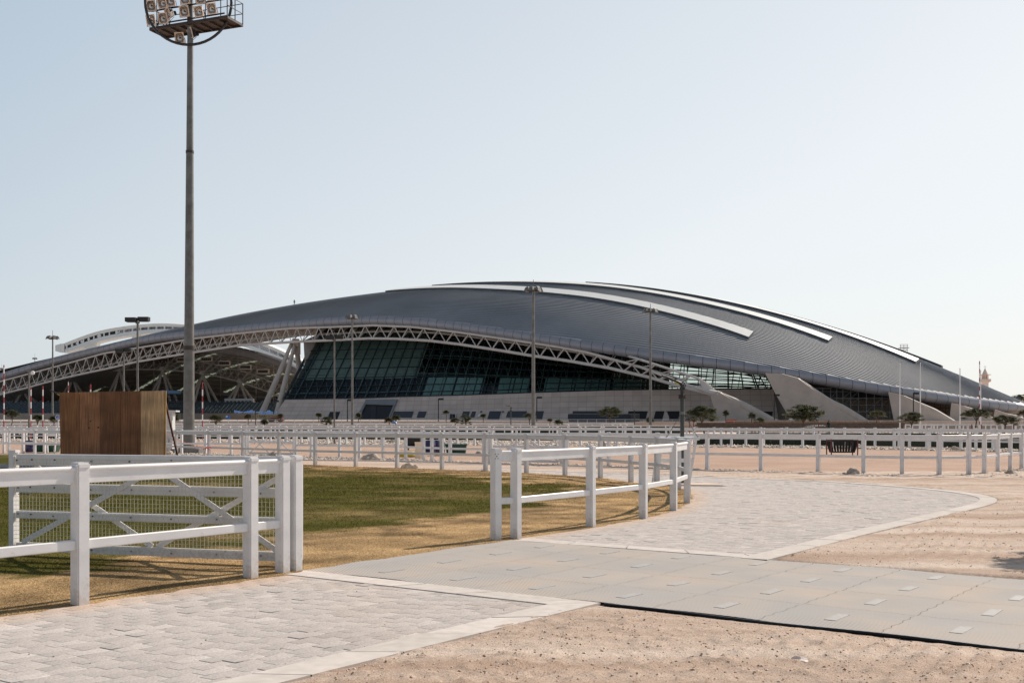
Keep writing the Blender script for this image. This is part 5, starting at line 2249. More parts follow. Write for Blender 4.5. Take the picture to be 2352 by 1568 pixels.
# ================================================================ RAIN GUNS
def rain_gun(label, loc, s=1.0, rz=0.0, full=True):
    loc = Vector(loc)
    t = thing('rain_gun', label, 'sprinkler', loc)
    q = lambda x, y, z: loc + Matrix.Rotation(rz, 3, 'Z') @ Vector((x * .5, y * .5, z if z < 1.9 else 2.34 + (z - 2.05) * .55)) * s
    s0, s_full = s, s
    mb = MB()
    mb.tube([q(0, 0, 0), q(0, 0, 2.02)], 0.0552 * s, 12)
    mb.build('riser', M['gun_pipe'], t, smooth=True)
    mb = MB()
    mb.tube([q(0, 0, 2.0), q(0, 0, 2.05)], 0.1008 * s, 14)
    mb.tube([q(0, 0, 2.08), q(0, 0, 2.13)], 0.1008 * s, 14)
    mb.tube([q(0, 0, 2.05), q(0, 0, 2.08)], 0.072 * s, 12)
    for k in range(8):
        a = k * math.pi / 4
        mb.tube([q(.175 * math.cos(a), .175 * math.sin(a), 1.96), q(.175 * math.cos(a), .175 * math.sin(a), 2.17)], 0.01056 * s, 5)
    mb.build('flange', M['rust_steel'], t, smooth=False)
    mb = MB()
    mb.tube([q(0, 0, 2.13), q(0, 0, 2.2), q(0, 0, 2.24), q(0, 0, 2.42)], [0.0576 * s, 0.0408 * s, 0.036 * s, 0.036 * s], 10)
    for a in (0, 1.57, 3.14, 4.71):
        mb.tube([q(.1 * math.cos(a), .1 * math.sin(a), 2.22), q(.1 * math.cos(a), .1 * math.sin(a), 2.46)], 0.00672 * s, 4)
    mb.box(q(0, 0, 2.48), (0.1248 * s, 0.096 * s, 0.048 * s), rz)
    mb.tube([q(0, 0, 2.5), q(0, 0, 2.68)], 0.0504 * s, 10)
    mb.tube([q(.1, 0, 2.44), q(.17, 0, 2.6), q(.12, 0, 2.74), q(-.02, 0, 2.76)], 0.0144 * s, 6)
    mb.build('bearing', M['dark_steel'], t, smooth=True)
    mb = MB()
    mb.tube([q(0, 0, 2.6), q(-.12, 0, 2.72), q(-.3, 0, 2.8), q(-.75, 0, 2.98), q(-.98, 0, 3.05)], [0.048 * s, 0.0408 * s, 0.036 * s, 0.0264 * s, 0.02016 * s], 8)
    mb.tube([q(-.72, 0, 2.96), q(-.82, 0, 3.0)], 0.036 * s, 8)
    mb.tube([q(-.98, 0, 3.05), q(-1.1, 0, 3.1)], 0.024 * s, 8)
    mb.box(q(-.45, .08, 2.93), (0.192 * s, 0.024 * s, 0.048 * s), rz)
    mb.build('barrel', M['dark_steel'], t, smooth=True)
    mb = MB()
    mb.tube([q(-.18, -.05, 2.66), q(-.42, -.07, 2.78)], 0.0168 * s, 5)
    mb.build('spring_arm', M['yellow'], t)
    return t


M['gun_pipe'] = mat('green_grey_pipe', (.06, .07, .064), rough=.55, metal=.2, var=.3, scale=5)
gl0 = (XU(1567, 30.0), 30.0, 0)
rain_gun('rusty water cannon sprinkler on a dark green standpipe beside the curved fence', gl0)
rain_gun('small distant sprinkler gun before the stone wall, left of the tallest light pole', (XU(1173.5, 165), 165, 0), 1.45)
rain_gun('small distant sprinkler gun near the ochre banner by the raking columns', (XU(587, 165), 165, 0), 1.25)
rain_gun('sprinkler gun with a yellow arm poking out behind the left edge of the hoarding', (XU(142, 62), 62, 0), 1.18)
rain_gun('small distant sprinkler gun in front of the dark blue container', (XU(1457, 170), 170, 0), 1.3, math.pi * .1)

# white trestle frame round the standpipe, with guys
fr_ = thing('standpipe_frame', 'white splayed trestle frame standing round the rain gun standpipe', 'frame', (gl0[0], 30.2, 0))
cx = gl0[0]
for y in (29.75, 30.6):
    mb = MB()
    mb.tube([(cx - .62, y, 1.24), (cx + .42, y, 1.24)], .045, 8)
    mb.build('top_bar', M['pvc'], fr_, smooth=True)
for (x0, x1, y) in ((-.55, -.72, 29.75), (.33, .14, 29.75), (-.55, -.72, 30.6), (.33, .14, 30.6)):
    mb = MB()
    mb.beam((cx + x0, y, 1.22), (cx + x1 - .0, y, 0), .075, .05)
    mb.build('leg', M['pvc'], fr_)
for z in (.66,):
    mb = MB()
    mb.beam((cx - .62, 29.72, z), (cx + .26, 29.72, z), .04, .1)
    mb.build('cross_bar', M['pvc'], fr_)
mb = MB()
for sx in (-.45, .38):
    mb.tube([(cx + .02 * (1 if sx > 0 else -1), 29.98, 1.92), (cx + sx, 29.76, 1.26)], .009, 4)
    mb.tube([(cx + sx, 29.76, 1.2), (cx + sx, 29.76, 1.3)], .022, 5)
mb.tube([(cx, 30, 1.88), (cx, 30, 1.95)], .068, 10)
mb.build('guy_wire', M['galv'], fr_)
sheet('concrete_pad', [(cx - .55, 29.2), (cx + 1.05, 29.0), (cx + .7, 30.3), (cx - .5, 30.4)], .045, M['pale_sand'])

# ================================================================ WOODEN HOARDING
m, nt, b = new_mat('stained_plywood')
L_ = nt.links
tc = nt.nodes.new('ShaderNodeTexCoord')
mp = nt.nodes.new('ShaderNodeMapping')
mp.inputs['Scale'].default_value = (26, 26, .55)
L_.new(tc.outputs['Object'], mp.inputs['Vector'])
n1 = nt.nodes.new('ShaderNodeTexNoise')
n1.inputs['Scale'].default_value = 1.6
n1.inputs['Detail'].default_value = 9
n1.inputs['Roughness'].default_value = .65
L_.new(mp.outputs['Vector'], n1.inputs['Vector'])
at = nt.nodes.new('ShaderNodeAttribute')
at.attribute_name = 'col'
rr = nt.nodes.new('ShaderNodeValToRGB')
rr.color_ramp.elements[0].position = .38
rr.color_ramp.elements[1].position = .64
rr.color_ramp.elements[0].color = (.6, .56, .54, 1)
rr.color_ramp.elements[1].color = (1.3, 1.25, 1.2, 1)
L_.new(n1.outputs['Fac'], rr.inputs['Fac'])
mx = nt.nodes.new('ShaderNodeMix')
mx.data_type = 'RGBA'
mx.blend_type = 'MULTIPLY'
mx.inputs['Factor'].default_value = 1
L_.new(at.outputs['Color'], mx.inputs['A'])
L_.new(rr.outputs['Color'], mx.inputs['B'])
n2 = nt.nodes.new('ShaderNodeTexNoise')
n2.inputs['Scale'].default_value = 1.3
n2.inputs['Detail'].default_value = 4
L_.new(tc.outputs['Object'], n2.inputs['Vector'])
mr = nt.nodes.new('ShaderNodeMapRange')
mr.inputs['From Min'].default_value = .3
mr.inputs['From Max'].default_value = .7
mr.inputs['To Min'].default_value = .65
mr.inputs['To Max'].default_value = 1.25
L_.new(n2.outputs['Fac'], mr.inputs['Value'])
mx2 = nt.nodes.new('ShaderNodeMix')
mx2.data_type = 'RGBA'
mx2.blend_type = 'MULTIPLY'
mx2.inputs['Factor'].default_value = 1
L_.new(mx.outputs['Result'], mx2.inputs['A'])
L_.new(mr.outputs['Result'], mx2.inputs['B'])
L_.new(mx2.outputs['Result'], b.inputs['Base Color'])
b.inputs['Roughness'].default_value = .8
M['ply'] = m
YB = 43.6
hb = thing('hoarding', 'tall hoarding of dark brown plywood sheets with one paler sheet at its right end', 'hoarding', (XU(257, YB), YB, 0))
edges = [(136.5, 206), (206, 271), (229.5, 0)]
xs_ = [136.5, 182.5, 229, 276, 323.5, 376]
cols_ = [(.34, .147, .06), (.43, .195, .092), (.24, .102, .045), (.26, .112, .05), (.66, .415, .23)]
vt_ = [901, 900.2, 899.4, 898.6, 897.8, 897]
for k in range(5):
    mb = MB()
    x0, x1 = XU(xs_[k], YB) + (.012 if k in (1, 3) else .0005), XU(xs_[k + 1], YB)
    z0, z1 = ZV(vt_[k], YB), ZV(vt_[k + 1], YB)
    mb.col = cols_[k]
    yo = YB + R.uniform(-.008, .008)
    sk_ = .045 * (k < 1)
    mb.add([(x0 + sk_, yo, 0), (x1, yo, 0), (x1 + (.03 if k == 4 else 0), yo, z1), (x0, yo, z0), (x0 + sk_, yo + .022, 0), (x1, yo + .022, 0), (x1 + (.03 if k == 4 else 0), yo + .022, z1), (x0, yo + .022, z0)],
           [(0, 1, 2, 3), (7, 6, 5, 4), (0, 4, 5, 1), (1, 5, 6, 2), (2, 6, 7, 3), (3, 7, 4, 0)])
    if k in (1, 2, 0):
        pass
    mb.build('plywood_sheet', M['ply'], hb)
mb = MB()
for (u, v, r) in ((204.5, 981.5, .03), (226, 980.5, .035), (207.8, 966, .025)):
    mb.tube([P(u, v, YB - .014), P(u, v + .6, YB - .004)], [r, r], 7)
mb.build('knot_hole', M['black'], hb)
mb = MB()
mb.col = (.42, .25, .09)  # yellowish tone paints the light on the hoarding's right edge
mb.beam((XU(377.5, YB), YB + .03, 0), (XU(378.5, YB), YB + .03, ZV(897.5, YB)), .06, .09)
mb.build('lit_edge', M['ply'], hb)
mb = MB()
mb.slab([(XU(140, YB), YB + .05, .02), (XU(374, YB), YB + .05, .02), (XU(374, YB), YB + .05, ZV(900, YB)), (XU(140, YB), YB + .05, ZV(904, YB))], (0, .03, 0))
mb.build('backing_sheet', M['black'], hb)
mb = MB()
mb.col = (.14, .07, .04)
mb.beam((XU(377, YB), YB + .1, ZV(918, YB)), (XU(389.5, YB), YB + 1.3, .0), .07, .05)
mb.beam((XU(200, YB), YB + .1, 2.3), (XU(200, YB), YB + 1.5, .0), .07, .05)
mb.build('prop', M['ply'], hb)

# black sheeting lying at the foot of the hoarding
mb = MB()
rows = []
for j in range(7):
    row = []
    for i in range(19):
        f = i / 18
        x = XU(-60, 40.5) + f * (XU(225, 42.5) - XU(-60, 40.5))
        y = 40.2 + j * .5 + .2 * math.sin(f * 9)
        z = .04 + .22 * math.sin(math.pi * j / 6) * (.6 + .5 * math.sin(f * 13 + j)) + .03 * R.random()
        row.append(Vector((x, y, max(.03, z))))
    rows.append(row)
mb.grid(rows)
o = mb.build('plastic_sheet', M['black'], None, loc=rows[0][9], smooth=True)
tag(o, 'crumpled black plastic sheeting lying on the lawn edge behind the open mesh gate', 'sheet')

# electrical cabinet
yc = 66.5
x0, x1 = XU(383, yc), XU(399, yc)
cb = thing('electrical_cabinet', 'tall grey white electrical cabinet with an overhanging lid right of the hoarding', 'cabinet', ((x0 + x1) / 2, yc, 0))
mb = MB()
zt_ = ZV(945, yc)
mb.box(((x0 + x1) / 2, yc, zt_ / 2), (x1 - x0, .6, zt_))
mb.build('body', M['cabinet'], cb)
mb = MB()
mb.slab([(x0 - .12, yc - .4, zt_), (x1 + .24, yc - .4, zt_ - .02), (x1 + .24, yc + .4, zt_ - .02), (x0 - .12, yc + .4, zt_)], (0, 0, .09))
mb.build('lid', M['cabinet'], cb)
for dz, nm in ((1.95, 'switch_box'), (.55, 'socket_box')):
    for dx in (-.1, .18):
        mb = MB()
        mb.box(((x0 + x1) / 2 + dx, yc - .34, dz), (.18, .1, .34))
        mb.build(nm, M['cabinet'], cb)

# cord tied to a fence post
mb = MB()
pa, pb = Vector((XU(379, 46), 46.0, ZV(993, 46))), Vector((XU(478, 49.5), 49.45, ZV(1028, 49.5)))
pts = [pa.lerp(pb, k / 12) - Vector((0, 0, .12 * math.sin(math.pi * k / 12))) for k in range(13)]
mb.tube(pts, .008, 4)
mb.tube([pb + Vector((.09 * math.cos(a), -.1 + .09 * math.sin(a), .01 * math.sin(3 * a))) for a in np.linspace(0, 6.28, 12)], .016, 4)
for dx, dz in ((.2, .05), (-.16, -.06), (.12, -.08)):
    mb.tube([pb + Vector((0, -.12, 0)), pb + Vector((dx, -.16, dz))], .015, 4)
mb.tube([pb + Vector((-.05, -.12, 0)), pb + Vector((-.12, -.14, -.25)), pb + Vector((-.1, -.14, -.5))], .012, 4)
tag(mb.build('cord', M['cord'], None, loc=pa), 'orange red cord stretched from the hoarding and knotted round a fence post', 'cord')

# ================================================================ ROCKS
def rock(label, u, v, w, h, seed, group=None, z=0.0):
    p = G(u, v)
    bm = bmesh.new()
    bmesh.ops.create_icosphere(bm, subdivisions=4, radius=1)
    rr_ = random.Random(seed)
    off = Vector((rr_.random() * 50, rr_.random() * 50, rr_.random() * 50))
    from mathutils import noise as mn
    for vv_ in bm.verts:
        d = vv_.co.normalized()
        k = 1 + .42 * mn.noise(d * 1.1 + off) + .24 * mn.noise(d * 2.7 + off) + .1 * mn.noise(d * 6 + off) + .05 * mn.noise(d * 14 + off)
        vv_.co = Vector((d.x * k * w / 2, d.y * k * w * .4, max(-.15, d.z * k) * h * .95))
    me = bpy.data.meshes.new('rock')
    bm.to_mesh(me)
    bm.free()
    me.materials.append(M['rock'])
    me.polygons.foreach_set('use_smooth', [True] * len(me.polygons))
    o = bpy.data.objects.new('rock', me)
    COL.objects.link(o)
    o.location = (p.x, p.y, z)
    o.rotation_euler = (0, 0, rr_.uniform(-.4, .4))
    tag(o, label, 'rock', group or 'pale limestone rocks')
    return o


def rk(label, u0, u1, vb, vt, seed):
    Y = F * CZ / (vb - HZ)
    rock(label, (u0 + u1) / 2, vb, (u1 - u0) / F * Y, (vb - vt) / F * Y, seed)


rk('large pale boulder on the gravel strip right of the mesh gate posts', 832, 874, 1057, 1041.5, 3)
rk('tan rock on the edge of the lawn in front of the lawn fence', 922, 957, 1074, 1062.5, 4)
rk('pale boulder on the right gravel strip between two fence posts below the black trough', 1943, 1974, 1090, 1075, 5)
rk('small pale stone touching the boulder below the black trough', 1934, 1945, 1090, 1084, 6)
rk('brownish rock on the gravel at the right edge inside the fence corner', 2309, 2337, 1090, 1078, 7)
rk('flat pale rock in front of the hedge at right, behind the fence bend', 2184, 2206, 1033, 1024, 8)
rk('pale rock in front of the hedge between the standpipe and the black trough', 1737, 1760, 1027, 1018, 9)
rk('squarish pale rock beside the right leg of the black trough', 1958, 1979, 1028, 1019.5, 10)
rk('small grey rock in the sand arena right of the far gate', 1093, 1109, 1040, 1035, 11)
rk('pale boulder seen behind the lawn fence far back on the arena gravel', 888, 912, 1017, 1008.5, 12)
rk('rubble rock beside the cabinet and the hoarding prop', 377, 399, 1047, 1034, 13)
rk('jagged rock pair beside the far left gate, left stone', 596, 620, 1049, 1043, 14)
rk('jagged rock at the foot of the far left gate, right stone', 617, 636, 1048, 1039, 15)
rk('brown rock standing by the fence right of the centre, behind the curved fence', 1383, 1392, 1024, 1013, 16)

# crumpled litter and clods in the foreground sand
def litter(label, u, v, s, m, seed, cat='litter'):
    p = G(u, v)
    rr_ = random.Random(seed)
    mb = MB()
    n = 9
    rows = []
    for j in range(n):
        row = []
        for i in range(n):
            x, y = (i / (n - 1) - .5), (j / (n - 1) - .5)
            r = max(0, 1 - 2.1 * math.hypot(x, y) * rr_.uniform(.75, 1.1))
            row.append(Vector((p.x + x * s + rr_.uniform(-.06, .06) * s, p.y + y * s * .6 + rr_.uniform(-.05, .05) * s, float(relief(p.x, p.y)) + .008 + r * s * .2 * rr_.uniform(.3, 1.2))))
        rows.append(row)
    mb.grid(rows)
    o = mb.build('litter', m, None, loc=(p.x, p.y, float(relief(p.x, p.y))))
    tag(o, label, cat, 'scraps on the foreground sand')


M['paper_brown'] = mat('soiled_paper', (.58, .43, .32), rough=.95, var=.4, scale=22)
litter('largest crumpled clump of pale paper and dirt on the foreground sand', 1831, 1521, .17, M['paper'], 1)
litter('pinkish scrap of paper left of the largest clump on the foreground sand', 1678, 1506, .1, M['paper'], 2)
litter('brownish scrap of paper above the largest clump on the foreground sand', 1764, 1497, .1, M['paper_brown'], 3)
litter('flat pale scrap just below the pinkish paper scrap', 1663, 1517, .11, M['paper_brown'], 4)
litter('thin white scrap lying close to the front edge of the track mat', 1466, 1421, .1, M['paper'], 5)
litter('small white scrap on the sand below the middle of the mat edge', 1513, 1449, .06, M['paper'], 6)
litter('flat tan scrap on the tyre ruts below the mat edge', 1700, 1461, .15, M['paper_brown'], 7)
litter('white fragment on the sand near the bottom edge of the picture', 1140, 1533, .09, M['paper'], 8)
litter('dark clod of earth lying right of the largest paper clump', 1917, 1526, .07, M['stone_low'], 9, 'clod')

# ================================================================ ARENA EQUIPMENT
# slatted trough
tY_ = 57.0
x0, x1 = XU(1904, tY_), XU(1964, tY_)
cx_ = (x0 + x1) / 2
tr_ = thing('slatted_trough', 'black slatted trough on thin dark red legs in the sand arena behind the right fence', 'trough', (cx_, tY_, 0))
mb = MB()
w0, w1 = (x1 - x0) * .47, (x1 - x0) * .40
zt_, zb_ = ZV(1013, tY_), ZV(1038.5, tY_)
for yo in (-.38, .38):
    for k in range(9):
        f = -1 + 2 * k / 8
        yb = yo * .75
        mb.beam((cx_ + f * w0, tY_ + yo, zt_), (cx_ + f * w0 * .97, tY_ + yo * .95, zb_ + .3), .06, .03, up=Vector((0, 1, 0)))
        mb.beam((cx_ + f * w0 * .97, tY_ + yo * .95, zb_ + .3), (cx_ + f * w1, tY_ + yb, zb_), .06, .03, up=Vector((0, 1, 0)))
for f in (-1, 1):
    for k in range(4):
        yk = -.3 + .2 * k
        mb.beam((cx_ + f * w0, tY_ + yk, zt_), (cx_ + f * w1, tY_ + yk * .8, zb_), .03, .085)
mb.build('slat', M['black'], tr_)
mb = MB()
mb.box((cx_, tY_, zb_ + .02), (2 * w1, .62, .06))
mb.build('floor', M['black'], tr_)
mb = MB()
for yo in (-.38, .38):
    mb.beam((cx_ - w0, tY_ + yo, zt_ + .03), (cx_ + w0, tY_ + yo, zt_ + .03), .05, .1)
for f in (-1, 1):
    mb.beam((cx_ + f * w0, tY_ - .38, zt_ + .03), (cx_ + f * w0, tY_ + .38, zt_ + .03), .1, .05)
mb.build('rim', M['black'], tr_)
mb = MB()
mb.box((cx_, tY_, zt_ + .14), ((x1 - x0) * 1.12, .98, .06))
mb.build('cover_board', M['darkred'], tr_)
for sx in (-1, 1):
    for sy in (-1, 1):
        mb = MB()
        mb.beam((cx_ + sx * (x1 - x0) * .5, tY_ + sy * .42, -.02), (cx_ + sx * (x1 - x0) * .5, tY_ + sy * .42, zt_ + .12), .05, .05)
        mb.build('leg', M['darkred'], tr_)


def barrel(label, u, Y, vt, m, r=.29):
    x = XU(u, Y)
    t = thing('barrel', label, 'barrel', (x, Y, 0), 'plastic barrels in the sand arena')
    h = ZV(vt, Y)
    mb = MB()
    mb.lathe([(r * .9, 0), (r, .04), (r, h * .3), (r * 1.04, h * .33), (r, h * .36), (r, h * .63), (r * 1.04, h * .66), (r, h * .69), (r, h - .05), (r * .92, h)], (x, Y, 0), 16)
    mb.build('body', m, t, smooth=True)
    mb = MB()
    mb.lathe([(r * .9, h), (r * .9, h + .02), (r * .3, h + .03)], (x, Y, 0), 16)
    mb.build('lid', m, t)


barrel('dark blue plastic barrel behind the twin posts of the arena fence, left one', 987.5, 61, 1011.5, M['navy'])
barrel('dark blue plastic barrel behind the twin posts of the arena fence, right one', 1000, 62, 1011.5, M['navy'])
barrel('dark blue barrel at the far left behind the arena fence beside the green bin', 68.5, 63, 1012, M['navy'], .24)


def bin_box(label, u0, u1, Y, vt, m):
    x0, x1 = XU(u0, Y), XU(u1, Y)
    t = thing('feed_bin', label, 'bin', ((x0 + x1) / 2, Y, 0), 'dark bins in the sand arena')
    h = ZV(vt, Y)
    mb = MB()
    w = (x1 - x0)
    c = (x0 + x1) / 2
    mb.add([(c - w * .44, Y - .3, .03), (c + w * .44, Y - .3, .03), (c + w * .44, Y + .3, .03), (c - w * .44, Y + .3, .03), (x0, Y - .38, h), (x1, Y - .38, h), (x1, Y + .38, h), (x0, Y + .38, h)],
           [(3, 2, 1, 0), (4, 5, 6, 7), (0, 1, 5, 4), (1, 2, 6, 5), (2, 3, 7, 6), (3, 0, 4, 7)])
    for k in range(5):
        xx_ = c - w * .4 + k * w * .2
        mb.beam((xx_, Y - .33, .05), (xx_ * 1.0, Y - .4, h - .1), .05, .05)
    mb.build('body', m, t)
    mb = MB()
    mb.box((c, Y, h + .03), (w * 1.05, .86, .08))
    mb.build('rim', m, t)
    return t


bin_box('long dark green bin in the sand arena right of the blue barrels', 1024, 1072, 58, 1022, M['teal'])
bin_box('small dark green bin between the blue barrels and the long green bin', 1010, 1022, 57, 1019, M['teal'])
bin_box('dark green bin at far left behind the arena fence, next to the hoarding', 84, 134, 62, 1021, M['teal'])
# black trough hanging on a frame
t = thing('manger', 'shiny black manger with a curved underside left of the cream box post', 'manger', (XU(951, 68), 68, 0))
mb = MB()
Yq = 68
prof = [(1003, -.4), (1021, -.42), (1027, -.25), (1030, 0), (1027, .25), (1021, .42), (1003, .4)]
x0, x1 = XU(936, Yq), XU(966, Yq)
mb.grid([[Vector((x, Yq + y, ZV(v, Yq) + (.16 if (i and v > 1020) else 0))) for v, y in prof] for i, x in enumerate((x0, x1))])
mb.add([Vector((x0, Yq + y, ZV(v, Yq))) for v, y in prof], [tuple(range(7))])
mb.add([Vector((x1, Yq + y, ZV(v, Yq))) for v, y in prof], [tuple(range(7))])
mb.build('tub', M['black'], t)
mb = MB()
for x in (x0 + .05, x1 - .05):
    mb.beam((x, Yq, 0), (x, Yq, .5), .08, .08)
mb.build('leg', M['black'], t)
# cream box post
t = thing('box_post', 'stubby cream coloured box post beside the twin white posts of the arena fence', 'bollard', (XU(961.5, 52), 52, 0))
mb = MB()
mb.box((XU(961.5, 52), 52, ZV(1017, 52) / 2), (.32, .3, ZV(1017, 52)))
mb.build('body', M['cream'], t)
mb = MB()
mb.slab([(XU(961.5, 52) + a, 52 + c, ZV(1017, 52)) for a, c in ((-.175, -.165), (.175, -.165), (.175, .165), (-.175, .165))], (0, 0, .04))
mb.build('cap', M['cream'], t)
# yellow hose
mb = MB()
pts = []
for k in range(90):
    a = k * .35
    pts.append(Vector((XU(937, 54.6) + (.55 - .0025 * k) * math.cos(a), 54.4 + .5 * math.sin(a), .05 + .0022 * k)))
pts = [pts[0] + Vector((-1.2, .1, -.03)), pts[0] + Vector((-.5, .0, -.02))] + pts
mb.tube(pts, .035, 5)
tag(mb.build('hose', M['yellow'], None, loc=(XU(937, 54.6), 54.4, 0), smooth=True), 'coiled yellow hose lying on the gravel behind the lawn fence', 'hose')
# white trestle ladder by the hoarding
t = thing('jump_wing', 'white splayed jump wing standing behind the fence left of the hoarding', 'jump wing', (XU(118, 60.5), 60.5, 0))
for (xa, xb, y) in ((106.5, 109.5, 60.2), (130, 125, 60.2)):
    mb = MB()
    mb.beam((XU(xa, y), y, 1.35), (XU(xb, y), y, 0), .09, .07)
    mb.build('leg', M['pvc'], t)
mb = MB()
mb.beam((XU(106, 60.2), 60.16, 1.0), (XU(129.5, 60.2), 60.16, 1.0), .04, .12)
mb.build('rail', M['pvc'], t)
mb = MB()
mb.beam((XU(107, 60.2), 60.16, .5), (XU(128, 60.2), 60.16, .5), .04, .12)
mb.build('rail', M['pvc'], t)

# ================================================================ TREES
def leaf_cluster_arrays(centres, n_per, size, seed, droop=.35):
    rs = np.random.RandomState(seed)
    c = np.repeat(np.array(centres), n_per, axis=0)
    n = len(c)
    ang = rs.rand(n) * 6.283
    ln = size * (.6 + .8 * rs.rand(n))
    dx, dy = np.cos(ang), np.sin(ang)
    root = c + (rs.rand(n, 3) - .5) * np.array((.5, .5, .3)) * size * 2.4
    tipz = -droop * ln * rs.rand(n) + .18 * ln * rs.rand(n)
    tip = root + np.stack([dx * ln, dy * ln, tipz], -1)
    wd = ln * .16
    sx, sy = -dy * wd, dx * wd
    mid = (root + tip) / 2 + np.stack([np.zeros(n), np.zeros(n), ln * .08], -1)
    a = mid + np.stack([sx, sy, np.zeros(n)], -1)
    b = mid - np.stack([sx, sy, np.zeros(n)], -1)
    v = np.stack([root, a, tip, b], 1).reshape(-1, 3)
    f = np.arange(4 * n).reshape(n, 4)
    return v, f


def tree(label, u, vt, vb, wpx, Y, zb=0.0, seed=0, pale=False, dense=1.0, group='young feathery trees', name='feathery_tree', umbrella=.55):
    """flat crowned feathery tree: crown between rows vt..vb, wpx wide."""
    rs = random.Random(seed)
    x = XU(u, Y)
    t = thing(name, label, 'tree', (x, Y, zb), group)
    zt, zc = ZV(vt, Y), ZV(vb, Y)
    W = wpx / F * Y
    H = zt - zc
    mb = MB()
    tips = []
    fork = zb + max(.35, (zc - zb) * .8)
    lean_ = rs.uniform(-.12, .12) * W
    mb.tube([(x - lean_, Y, zb - .1), (x - lean_ * .5, Y, zb + (fork - zb) * .5), (x, Y, fork)], [.075 + .012 * W, .06 + .01 * W, .05 + .008 * W], 6)
    nl = 5 if W > 1.6 else 3
    for k in range(nl):
        a = k * 6.283 / nl + rs.uniform(-.3, .3)
        r = W * .5 * rs.uniform(.45, .7)
        m_ = Vector((x + r * .4 * math.cos(a), Y + r * .4 * math.sin(a), fork + (zt - fork) * .45))
        e_ = Vector((x + r * math.cos(a), Y + r * math.sin(a), fork + (zt - fork) * rs.uniform(.6, .8)))
        mb.tube([(x, Y, fork), m_, e_], [.04 + .006 * W, .03 + .004 * W, .015], 5)
        for q in range(3):
            a2 = a + rs.uniform(-1, 1)
            mb.tube([m_.lerp(e_, .5), e_ + Vector((math.cos(a2) * W * .16, math.sin(a2) * W * .16, H * rs.uniform(-.1, .2)))], [.02, .008], 4)
    mb.build('trunk', M['trunk'], t, smooth=True)
    ncl = int((26 + 30 * min(2.2, W / 2)) * dense)
    cs = []
    for k in range(ncl):
        a = rs.random() * 6.283
        r = (rs.random() ** .6) * W * .5
        fr = r / (W * .5)
        top = zt - H * (.12 + .75 * fr ** 2.2 * umbrella + .1 * rs.random())
        z = top - (H * .55 * rs.random() ** 1.8)
        cs.append((x + r * math.cos(a), Y + r * math.sin(a), max(z, zc)))
    v, f = leaf_cluster_arrays(cs, 46, max(.2, W * .085), seed + 7)
    o = np_mesh('crown', v - np.array((x, Y, zb)), f, M['leaf_pale'] if pale else M['leaf'], parent=t)
    return t


TREES = [
    ('feathery green tree in front of the first concrete fin, right of the rain gun', 1612, 927, 966, 76, 160, 0, False),
    ('dark green flat topped tree in front of the big concrete fin and white van', 1845, 924, 966, 88, 160, 0, False),
    ('feathery tree in front of the dark blue container', 1401, 929, 956, 54, 168, 0, False),
    ('thin flat topped tree in front of the blue scaffolding', 2014, 940, 957, 40, 170, 0, False),
    ('dense dark tree in front of the third concrete fin under the roof edge', 2094, 943, 972, 60, 143, 0, False),
    ('open crowned tree around the red striped pole at far right', 2243, 935, 960, 62, 150, 0, False),
    ('dark bushy tree nearest the right end of the roof', 2309, 949, 975, 60, 143, 0, False),
    ('tree cut off by the right edge of the picture in front of the roof tip', 2353, 938, 956, 30, 150, 0, False),
    ('tall thin sapling in front of the foot of the first concrete fin', 1726, 943, 964, 16, 170, 0, False),
    ('slim two tier sapling between the feathery tree and the orange barrier', 1667, 938, 955, 11, 170, 0, False),
    ('low spreading sapling at the foot of the first concrete leg', 1745, 958, 970, 22, 170, 0, False),
    ('small drooping tree at the foot of the light pole left of the rain gun', 1494, 955, 970, 16, 168, 0, False),
    ('small round tree right of the tallest light pole', 1283, 962, 974, 18, 160, 0, False),
    ('tiny sapling just left of the small round tree by the tallest light pole', 1263, 960, 967, 9, 165, 0, True),
    ('spreading small tree against the foot of the tallest light pole', 1216, 946, 961, 30, 165, 0, False),
    ('dense dark conical tree right of the open service door', 1070, 945, 974, 26, 158, 0, False),
    ('loose pale tree left of the dense conical tree', 1046, 957, 973, 20, 158, 0, True),
    ('small bright tree right of the entrance porch', 909, 951, 966, 20, 158, 0, False),
    ('yellowish bushy tree at the right foot of the entrance porch', 894, 957, 970, 18, 156, 0, True),
    ('slim two tier sapling at the left foot of the entrance porch', 823, 946, 961, 10, 170, 0, False),
    ('thin sapling with a small crown left of the open service door', 1025, 941, 950, 11, 175, 0, False),
    ('thin sapling right of the white wall sign', 1110, 950, 958, 12, 175, 0, False),
    ('dark bushy tree left of the entrance porch, beside the twin lamp post', 750, 953, 974, 26, 150, 0, False),
    ('thin pair topped sapling in front of the left end of the stone wall', 732, 947, 957, 12, 175, 0, False),
    ('drooping small tree in front of the ochre banner', 607, 961, 974, 14, 150, 0, False),
    ('dark spreading tree right of the tall floodlight mast', 496, 949, 970, 32, 150, 0, False),
    ('small loose tree left of the ochre banner', 570, 949, 960, 14, 165, 0, True),
    ('small loose tree at the right end of the ochre banner', 644, 949, 959, 12, 168, 0, True),
    ('dark tree at the left edge of the picture below the grandstand', 28, 937, 958, 30, 140, 0, False),
    ('low bushy tree between the two striped poles at left', 86, 950, 968, 25, 135, 0, False),
    ('dark tree behind the blue direction sign', 124, 953, 968, 22, 140, 0, False),
    ('dark tree half hidden behind the electrical cabinet', 402, 948, 967, 13, 130, 0, False),
]
for i, (lb, u, vt, vb, w, Y, zb, pale) in enumerate(TREES):
    tree(lb, u, vt, vb, w, Y, zb, seed=100 + i, pale=pale)
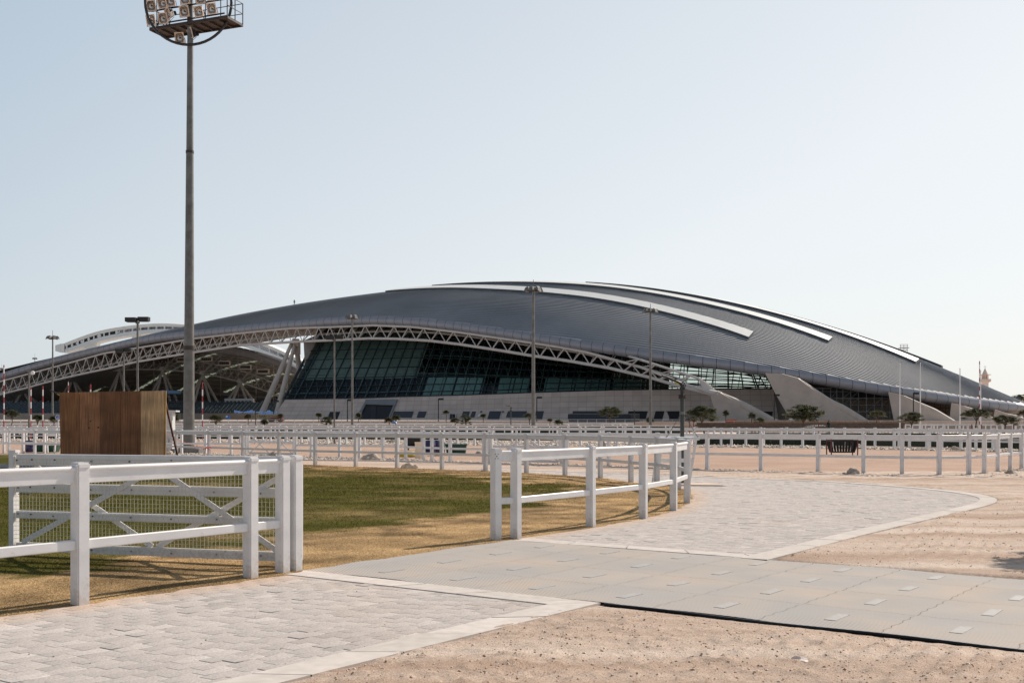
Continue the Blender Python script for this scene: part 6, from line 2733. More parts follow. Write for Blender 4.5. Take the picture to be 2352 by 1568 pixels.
# tree standing outside the picture at right, whose shade reaches the mat
xo, yo = 9.6, 16.0
tree('feathery tree standing beyond the right edge of the picture beside the sand track', CU + F * xo / yo, HZ - (4.1 - CZ) * F / yo, HZ - (2.9 - CZ) * F / yo, 1.7 * F / yo, yo, 0, seed=77)

# ================================================================ HEDGES AND PLANTING
def hedge(label, pts, h, w, seed, dens=60):
    rs = np.random.RandomState(seed)
    pts = [Vector((p[0], p[1], 0)) for p in pts]
    t = thing('hedge', label, 'hedge', pts[0])
    mb = MB()
    for a, b_ in zip(pts[:-1], pts[1:]):
        d = (b_ - a)
        mb.beam(a + Vector((0, 0, h * .42)), b_ + Vector((0, 0, h * .42)), w * .8, h * .84)
    mb.build('core', M['hedge'], t)
    vs, fs = [], []
    tot = 0
    for a, b_ in zip(pts[:-1], pts[1:]):
        L = (b_ - a).length
        n = int(L * dens)
        s = rs.rand(n)
        c = np.stack([a.x + (b_.x - a.x) * s, a.y + (b_.y - a.y) * s - w * (.5 - rs.rand(n) ** 1.7 * .9), h * (.05 + .97 * rs.rand(n) ** .7)], -1)
        v, f = leaf_cluster_arrays(c, 1, .17, seed + 3)
        vs.append(v)
        fs.append(f + tot)
        tot += len(v)
    np_mesh('foliage', np.concatenate(vs) - np.array(pts[0]), np.concatenate(fs), M['leaf'], parent=t)
    return t


hedge('low clipped dark hedge along the far edge of the sand arena, front row', [(XU(1599, 84.5), 84.5), (XU(2000, 80.5), 80.5), (XU(2420, 69.5), 69.5)], .52, 1.0, 5, 150)
hedge('taller clipped dark hedge in the back row behind the far fences at right', [(XU(1692, 96), 96), (XU(2060, 93), 93), (XU(2420, 84), 84)], .95, 1.2, 6, 150)
hedge('distant low dark hedge behind the arena at left and centre', [(XU(-30, 116), 116), (XU(735, 114), 114), (XU(1130, 106), 106), (XU(1560, 100), 100)], .55, 1.2, 7, 45)
hedge('dark planted strip behind the thin rail fences at left and centre', [(XU(-30, 148), 148), (XU(700, 148), 148), (XU(1560, 148), 148)], 1.34, 2.0, 8, 45)
# dry grasses on the retaining wall
rs = np.random.RandomState(4)
n = 5200
gx = XU(1690, 210) + rs.rand(n) * (XU(2100, 210) - XU(1690, 210))
gy = 207.5 + rs.rand(n) * 3
ln = .35 + rs.rand(n) * .55
ang = rs.rand(n) * 6.28
root = np.stack([gx, gy, np.full(n, 1.45)], -1)
tip = root + np.stack([np.cos(ang) * .25 * ln, np.sin(ang) * .25 * ln, ln], -1)
sd = np.stack([np.full(n, .035), np.zeros(n), np.zeros(n)], -1)
M['dry_grass'] = mat('dry_pink_grass', (.42, .3, .22), rough=.9, var=.3, scale=.8)
o = np_mesh('dry_grass', np.stack([root - sd, root + sd, tip], 1).reshape(-1, 3), np.arange(3 * n).reshape(n, 3), M['dry_grass'])
tag(o, kind='stuff')
n = 1400
gx = XU(1440, 196) + rs.rand(n) * (XU(1600, 196) - XU(1440, 196))
gy = 193 + rs.rand(n) * 8
ln = .5 + rs.rand(n) * .9
root = np.stack([gx, gy, np.full(n, .0)], -1)
ang = rs.rand(n) * 6.28
tip = root + np.stack([np.cos(ang) * .3 * ln, np.sin(ang) * .3 * ln, ln], -1)
sd = np.stack([np.full(n, .04), np.zeros(n), np.zeros(n)], -1)
o = np_mesh('dry_grass', np.stack([root - sd, root + sd, tip], 1).reshape(-1, 3), np.arange(3 * n).reshape(n, 3), M['dry_grass'])
tag(o, kind='stuff')

# retaining walls
mb = MB()
x0, x1 = XU(1602, 205), XU(2079, 205)
mb.box(((x0 + x1) / 2, 205.4, .74), (x1 - x0, .8, 1.6))
w1_ = thing('retaining_wall', 'long brown stone retaining wall behind the hedges at right', 'wall', ((x0 + x1) / 2, 205.4, 0))
m, nt, b = new_mat('rubble_stone')
L_ = nt.links
tc = nt.nodes.new('ShaderNodeTexCoord')
br = nt.nodes.new('ShaderNodeTexBrick')
mp = nt.nodes.new('ShaderNodeMapping')
mp.inputs['Rotation'].default_value = (math.radians(90), 0, 0)
L_.new(tc.outputs['Object'], mp.inputs['Vector'])
L_.new(mp.outputs['Vector'], br.inputs['Vector'])
br.inputs['Color1'].default_value = (.1, .072, .05, 1)
br.inputs['Color2'].default_value = (.17, .122, .088, 1)
br.inputs['Mortar'].default_value = (.1, .075, .06, 1)
br.inputs['Scale'].default_value = 1
br.inputs['Brick Width'].default_value = .6
br.inputs['Row Height'].default_value = .2
br.inputs['Mortar Size'].default_value = .02
L_.new(br.outputs['Color'], b.inputs['Base Color'])
b.inputs['Roughness'].default_value = .95
M['rubble'] = m
mb.build('wall', M['rubble'], w1_)
mb = MB()
mb.box(((x0 + x1) / 2, 205.35, 1.6), (x1 - x0 + .2, 1.0, .12))
mb.build('coping', M['stone_low'], w1_)
mb = MB()
x2 = XU(2480, 200)
mb.box(((XU(2079, 200) + x2) / 2, 200.4, .5), (x2 - XU(2079, 200), .6, 1.12))
tag(mb.build('retaining_wall', M['tan_wall'], None, loc=(XU(2250, 200), 200.4, 0)), 'lower tan wall at far right behind the dense white fence', 'wall')
# kerb of the far path in front of the wall
mb = MB()
mb.box(((x0 + x1) / 2, 198, .06), (x1 - x0 + 30, .5, .2))
tag(mb.build('path_edging', M['pale_sand']), kind='structure')

# ================================================================ PEOPLE
def person(label, loc, pose, h, cloth, skin, rz=0.0, name='person'):
    """one skinned body grown from a posed skeleton (metres for a 1.75 m figure, scaled to h)"""
    loc = Vector(loc)
    t = thing(name, label, 'person', loc, rz=0)
    s = h / 1.75
    J, Eg, Rd = pose
    me = bpy.data.meshes.new('body')
    rot = Matrix.Rotation(rz, 3, 'Z')
    names = list(J)
    me.from_pydata([tuple(rot @ Vector(J[k]) * s) for k in names], [(names.index(a), names.index(c)) for a, c in Eg], [])
    o = bpy.data.objects.new('body', me)
    COL.objects.link(o)
    o.parent = t
    sk_ = o.modifiers.new('skin', 'SKIN')
    lay = me.skin_vertices[0] if me.skin_vertices else None
    if lay is None:
        bpy.context.view_layer.objects.active = o
        lay = me.skin_vertices.new() if hasattr(me.skin_vertices, 'new') else me.skin_vertices[0]
    for i, k in enumerate(names):
        lay.data[i].radius = (Rd[k] * s, Rd[k] * s * .85)
        lay.data[i].use_root = (k == 'pelvis')
    ss = o.modifiers.new('sub', 'SUBSURF')
    ss.levels = ss.render_levels = 2
    dg = bpy.context.evaluated_depsgraph_get()
    me2 = bpy.data.meshes.new_from_object(o.evaluated_get(dg))
    o.modifiers.clear()
    o.data = me2
    me2.materials.clear()
    for mm in (cloth[0], cloth[1], skin):
        me2.materials.append(mm)
    me2.polygons.foreach_set('use_smooth', [True] * len(me2.polygons))
    hands = [rot @ Vector(J[k]) * s for k in ('handL', 'handR')]
    for p in me2.polygons:
        z = p.center.z / s
        mi = 0 if z > .95 else 1
        if z > 1.5 or any((p.center - hd).length < .11 * s for hd in hands):
            mi = 2
        p.material_index = mi
    return t, rot, s


def stand_pose(lean=0.0, hands=((-.18, -.32, 1.02), (.2, -.3, .98)), spread=.11):
    y = -lean
    J = {'pelvis': (0, 0, .95), 'waist': (0, y * .3, 1.1), 'chest': (0, y * .75, 1.33), 'neck': (0, y, 1.5), 'head': (0, y * 1.1 - .02, 1.6), 'crown': (0, y * 1.1 - .01, 1.72),
         'shL': (-.19, y * .85, 1.42), 'elL': (-.26, y + .03, 1.16), 'wrL': tuple(hands[0]), 'handL': (hands[0][0] + .02, hands[0][1] - .09, hands[0][2] - .02),
         'shR': (.19, y * .85, 1.42), 'elR': (.27, y + .04, 1.16), 'wrR': tuple(hands[1]), 'handR': (hands[1][0] - .02, hands[1][1] - .09, hands[1][2] - .02),
         'hipL': (-.1, 0, .9), 'knL': (-spread, -.04, .5), 'anL': (-spread - .02, .03, .08), 'toL': (-spread - .03, -.14, .04),
         'hipR': (.1, 0, .9), 'knR': (spread, -.02, .5), 'anR': (spread + .02, .04, .08), 'toR': (spread + .04, -.13, .04)}
    Eg = [('pelvis', 'waist'), ('waist', 'chest'), ('chest', 'neck'), ('neck', 'head'), ('head', 'crown'), ('chest', 'shL'), ('shL', 'elL'), ('elL', 'wrL'), ('wrL', 'handL'),
          ('chest', 'shR'), ('shR', 'elR'), ('elR', 'wrR'), ('wrR', 'handR'), ('pelvis', 'hipL'), ('hipL', 'knL'), ('knL', 'anL'), ('anL', 'toL'), ('pelvis', 'hipR'), ('hipR', 'knR'), ('knR', 'anR'), ('anR', 'toR')]
    Rd = {'pelvis': .15, 'waist': .145, 'chest': .17, 'neck': .06, 'head': .1, 'crown': .075, 'shL': .075, 'elL': .05, 'wrL': .035, 'handL': .04, 'shR': .075, 'elR': .05, 'wrR': .035, 'handR': .04,
          'hipL': .095, 'knL': .065, 'anL': .045, 'toL': .035, 'hipR': .095, 'knR': .065, 'anR': .045, 'toR': .035}
    return J, Eg, Rd


M['hair'] = mat('dark_head_cloth', (.01, .012, .012), rough=.9)
M['shirt_grey'] = mat('grey_overalls', (.12, .13, .15), rough=.9)
M['spray'] = None


def fix_skin(fn, *a, **k):
    return fn(*a, **k)


def ensure_skin_layer(me):
    return me.skin_vertices


def headwear(t, rot, s, z=1.66, y=-.02):
    mb = MB()
    o = Vector(t.location)
    mb.lathe([(.105 * s, -.05 * s), (.125 * s, 0), (.11 * s, .06 * s), (.06 * s, .1 * s)], o + rot @ Vector((0, y + .02, z)) * s, 12)
    mb.build('head_cloth', M['hair'], t, smooth=True)


try:
    t, rot, s = person('person in dark green work clothes and head cloth hosing plants before the stone wall', (XU(1903.5, 180), 180, 0), stand_pose(.05, ((-.12, -.34, 1.0), (.12, -.36, .98))), 2.02, (M['cloth_dark'], M['cloth_dark']), M['skin'], rz=-1.0)
    headwear(t, rot, s)
    t2, rot, s = person('tiny person standing on the skyline of the arena roof at left', to_world(*[0, 0]) + (0,), stand_pose(.02), 1.9, (M['shirt_grey'], M['darkred']), M['skin'], rz=.5)
    i_ = int(np.argmin([abs(1 - 1)]))
    # stand on the roof ridge below survey column 676
    best = None
    for a_ in np.linspace(AG[0], AG[-1], 800):
        bb_ = np.linspace(np.interp(a_, AG, bE), BR, 24)
        x_, y_ = to_world(a_, bb_)
        z_ = roof_z(a_, bb_)
        v_ = HZ - F * (z_ - CZ) / y_
        k_ = int(v_.argmin())
        u_ = CU + F * x_[k_] / y_[k_]
        if best is None or abs(u_ - 676) < best[0]:
            best = (abs(u_ - 676), float(x_[k_]), float(y_[k_]), float(z_[k_]))
    t2.location = best[1:]
    t2['_o'] = list(best[1:])
    headwear(t2, rot, s)
except Exception as ex_:
    import traceback
    traceback.print_exc()

# water spray from the hose
mb = MB()
hx, hy = XU(1899, 179.4), 179.4
mb.tube([(XU(1903, 179.6), 179.6, .02), (XU(1902, 179.5), 179.5, .6), (hx + .1, hy, 1.1), (hx - .15, hy, 1.12)], .03, 5)
tag(mb.build('hose', M['black'], None, loc=(hx, hy, 0)), 'thin dark hose held by the person watering in front of the stone wall', 'hose')
rs = np.random.RandomState(9)
n = 700
tt = rs.rand(n)
dist = tt * 4.2
spread_ = .05 + tt * .55
px_ = hx - .15 - dist
pz_ = 1.12 + .42 * tt * 4.2 * .3 - .36 * (tt * 2) ** 2 * .8 + (rs.rand(n) - .5) * spread_
py_ = hy + (rs.rand(n) - .5) * spread_ * 2
ok = pz_ > .02
c = np.stack([px_, py_, pz_], -1)[ok]
v, f = leaf_cluster_arrays(c, 1, .12, 31)
M['water'] = mat('water_drops', (.8, .88, .9), rough=.2)
tag(np_mesh('water_spray', v, f, M['water']), kind='stuff')

# ================================================================ VEHICLES AND YARD THINGS
def van(label, u0, u1, Y, zb, vt, body, name='parked_van', cat='van', bus=True):
    x0, x1 = XU(u0, Y), XU(u1, Y)
    h = ZV(vt, Y) - zb
    t = thing(name, label, cat, ((x0 + x1) / 2, Y, zb))
    L = x1 - x0
    if bus:
        pr = [(0, .35), (.02, .62), (.1, .72), (.2, .97), (.26, 1.0), (.97, 1.0), (1.0, .94), (1.0, .2), (0, .2)]
    else:
        pr = [(0, .4), (.03, .58), (.22, .64), (.36, .98), (.45, 1.0), (.7, 1.0), (.88, .66), (.98, .62), (1, .4), (1, .22), (0, .22)]
    mb = MB()
    mb.slab([(x0 + L * a, Y - .9, zb + h * z) for a, z in pr], (0, 1.8, 0))
    mb.build('body', body, t)
    mb = MB()
    if bus:
        for a, b_ in ((.2, .3), (.32, .52), (.54, .74), (.76, .94)):
            mb.slab([(x0 + L * a, Y - .93, zb + h * .62), (x0 + L * b_, Y - .93, zb + h * .62), (x0 + L * b_, Y - .93, zb + h * .9), (x0 + L * (a + .02), Y - .93, zb + h * .9)], (0, .04, 0))
    else:
        mb.slab([(x0 + L * .3, Y - .93, zb + h * .66), (x0 + L * .82, Y - .93, zb + h * .66), (x0 + L * .7, Y - .93, zb + h * .93), (x0 + L * .4, Y - .93, zb + h * .93)], (0, .04, 0))
    mb.build('window', M['car_glass'], t)
    for a in (.18, .8):
        for yy_ in (-.88, .7):
            mb = MB()
            c_ = Vector((x0 + L * a, Y + yy_, zb + .32))
            mb.tube([c_, c_ + Vector((0, .18, 0))], .32, 12)
            mb.build('wheel', M['rubber'], t)
    return t


M['van_white'] = mat('white_car_paint', (.72, .74, .76), rough=.25, var=.03, scale=.5)
van('white minibus parked behind the flat topped tree at the big concrete fin', 1813, 1876, 224, 1.75, 957.5, M['van_white'])
van('dark red car parked under the ochre banner', 617, 651, 222, 1.75, 954.5, M['darkred'], 'parked_car', 'car', False)
# container with gratings
Yk = 222
x0, x1 = XU(1306, Yk), XU(1468, Yk)
ct = thing('shipping_container', 'long dark blue container parked against the stone wall behind the trees', 'container', ((x0 + x1) / 2, Yk, 1.8))
mb = MB()
z0_, z1_ = 1.85, ZV(951, Yk)
pts = []
n = 120
for k in range(n + 1):
    pts.append((x0 + (x1 - x0) * k / n, Yk + (.05 if k % 2 else 0)))
mb.grid([[Vector((a, b_, z0_)) for a, b_ in pts], [Vector((a, b_, z1_)) for a, b_ in pts], [Vector((a, b_ + 2.4, z1_)) for a, b_ in pts], [Vector((a, b_ + 2.4, z0_)) for a, b_ in pts]])
mb.build('body', M['container'], ct)
mb = MB()
mb.box(((x0 + x1) / 2, Yk - .03, z1_ + .06), (x1 - x0, .1, .14))
mb.build('top_rail', M['galv'], ct)
mb = MB()
for k in range(9):
    mb.beam((x1 - 1.6 + k * .2, Yk - .3, z0_), (x1 - 1.6 + k * .2, Yk - .3, z1_ + .1), .06, .06)
mb.build('grating', M['galv'], ct)
# blue direction sign
t = thing('direction_sign', 'blue arrow shaped direction sign with white writing beside the hoarding', 'sign', (XU(133, 100), 100, 0))
mb = MB()
xs0 = XU(133, 100)
mb.tube([(xs0, 100.06, 0), (xs0, 100.06, ZV(953, 100))], .04, 6)
mb.build('post', M['white_paint'], t)
mb = MB()
o_ = [(126, 958.2), (129.5, 952.8), (143, 952.8), (143, 963.6), (129.5, 963.6)]
mb.slab([P(u, v, 100) for u, v in o_], (0, .05, 0), 1)
o2 = [(127.2, 958.2), (130, 953.7), (142.5, 953.7), (142.5, 962.7), (130, 962.7)]
mb.slab([P(u, v, 99.99) for u, v in o2], (0, .006, 0), 0)
mb.build('panel', [M['sign_blue'], M['white_paint']], t)


def text_part(body, parent, loc, size, m, name='lettering'):
    cu = bpy.data.curves.new(name, 'FONT')
    cu.body = body
    cu.size = size
    cu.extrude = .004
    cu.align_x = 'LEFT'
    o = bpy.data.objects.new(name, cu)
    COL.objects.link(o)
    o.rotation_euler = (math.radians(90), 0, 0)
    dg = bpy.context.evaluated_depsgraph_get()
    me = bpy.data.meshes.new_from_object(o.evaluated_get(dg))
    bpy.data.objects.remove(o)
    me.materials.clear()
    me.materials.append(m)
    ob = bpy.data.objects.new(name, me)
    COL.objects.link(ob)
    ob.rotation_euler = (math.radians(90), 0, 0)
    ob.parent = parent
    ob.location = Vector(loc) - Vector(parent['_o'])
    return ob


mb = MB()
# script line and two lines of small print, too small to read in the photograph
for k, (u0, u1, v) in enumerate(((133.5, 138.8, 956.2), (130.5, 135.5, 959.3), (136, 140, 959.3), (130.5, 138.5, 961.4))):
    a, b_ = P(u0, v, 99.98), P(u1, v, 99.98)
    if k == 0:
        mb.tube([a.lerp(b_, f) + Vector((0, 0, .03 * math.sin(f * 19))) for f in np.linspace(0, 1, 20)], .014, 4)
    else:
        f = 0.0
        while f < .96:
            mb.box(a.lerp(b_, f + .05), (.022, .01, R.choice((.045, .06))))
            mb.box(a.lerp(b_, f + .09), (.03, .01, .018))
            f += .15
mb.build('lettering', M['white_paint'], t)
# ochre banner
Yn = 216
t = thing('banner', 'ochre banner with dark capital lettering in front of the raking column feet', 'banner', (XU(604, Yn), Yn, 1.5))
mb = MB()
mb.slab([P(573, 959.5, Yn), P(645, 958.5, Yn), P(652, 950.5, Yn), P(573, 951.6, Yn)], (0, .12, 0))
mb.build('panel', M['banner'], t)
mb = MB()
for u in (577, 612, 646):
    mb.tube([P(u, 968, Yn + .2), P(u, 951, Yn + .2)], .06, 5)
mb.build('post', M['galv'], t)
text_part('SO I EJAR', t, P(579.5, 957.9, Yn - .03), .62, M['black'])
text_part('AS ULTRAMOD', t, P(607, 957.3, Yn - .03), .46, M['black'])
mb = MB()
mb.slab([P(575.5, 957.5, Yn - .02), P(578.5, 957.5, Yn - .02), P(578.5, 953.4, Yn - .02), P(575.5, 953.4, Yn - .02)], (0, .01, 0))
mb.build('emblem', M['blue_sheet'], t)
# blue tarpaulins
def tarp(label, u0, u1, v0, v1, Y, seed):
    rs = random.Random(seed)
    mb = MB()
    rows = []
    for j in range(6):
        row = []
        for i in range(24):
            f, g = i / 23, j / 5
            u, v = u0 + (u1 - u0) * f, v1 + (v0 - v1) * g * (.75 + .3 * math.sin(f * 11 + seed)) - .2
            row.append(P(u, v, Y + g * 1.2) + Vector((0, rs.uniform(-.3, .3), rs.uniform(-.16, .16))))
        rows.append(row)
    mb.grid(rows)
    tag(mb.build('tarpaulin', M['blue_sheet'], None, loc=P((u0 + u1) / 2, v1, Y), smooth=False), label, 'tarpaulin')


tarp('crumpled pale blue tarpaulin heaped left of the first raking column foot', 538, 598, 942.5, 948, 300, 1)
tarp('crumpled pale blue tarpaulin heaped between the raking column feet', 598, 636, 942, 951, 300, 2)
mb = MB()
mb.slab([P(518, 961.5, 215), P(528, 961.5, 215), P(528, 954, 215), P(518, 954, 215)], (0, .12, 0), 0)
mb.slab([P(518.5, 958, 214.97), P(522, 958, 214.97), P(524, 954.4, 214.97), P(518.5, 954.4, 214.97)], (0, .02, 0), 1)
tag(mb.build('site_sign', [M['sign_blue'], M['white_paint']], None, loc=P(523, 966, 215)), 'small blue and white site sign by the brown wall right of the dark spreading tree', 'sign')
# wall signs
mb = MB()
mb.slab([w_uv(u, v, .2) for u, v in ((1097.5, 957), (1105, 956.5), (1108, 951), (1100.5, 950.5))], (0, .06, 0))
mb.build('wall_sign', M['white_paint'], O_)
for u in (1106, 1156):
    mb = MB()
    mb.slab([w_uv(a, b_, .2) for a, b_ in ((u - 2.2, 947), (u + 2, 947), (u + 2.4, 943.8), (u - 1.8, 943.8))], (0, .06, 0))
    mb.build('wall_sign', M['slate_window'], O_)
# orange barrier
mb = MB()
a, b_ = P(1668, 970, 212), P(1694, 970, 212)
mb.slab([(a.x, 212, 1.6), (b_.x, 212, 1.6), (b_.x, 212, 2.25), (a.x, 212, 2.25)], (0, .4, 0))
mb.box((a.x + .3, 212.2, 1.62), (.3, .9, .12))
mb.box((b_.x - .3, 212.2, 1.62), (.3, .9, .12))
tag(mb.build('barrier', M['orange'], None, loc=(a.x, 212, 1.6)), 'orange plastic barrier on top of the retaining wall by the first fin', 'barrier')
# blue cover on a bush
mb = MB()
c = P(906, 969.5, 150)
mb.lathe([(.35, 0), (.38, .08), (.3, .2), (.1, .27)], (c.x, c.y, c.z - .15), 10)
tag(mb.build('cover', M['sign_blue'], None, loc=(c.x, c.y, c.z - .15), smooth=True), 'rounded bright blue cover among the small trees right of the entrance porch', 'cover')
# planting stakes
st_ = [(1690, 160), (1783, 160), (1872, 160)]
for u, Y, vt, lb in ((1584, 158, 962, 'thin dark stake left of the feathery tree trunk beside the rain gun'), (1593, 158, 966, 'thin dark stake close to the feathery tree trunk beside the rain gun'), (1734, 160, 972, 'thin dark stake in front of the wall under the sapling'),
                     (1753, 160, 972, 'thin dark stake in front of the wall under the low sapling'), (1871, 160, 972, 'thin dark stake right of the flat topped tree'), (1880, 160, 972, 'second thin dark stake right of the flat topped tree'),
                     (2232, 140, 975, 'dark red stake left of the open crowned tree trunk'), (2254, 140, 975, 'dark red stake right of the open crowned tree trunk'), (2328, 135, 976, 'dark red stake beside the dark bushy tree')):
    mb = MB()
    mb.box((XU(u, Y), Y, ZV(vt, Y) / 2), (.1, .1, ZV(vt, Y)))
    mb.box((XU(u, Y), Y, ZV(vt, Y)), (.07, .07, .12))
    tag(mb.build('tree_stake', M['darkred'], None, loc=(XU(u, Y), Y, 0)), lb, 'stake', 'tree stakes')

# ================================================================ SCAFFOLDS, TOWER, MINARET
def scaffold(label, us_, vs_, Y, m, depth=1.6, diag=True, deck=True):
    t = thing('scaffold', label, 'scaffold', P(us_[len(us_) // 2], 968, Y))
    mb = MB()
    vmax = lambda u: max(min(vs_), float(np.interp(u, [1850, 1950, 2050, 2150, 2250, 2340], [881, 896, 910, 926, 943, 955])))
    for y in (Y, Y + depth):
        for u in us_:
            mb.tube([P(u, 972, y), P(u, vmax(u), y)], .07, 4)
        for v in vs_:
            run = [u for u in us_ if vmax(u) <= v + .5]
            if len(run) > 1:
                mb.tube([P(run[0] - 3, v, y), P(run[-1] + 3, v, y)], .065, 4)
    if diag:
        for i in range(0, len(us_) - 1):
            for j in range(len(vs_) - 1):
                if vmax(us_[i]) <= vs_[j] + .5 and vmax(us_[i + 1]) <= vs_[j] + .5 and R.random() < .55:
                    a, c = (us_[i], us_[i + 1]) if R.random() < .5 else (us_[i + 1], us_[i])
                    mb.tube([P(a, vs_[j + 1], Y - .05), P(c, vs_[j], Y - .05)], .05, 4)
    mb.build('tube_frame', m, t)
    if deck:
        for v in vs_[::2]:
            run = [u for u in us_ if vmax(u) <= v + .5]
            if len(run) > 1:
                mb = MB()
                a, c = P(run[0], v, Y), P(run[-1], v, Y)
                mb.box(((a.x + c.x) / 2, Y + depth / 2, a.z - .12), (c.x - a.x, depth, .07))
                mb.build('plank_deck', M['ply_deck'], t)
    return t


scaffold('blue grey tube scaffolding in the recess between the second and third concrete fins', [1862, 1890, 1908, 1922, 1936, 1954, 1972, 1990, 2008, 2026, 2044, 2062], [891, 899, 914, 930, 945, 960], 246, M['scaf'])
scaffold('red brown tube scaffolding in the recess between the third and fourth concrete fins', [2132, 2146, 2160, 2172, 2186, 2200, 2214, 2228], [926, 937, 948, 958], 250, M['scaf_red'])
t = thing('scaffold_tower', 'small scaffold tower peeking over the roof skyline at right', 'scaffold', P(2076, 812, 340))
mb = MB()
Yw = 345
for du in (-8, 0, 8):
    for y in (Yw, Yw + 2.5):
        mb.tube([P(2076 + du, 860, y), P(2076 + du, 791, y)], .07, 4)
for v in (791, 795, 799, 803, 812):
    for y in (Yw, Yw + 2.5):
        mb.tube([P(2067, v, y), P(2086, v, y)], .07, 4)
mb.tube([P(2068, 812, Yw), P(2084, 803, Yw)], .06, 4)
mb.build('tube_frame', M['scaf'], t)
mb = MB()
a = P(2076, 799, Yw + 1.2)
mb.box(a, (2.6, 2.6, .15))
mb.build('plank_deck', M['ply_deck'], t)
# grey site clutter with a blue roll left of the mast
t = thing('scaffold', 'dark scaffold platform with a long blue roll on top, between the hoarding and the mast', 'scaffold', P(398, 960, 340))
mb = MB()
for u in (378, 388, 398, 408, 418, 427):
    for y in (340, 342.5):
        mb.tube([P(u, 972, y), P(u, 902, y)], .1, 4)
for v in (906, 915, 925, 936, 946):
    mb.tube([P(376, v, 340), P(430, v, 340)], .09, 4)
    mb.box(P(402, v, 341.3), (6.6, 2.5, .12))
mb.build('tube_frame', M['dark_steel'], t)
mb = MB()
mb.tube([P(372, 900, 340), P(411, 900.5, 340), P(413.5, 904, 340)], [.62, .62, .5], 10)
mb.build('roll', M['sign_roll'] if 'sign_roll' in M else M['blue_dull'] if 'blue_dull' in M else M.setdefault('blue_dull', mat('dull_blue_wrap', (.1, .18, .27), rough=.6, var=.2, scale=1)), t, smooth=True)
# minaret
Ym = 900
t = thing('minaret', 'distant pink minaret with a pointed cap and gallery behind the right end of the roof', 'minaret', P(2262, 965, Ym))
zz_ = lambda v: ZV(v, Ym)
cx_ = XU(2262.5, Ym)
mb = MB()
mb.lathe([(2.6, 0), (2.6, zz_(880))], (cx_, Ym, 0), 8, a0=.39)
mb.lathe([(2.6, zz_(880)), (4.4, zz_(873))], (cx_, Ym, 0), 8, a0=.39)
mb.build('shaft', M['minaret'], t)
mb = MB()
mb.lathe([(4.6, zz_(873)), (4.6, zz_(870.3))], (cx_, Ym, 0), 16)
for k in range(16):
    a = k * math.pi / 8
    mb.tube([(cx_ + 4.1 * math.cos(a), Ym + 4.1 * math.sin(a), zz_(876.5)), (cx_ + 4.1 * math.cos(a), Ym + 4.1 * math.sin(a), zz_(873))], .35, 5)
mb.build('gallery', M['minaret'], t)
mb = MB()
for k in range(8):
    a = k * math.pi / 4 + .39
    mb.beam((cx_ + 2.1 * math.cos(a), Ym + 2.1 * math.sin(a), zz_(870.3)), (cx_ + 2.1 * math.cos(a), Ym + 2.1 * math.sin(a), zz_(861)), .8, .8)
mb.lathe([(1.2, zz_(870.3)), (1.2, zz_(861))], (cx_, Ym, 0), 8)
mb.build('lantern', M['minaret'], t)
mb = MB()
mb.lathe([(4.6, zz_(861)), (4.6, zz_(859.8)), (2.3, zz_(859.6)), (2.0, zz_(857)), (.5, zz_(847.5)), (.15, zz_(845.5))], (cx_, Ym, 0), 12)
mb.build('cap', M['minaret'], t)
mb = MB()
mb.tube([(cx_, Ym, zz_(846)), (cx_, Ym, zz_(843.5))], .15, 5)
mb.tube([(cx_ + .75 * math.cos(a), Ym, zz_(842) + .75 * math.sin(a)) for a in np.linspace(math.radians(120), math.radians(420), 10)], .16, 4)
mb.build('crescent', M['minaret'], t)
# far house and palm at the right edge
t = thing('far_house', 'distant pink flat roofed house at the right edge beyond the roof tip', 'house', P(2352, 965, 700))
mb = MB()
a = P(2345, 920, 700)
mb.box((a.x + 14, 706, ZV(916, 700) / 2), (24, 10, ZV(916, 700)))
mb.build('wall', M['minaret'], t)
mb = MB()
mb.box((a.x + 14, 706, ZV(916, 700) + .3), (25, 11, .6))
mb.build('roof', M['tan_wall'], t)
for k in range(4):
    mb = MB()
    mb.box((a.x + 6 + k * 5, 700.95, ZV(922, 700)), (2, .2, 2.2))
    mb.build('window', M['slate_window'], t)
t = thing('palm_tree', 'distant dark palm crown at the right edge beyond the roof tip', 'tree', P(2341, 965, 640))
pb_ = P(2341, 912, 640)
mb = MB()
mb.tube([(pb_.x, 640, 0), (pb_.x + .3, 640, pb_.z)], [.5, .35], 8)
mb.build('trunk', M['trunk'], t)
rs = random.Random(3)
vs, fs = [], []
for k in range(46):
    a, e_ = rs.random() * 6.283, rs.uniform(-.5, 1.3)
    L = rs.uniform(3.0, 4.8)
    pv = []
    for j in range(6):
        f = j / 5
        r = L * f * math.cos(e_ * (1 - f * .5))
        z = L * (f * math.sin(e_) - .55 * f * f)
        c = Vector((pb_.x + .3 + r * math.cos(a), 640 + r * math.sin(a), pb_.z + z))
        w_ = .55 * (1 - abs(f - .45))
        sd = Vector((-math.sin(a), math.cos(a), -.35)) * w_
        pv.append((c - sd, c + sd))
    o_ = len(vs)
    for p, q in pv:
        vs += [p, q]
    for j in range(5):
        fs.append((o_ + 2 * j, o_ + 2 * j + 1, o_ + 2 * j + 3, o_ + 2 * j + 2))
np_mesh('crown', np.array([tuple(v) for v in vs]) - np.array(t.location), np.array(fs), M['leaf'], parent=t)
# ================================================================ LIGHT, SKY, CAMERA
SUN_EL, SUN_AZ = math.radians(38), math.radians(44)      # azimuth clockwise from +Y
w = bpy.data.worlds.new('World')
sc.world = w
w.use_nodes = True
nt = w.node_tree
bg = nt.nodes['Background']
sky = nt.nodes.new('ShaderNodeTexSky')
sky.sky_type = 'NISHITA'
sky.sun_disc = False
sky.sun_elevation = SUN_EL
sky.sun_rotation = SUN_AZ
sky.altitude = 0
sky.air_density = 1.0
sky.dust_density = 1.5
sky.ozone_density = 1.5
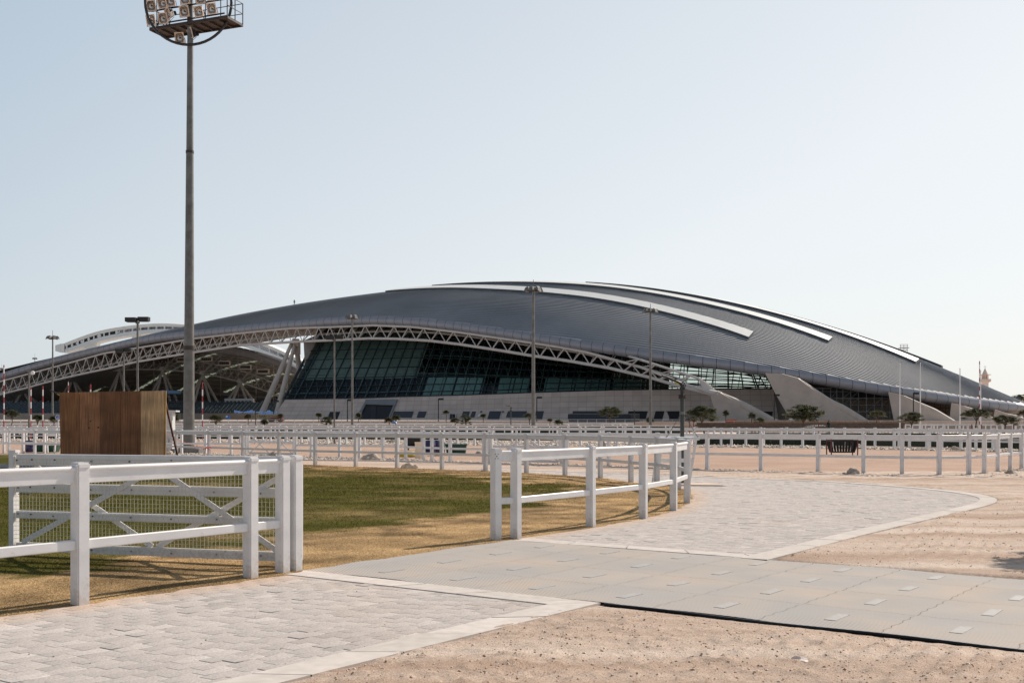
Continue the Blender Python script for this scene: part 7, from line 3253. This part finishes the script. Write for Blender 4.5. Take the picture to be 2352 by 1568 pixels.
# thin desert haze over the physical sky: paler towards the horizon and the sun
tcw = nt.nodes.new('ShaderNodeTexCoord')
tos_ = (math.sin(SUN_AZ) * math.cos(SUN_EL), math.cos(SUN_AZ) * math.cos(SUN_EL), math.sin(SUN_EL))
dt = nt.nodes.new('ShaderNodeVectorMath')
dt.operation = 'DOT_PRODUCT'
dt.inputs[1].default_value = tos_
nt.links.new(tcw.outputs['Generated'], dt.inputs[0])
sx_ = nt.nodes.new('ShaderNodeSeparateXYZ')
nt.links.new(tcw.outputs['Generated'], sx_.inputs['Vector'])


def wmath(op, a, b, clamp=False):
    n_ = nt.nodes.new('ShaderNodeMath')
    n_.operation = op
    n_.use_clamp = clamp
    for i_, q_ in enumerate((a, b)):
        if isinstance(q_, (int, float)):
            n_.inputs[i_].default_value = q_
        else:
            nt.links.new(q_, n_.inputs[i_])
    return n_.outputs[0]


t1 = wmath('MULTIPLY', wmath('SUBTRACT', dt.outputs['Value'], .45), 1.75)
t2 = wmath('MULTIPLY', wmath('SUBTRACT', .36, sx_.outputs['Z']), 2.45)
t3 = wmath('MULTIPLY', wmath('ADD', wmath('ADD', wmath('MAXIMUM', t1, -.38), t2), 1.0), .5, True)
rmp = nt.nodes.new('ShaderNodeValToRGB')
rmp.color_ramp.elements[0].color = (.13, .16, .215, 1)
rmp.color_ramp.elements[1].color = (.795, .825, .84, 1)
e_ = rmp.color_ramp.elements.new(.5)
e_.color = (.44, .545, .645, 1)
e_ = rmp.color_ramp.elements.new(.75)
e_.color = (.635, .69, .735, 1)
nt.links.new(t3, rmp.inputs['Fac'])
gain = nt.nodes.new('ShaderNodeMix')
gain.data_type = 'RGBA'
gain.inputs['Factor'].default_value = .82
hs_ = nt.nodes.new('ShaderNodeMix')
hs_.data_type = 'RGBA'
hs_.blend_type = 'MULTIPLY'
hs_.inputs['Factor'].default_value = 1
hs_.inputs['B'].default_value = (10, 10, 10, 1)
hs_.clamp_result = False
nt.links.new(rmp.outputs['Color'], hs_.inputs['A'])
nt.links.new(sky.outputs['Color'], gain.inputs['A'])
nt.links.new(hs_.outputs['Result'], gain.inputs['B'])
nt.links.new(gain.outputs['Result'], bg.inputs['Color'])
bg.inputs['Strength'].default_value = .1
sd_ = bpy.data.lights.new('sun', 'SUN')
sd_.energy = 5.0
sd_.angle = math.radians(.6)
sd_.color = (1, .9, .79)
so_ = bpy.data.objects.new('sun', sd_)
COL.objects.link(so_)
tos = Vector((math.sin(SUN_AZ) * math.cos(SUN_EL), math.cos(SUN_AZ) * math.cos(SUN_EL), math.sin(SUN_EL)))
so_.rotation_euler = (-tos).to_track_quat('-Z', 'Y').to_euler()
cd = bpy.data.cameras.new('camera')
cam = bpy.data.objects.new('camera', cd)
COL.objects.link(cam)
cam.location = (0, 0, CZ)
cam.rotation_euler = (math.radians(90), 0, 0)
cd.sensor_width = 36
cd.lens = 36 * F / 2352
cd.shift_y = (HZ - 784) / 2352
cd.clip_start = .1
cd.clip_end = 12000
sc.camera = cam
sc.view_settings.view_transform = 'Standard'
sc.view_settings.look = 'None'
sc.view_settings.exposure = .13
sc.view_settings.gamma = 1
sc.cycles.max_bounces = 8
sc.cycles.transparent_max_bounces = 12
sc.cycles.use_denoising = True
for o in bpy.data.objects:
    if '_o' in o:
        del o['_o']
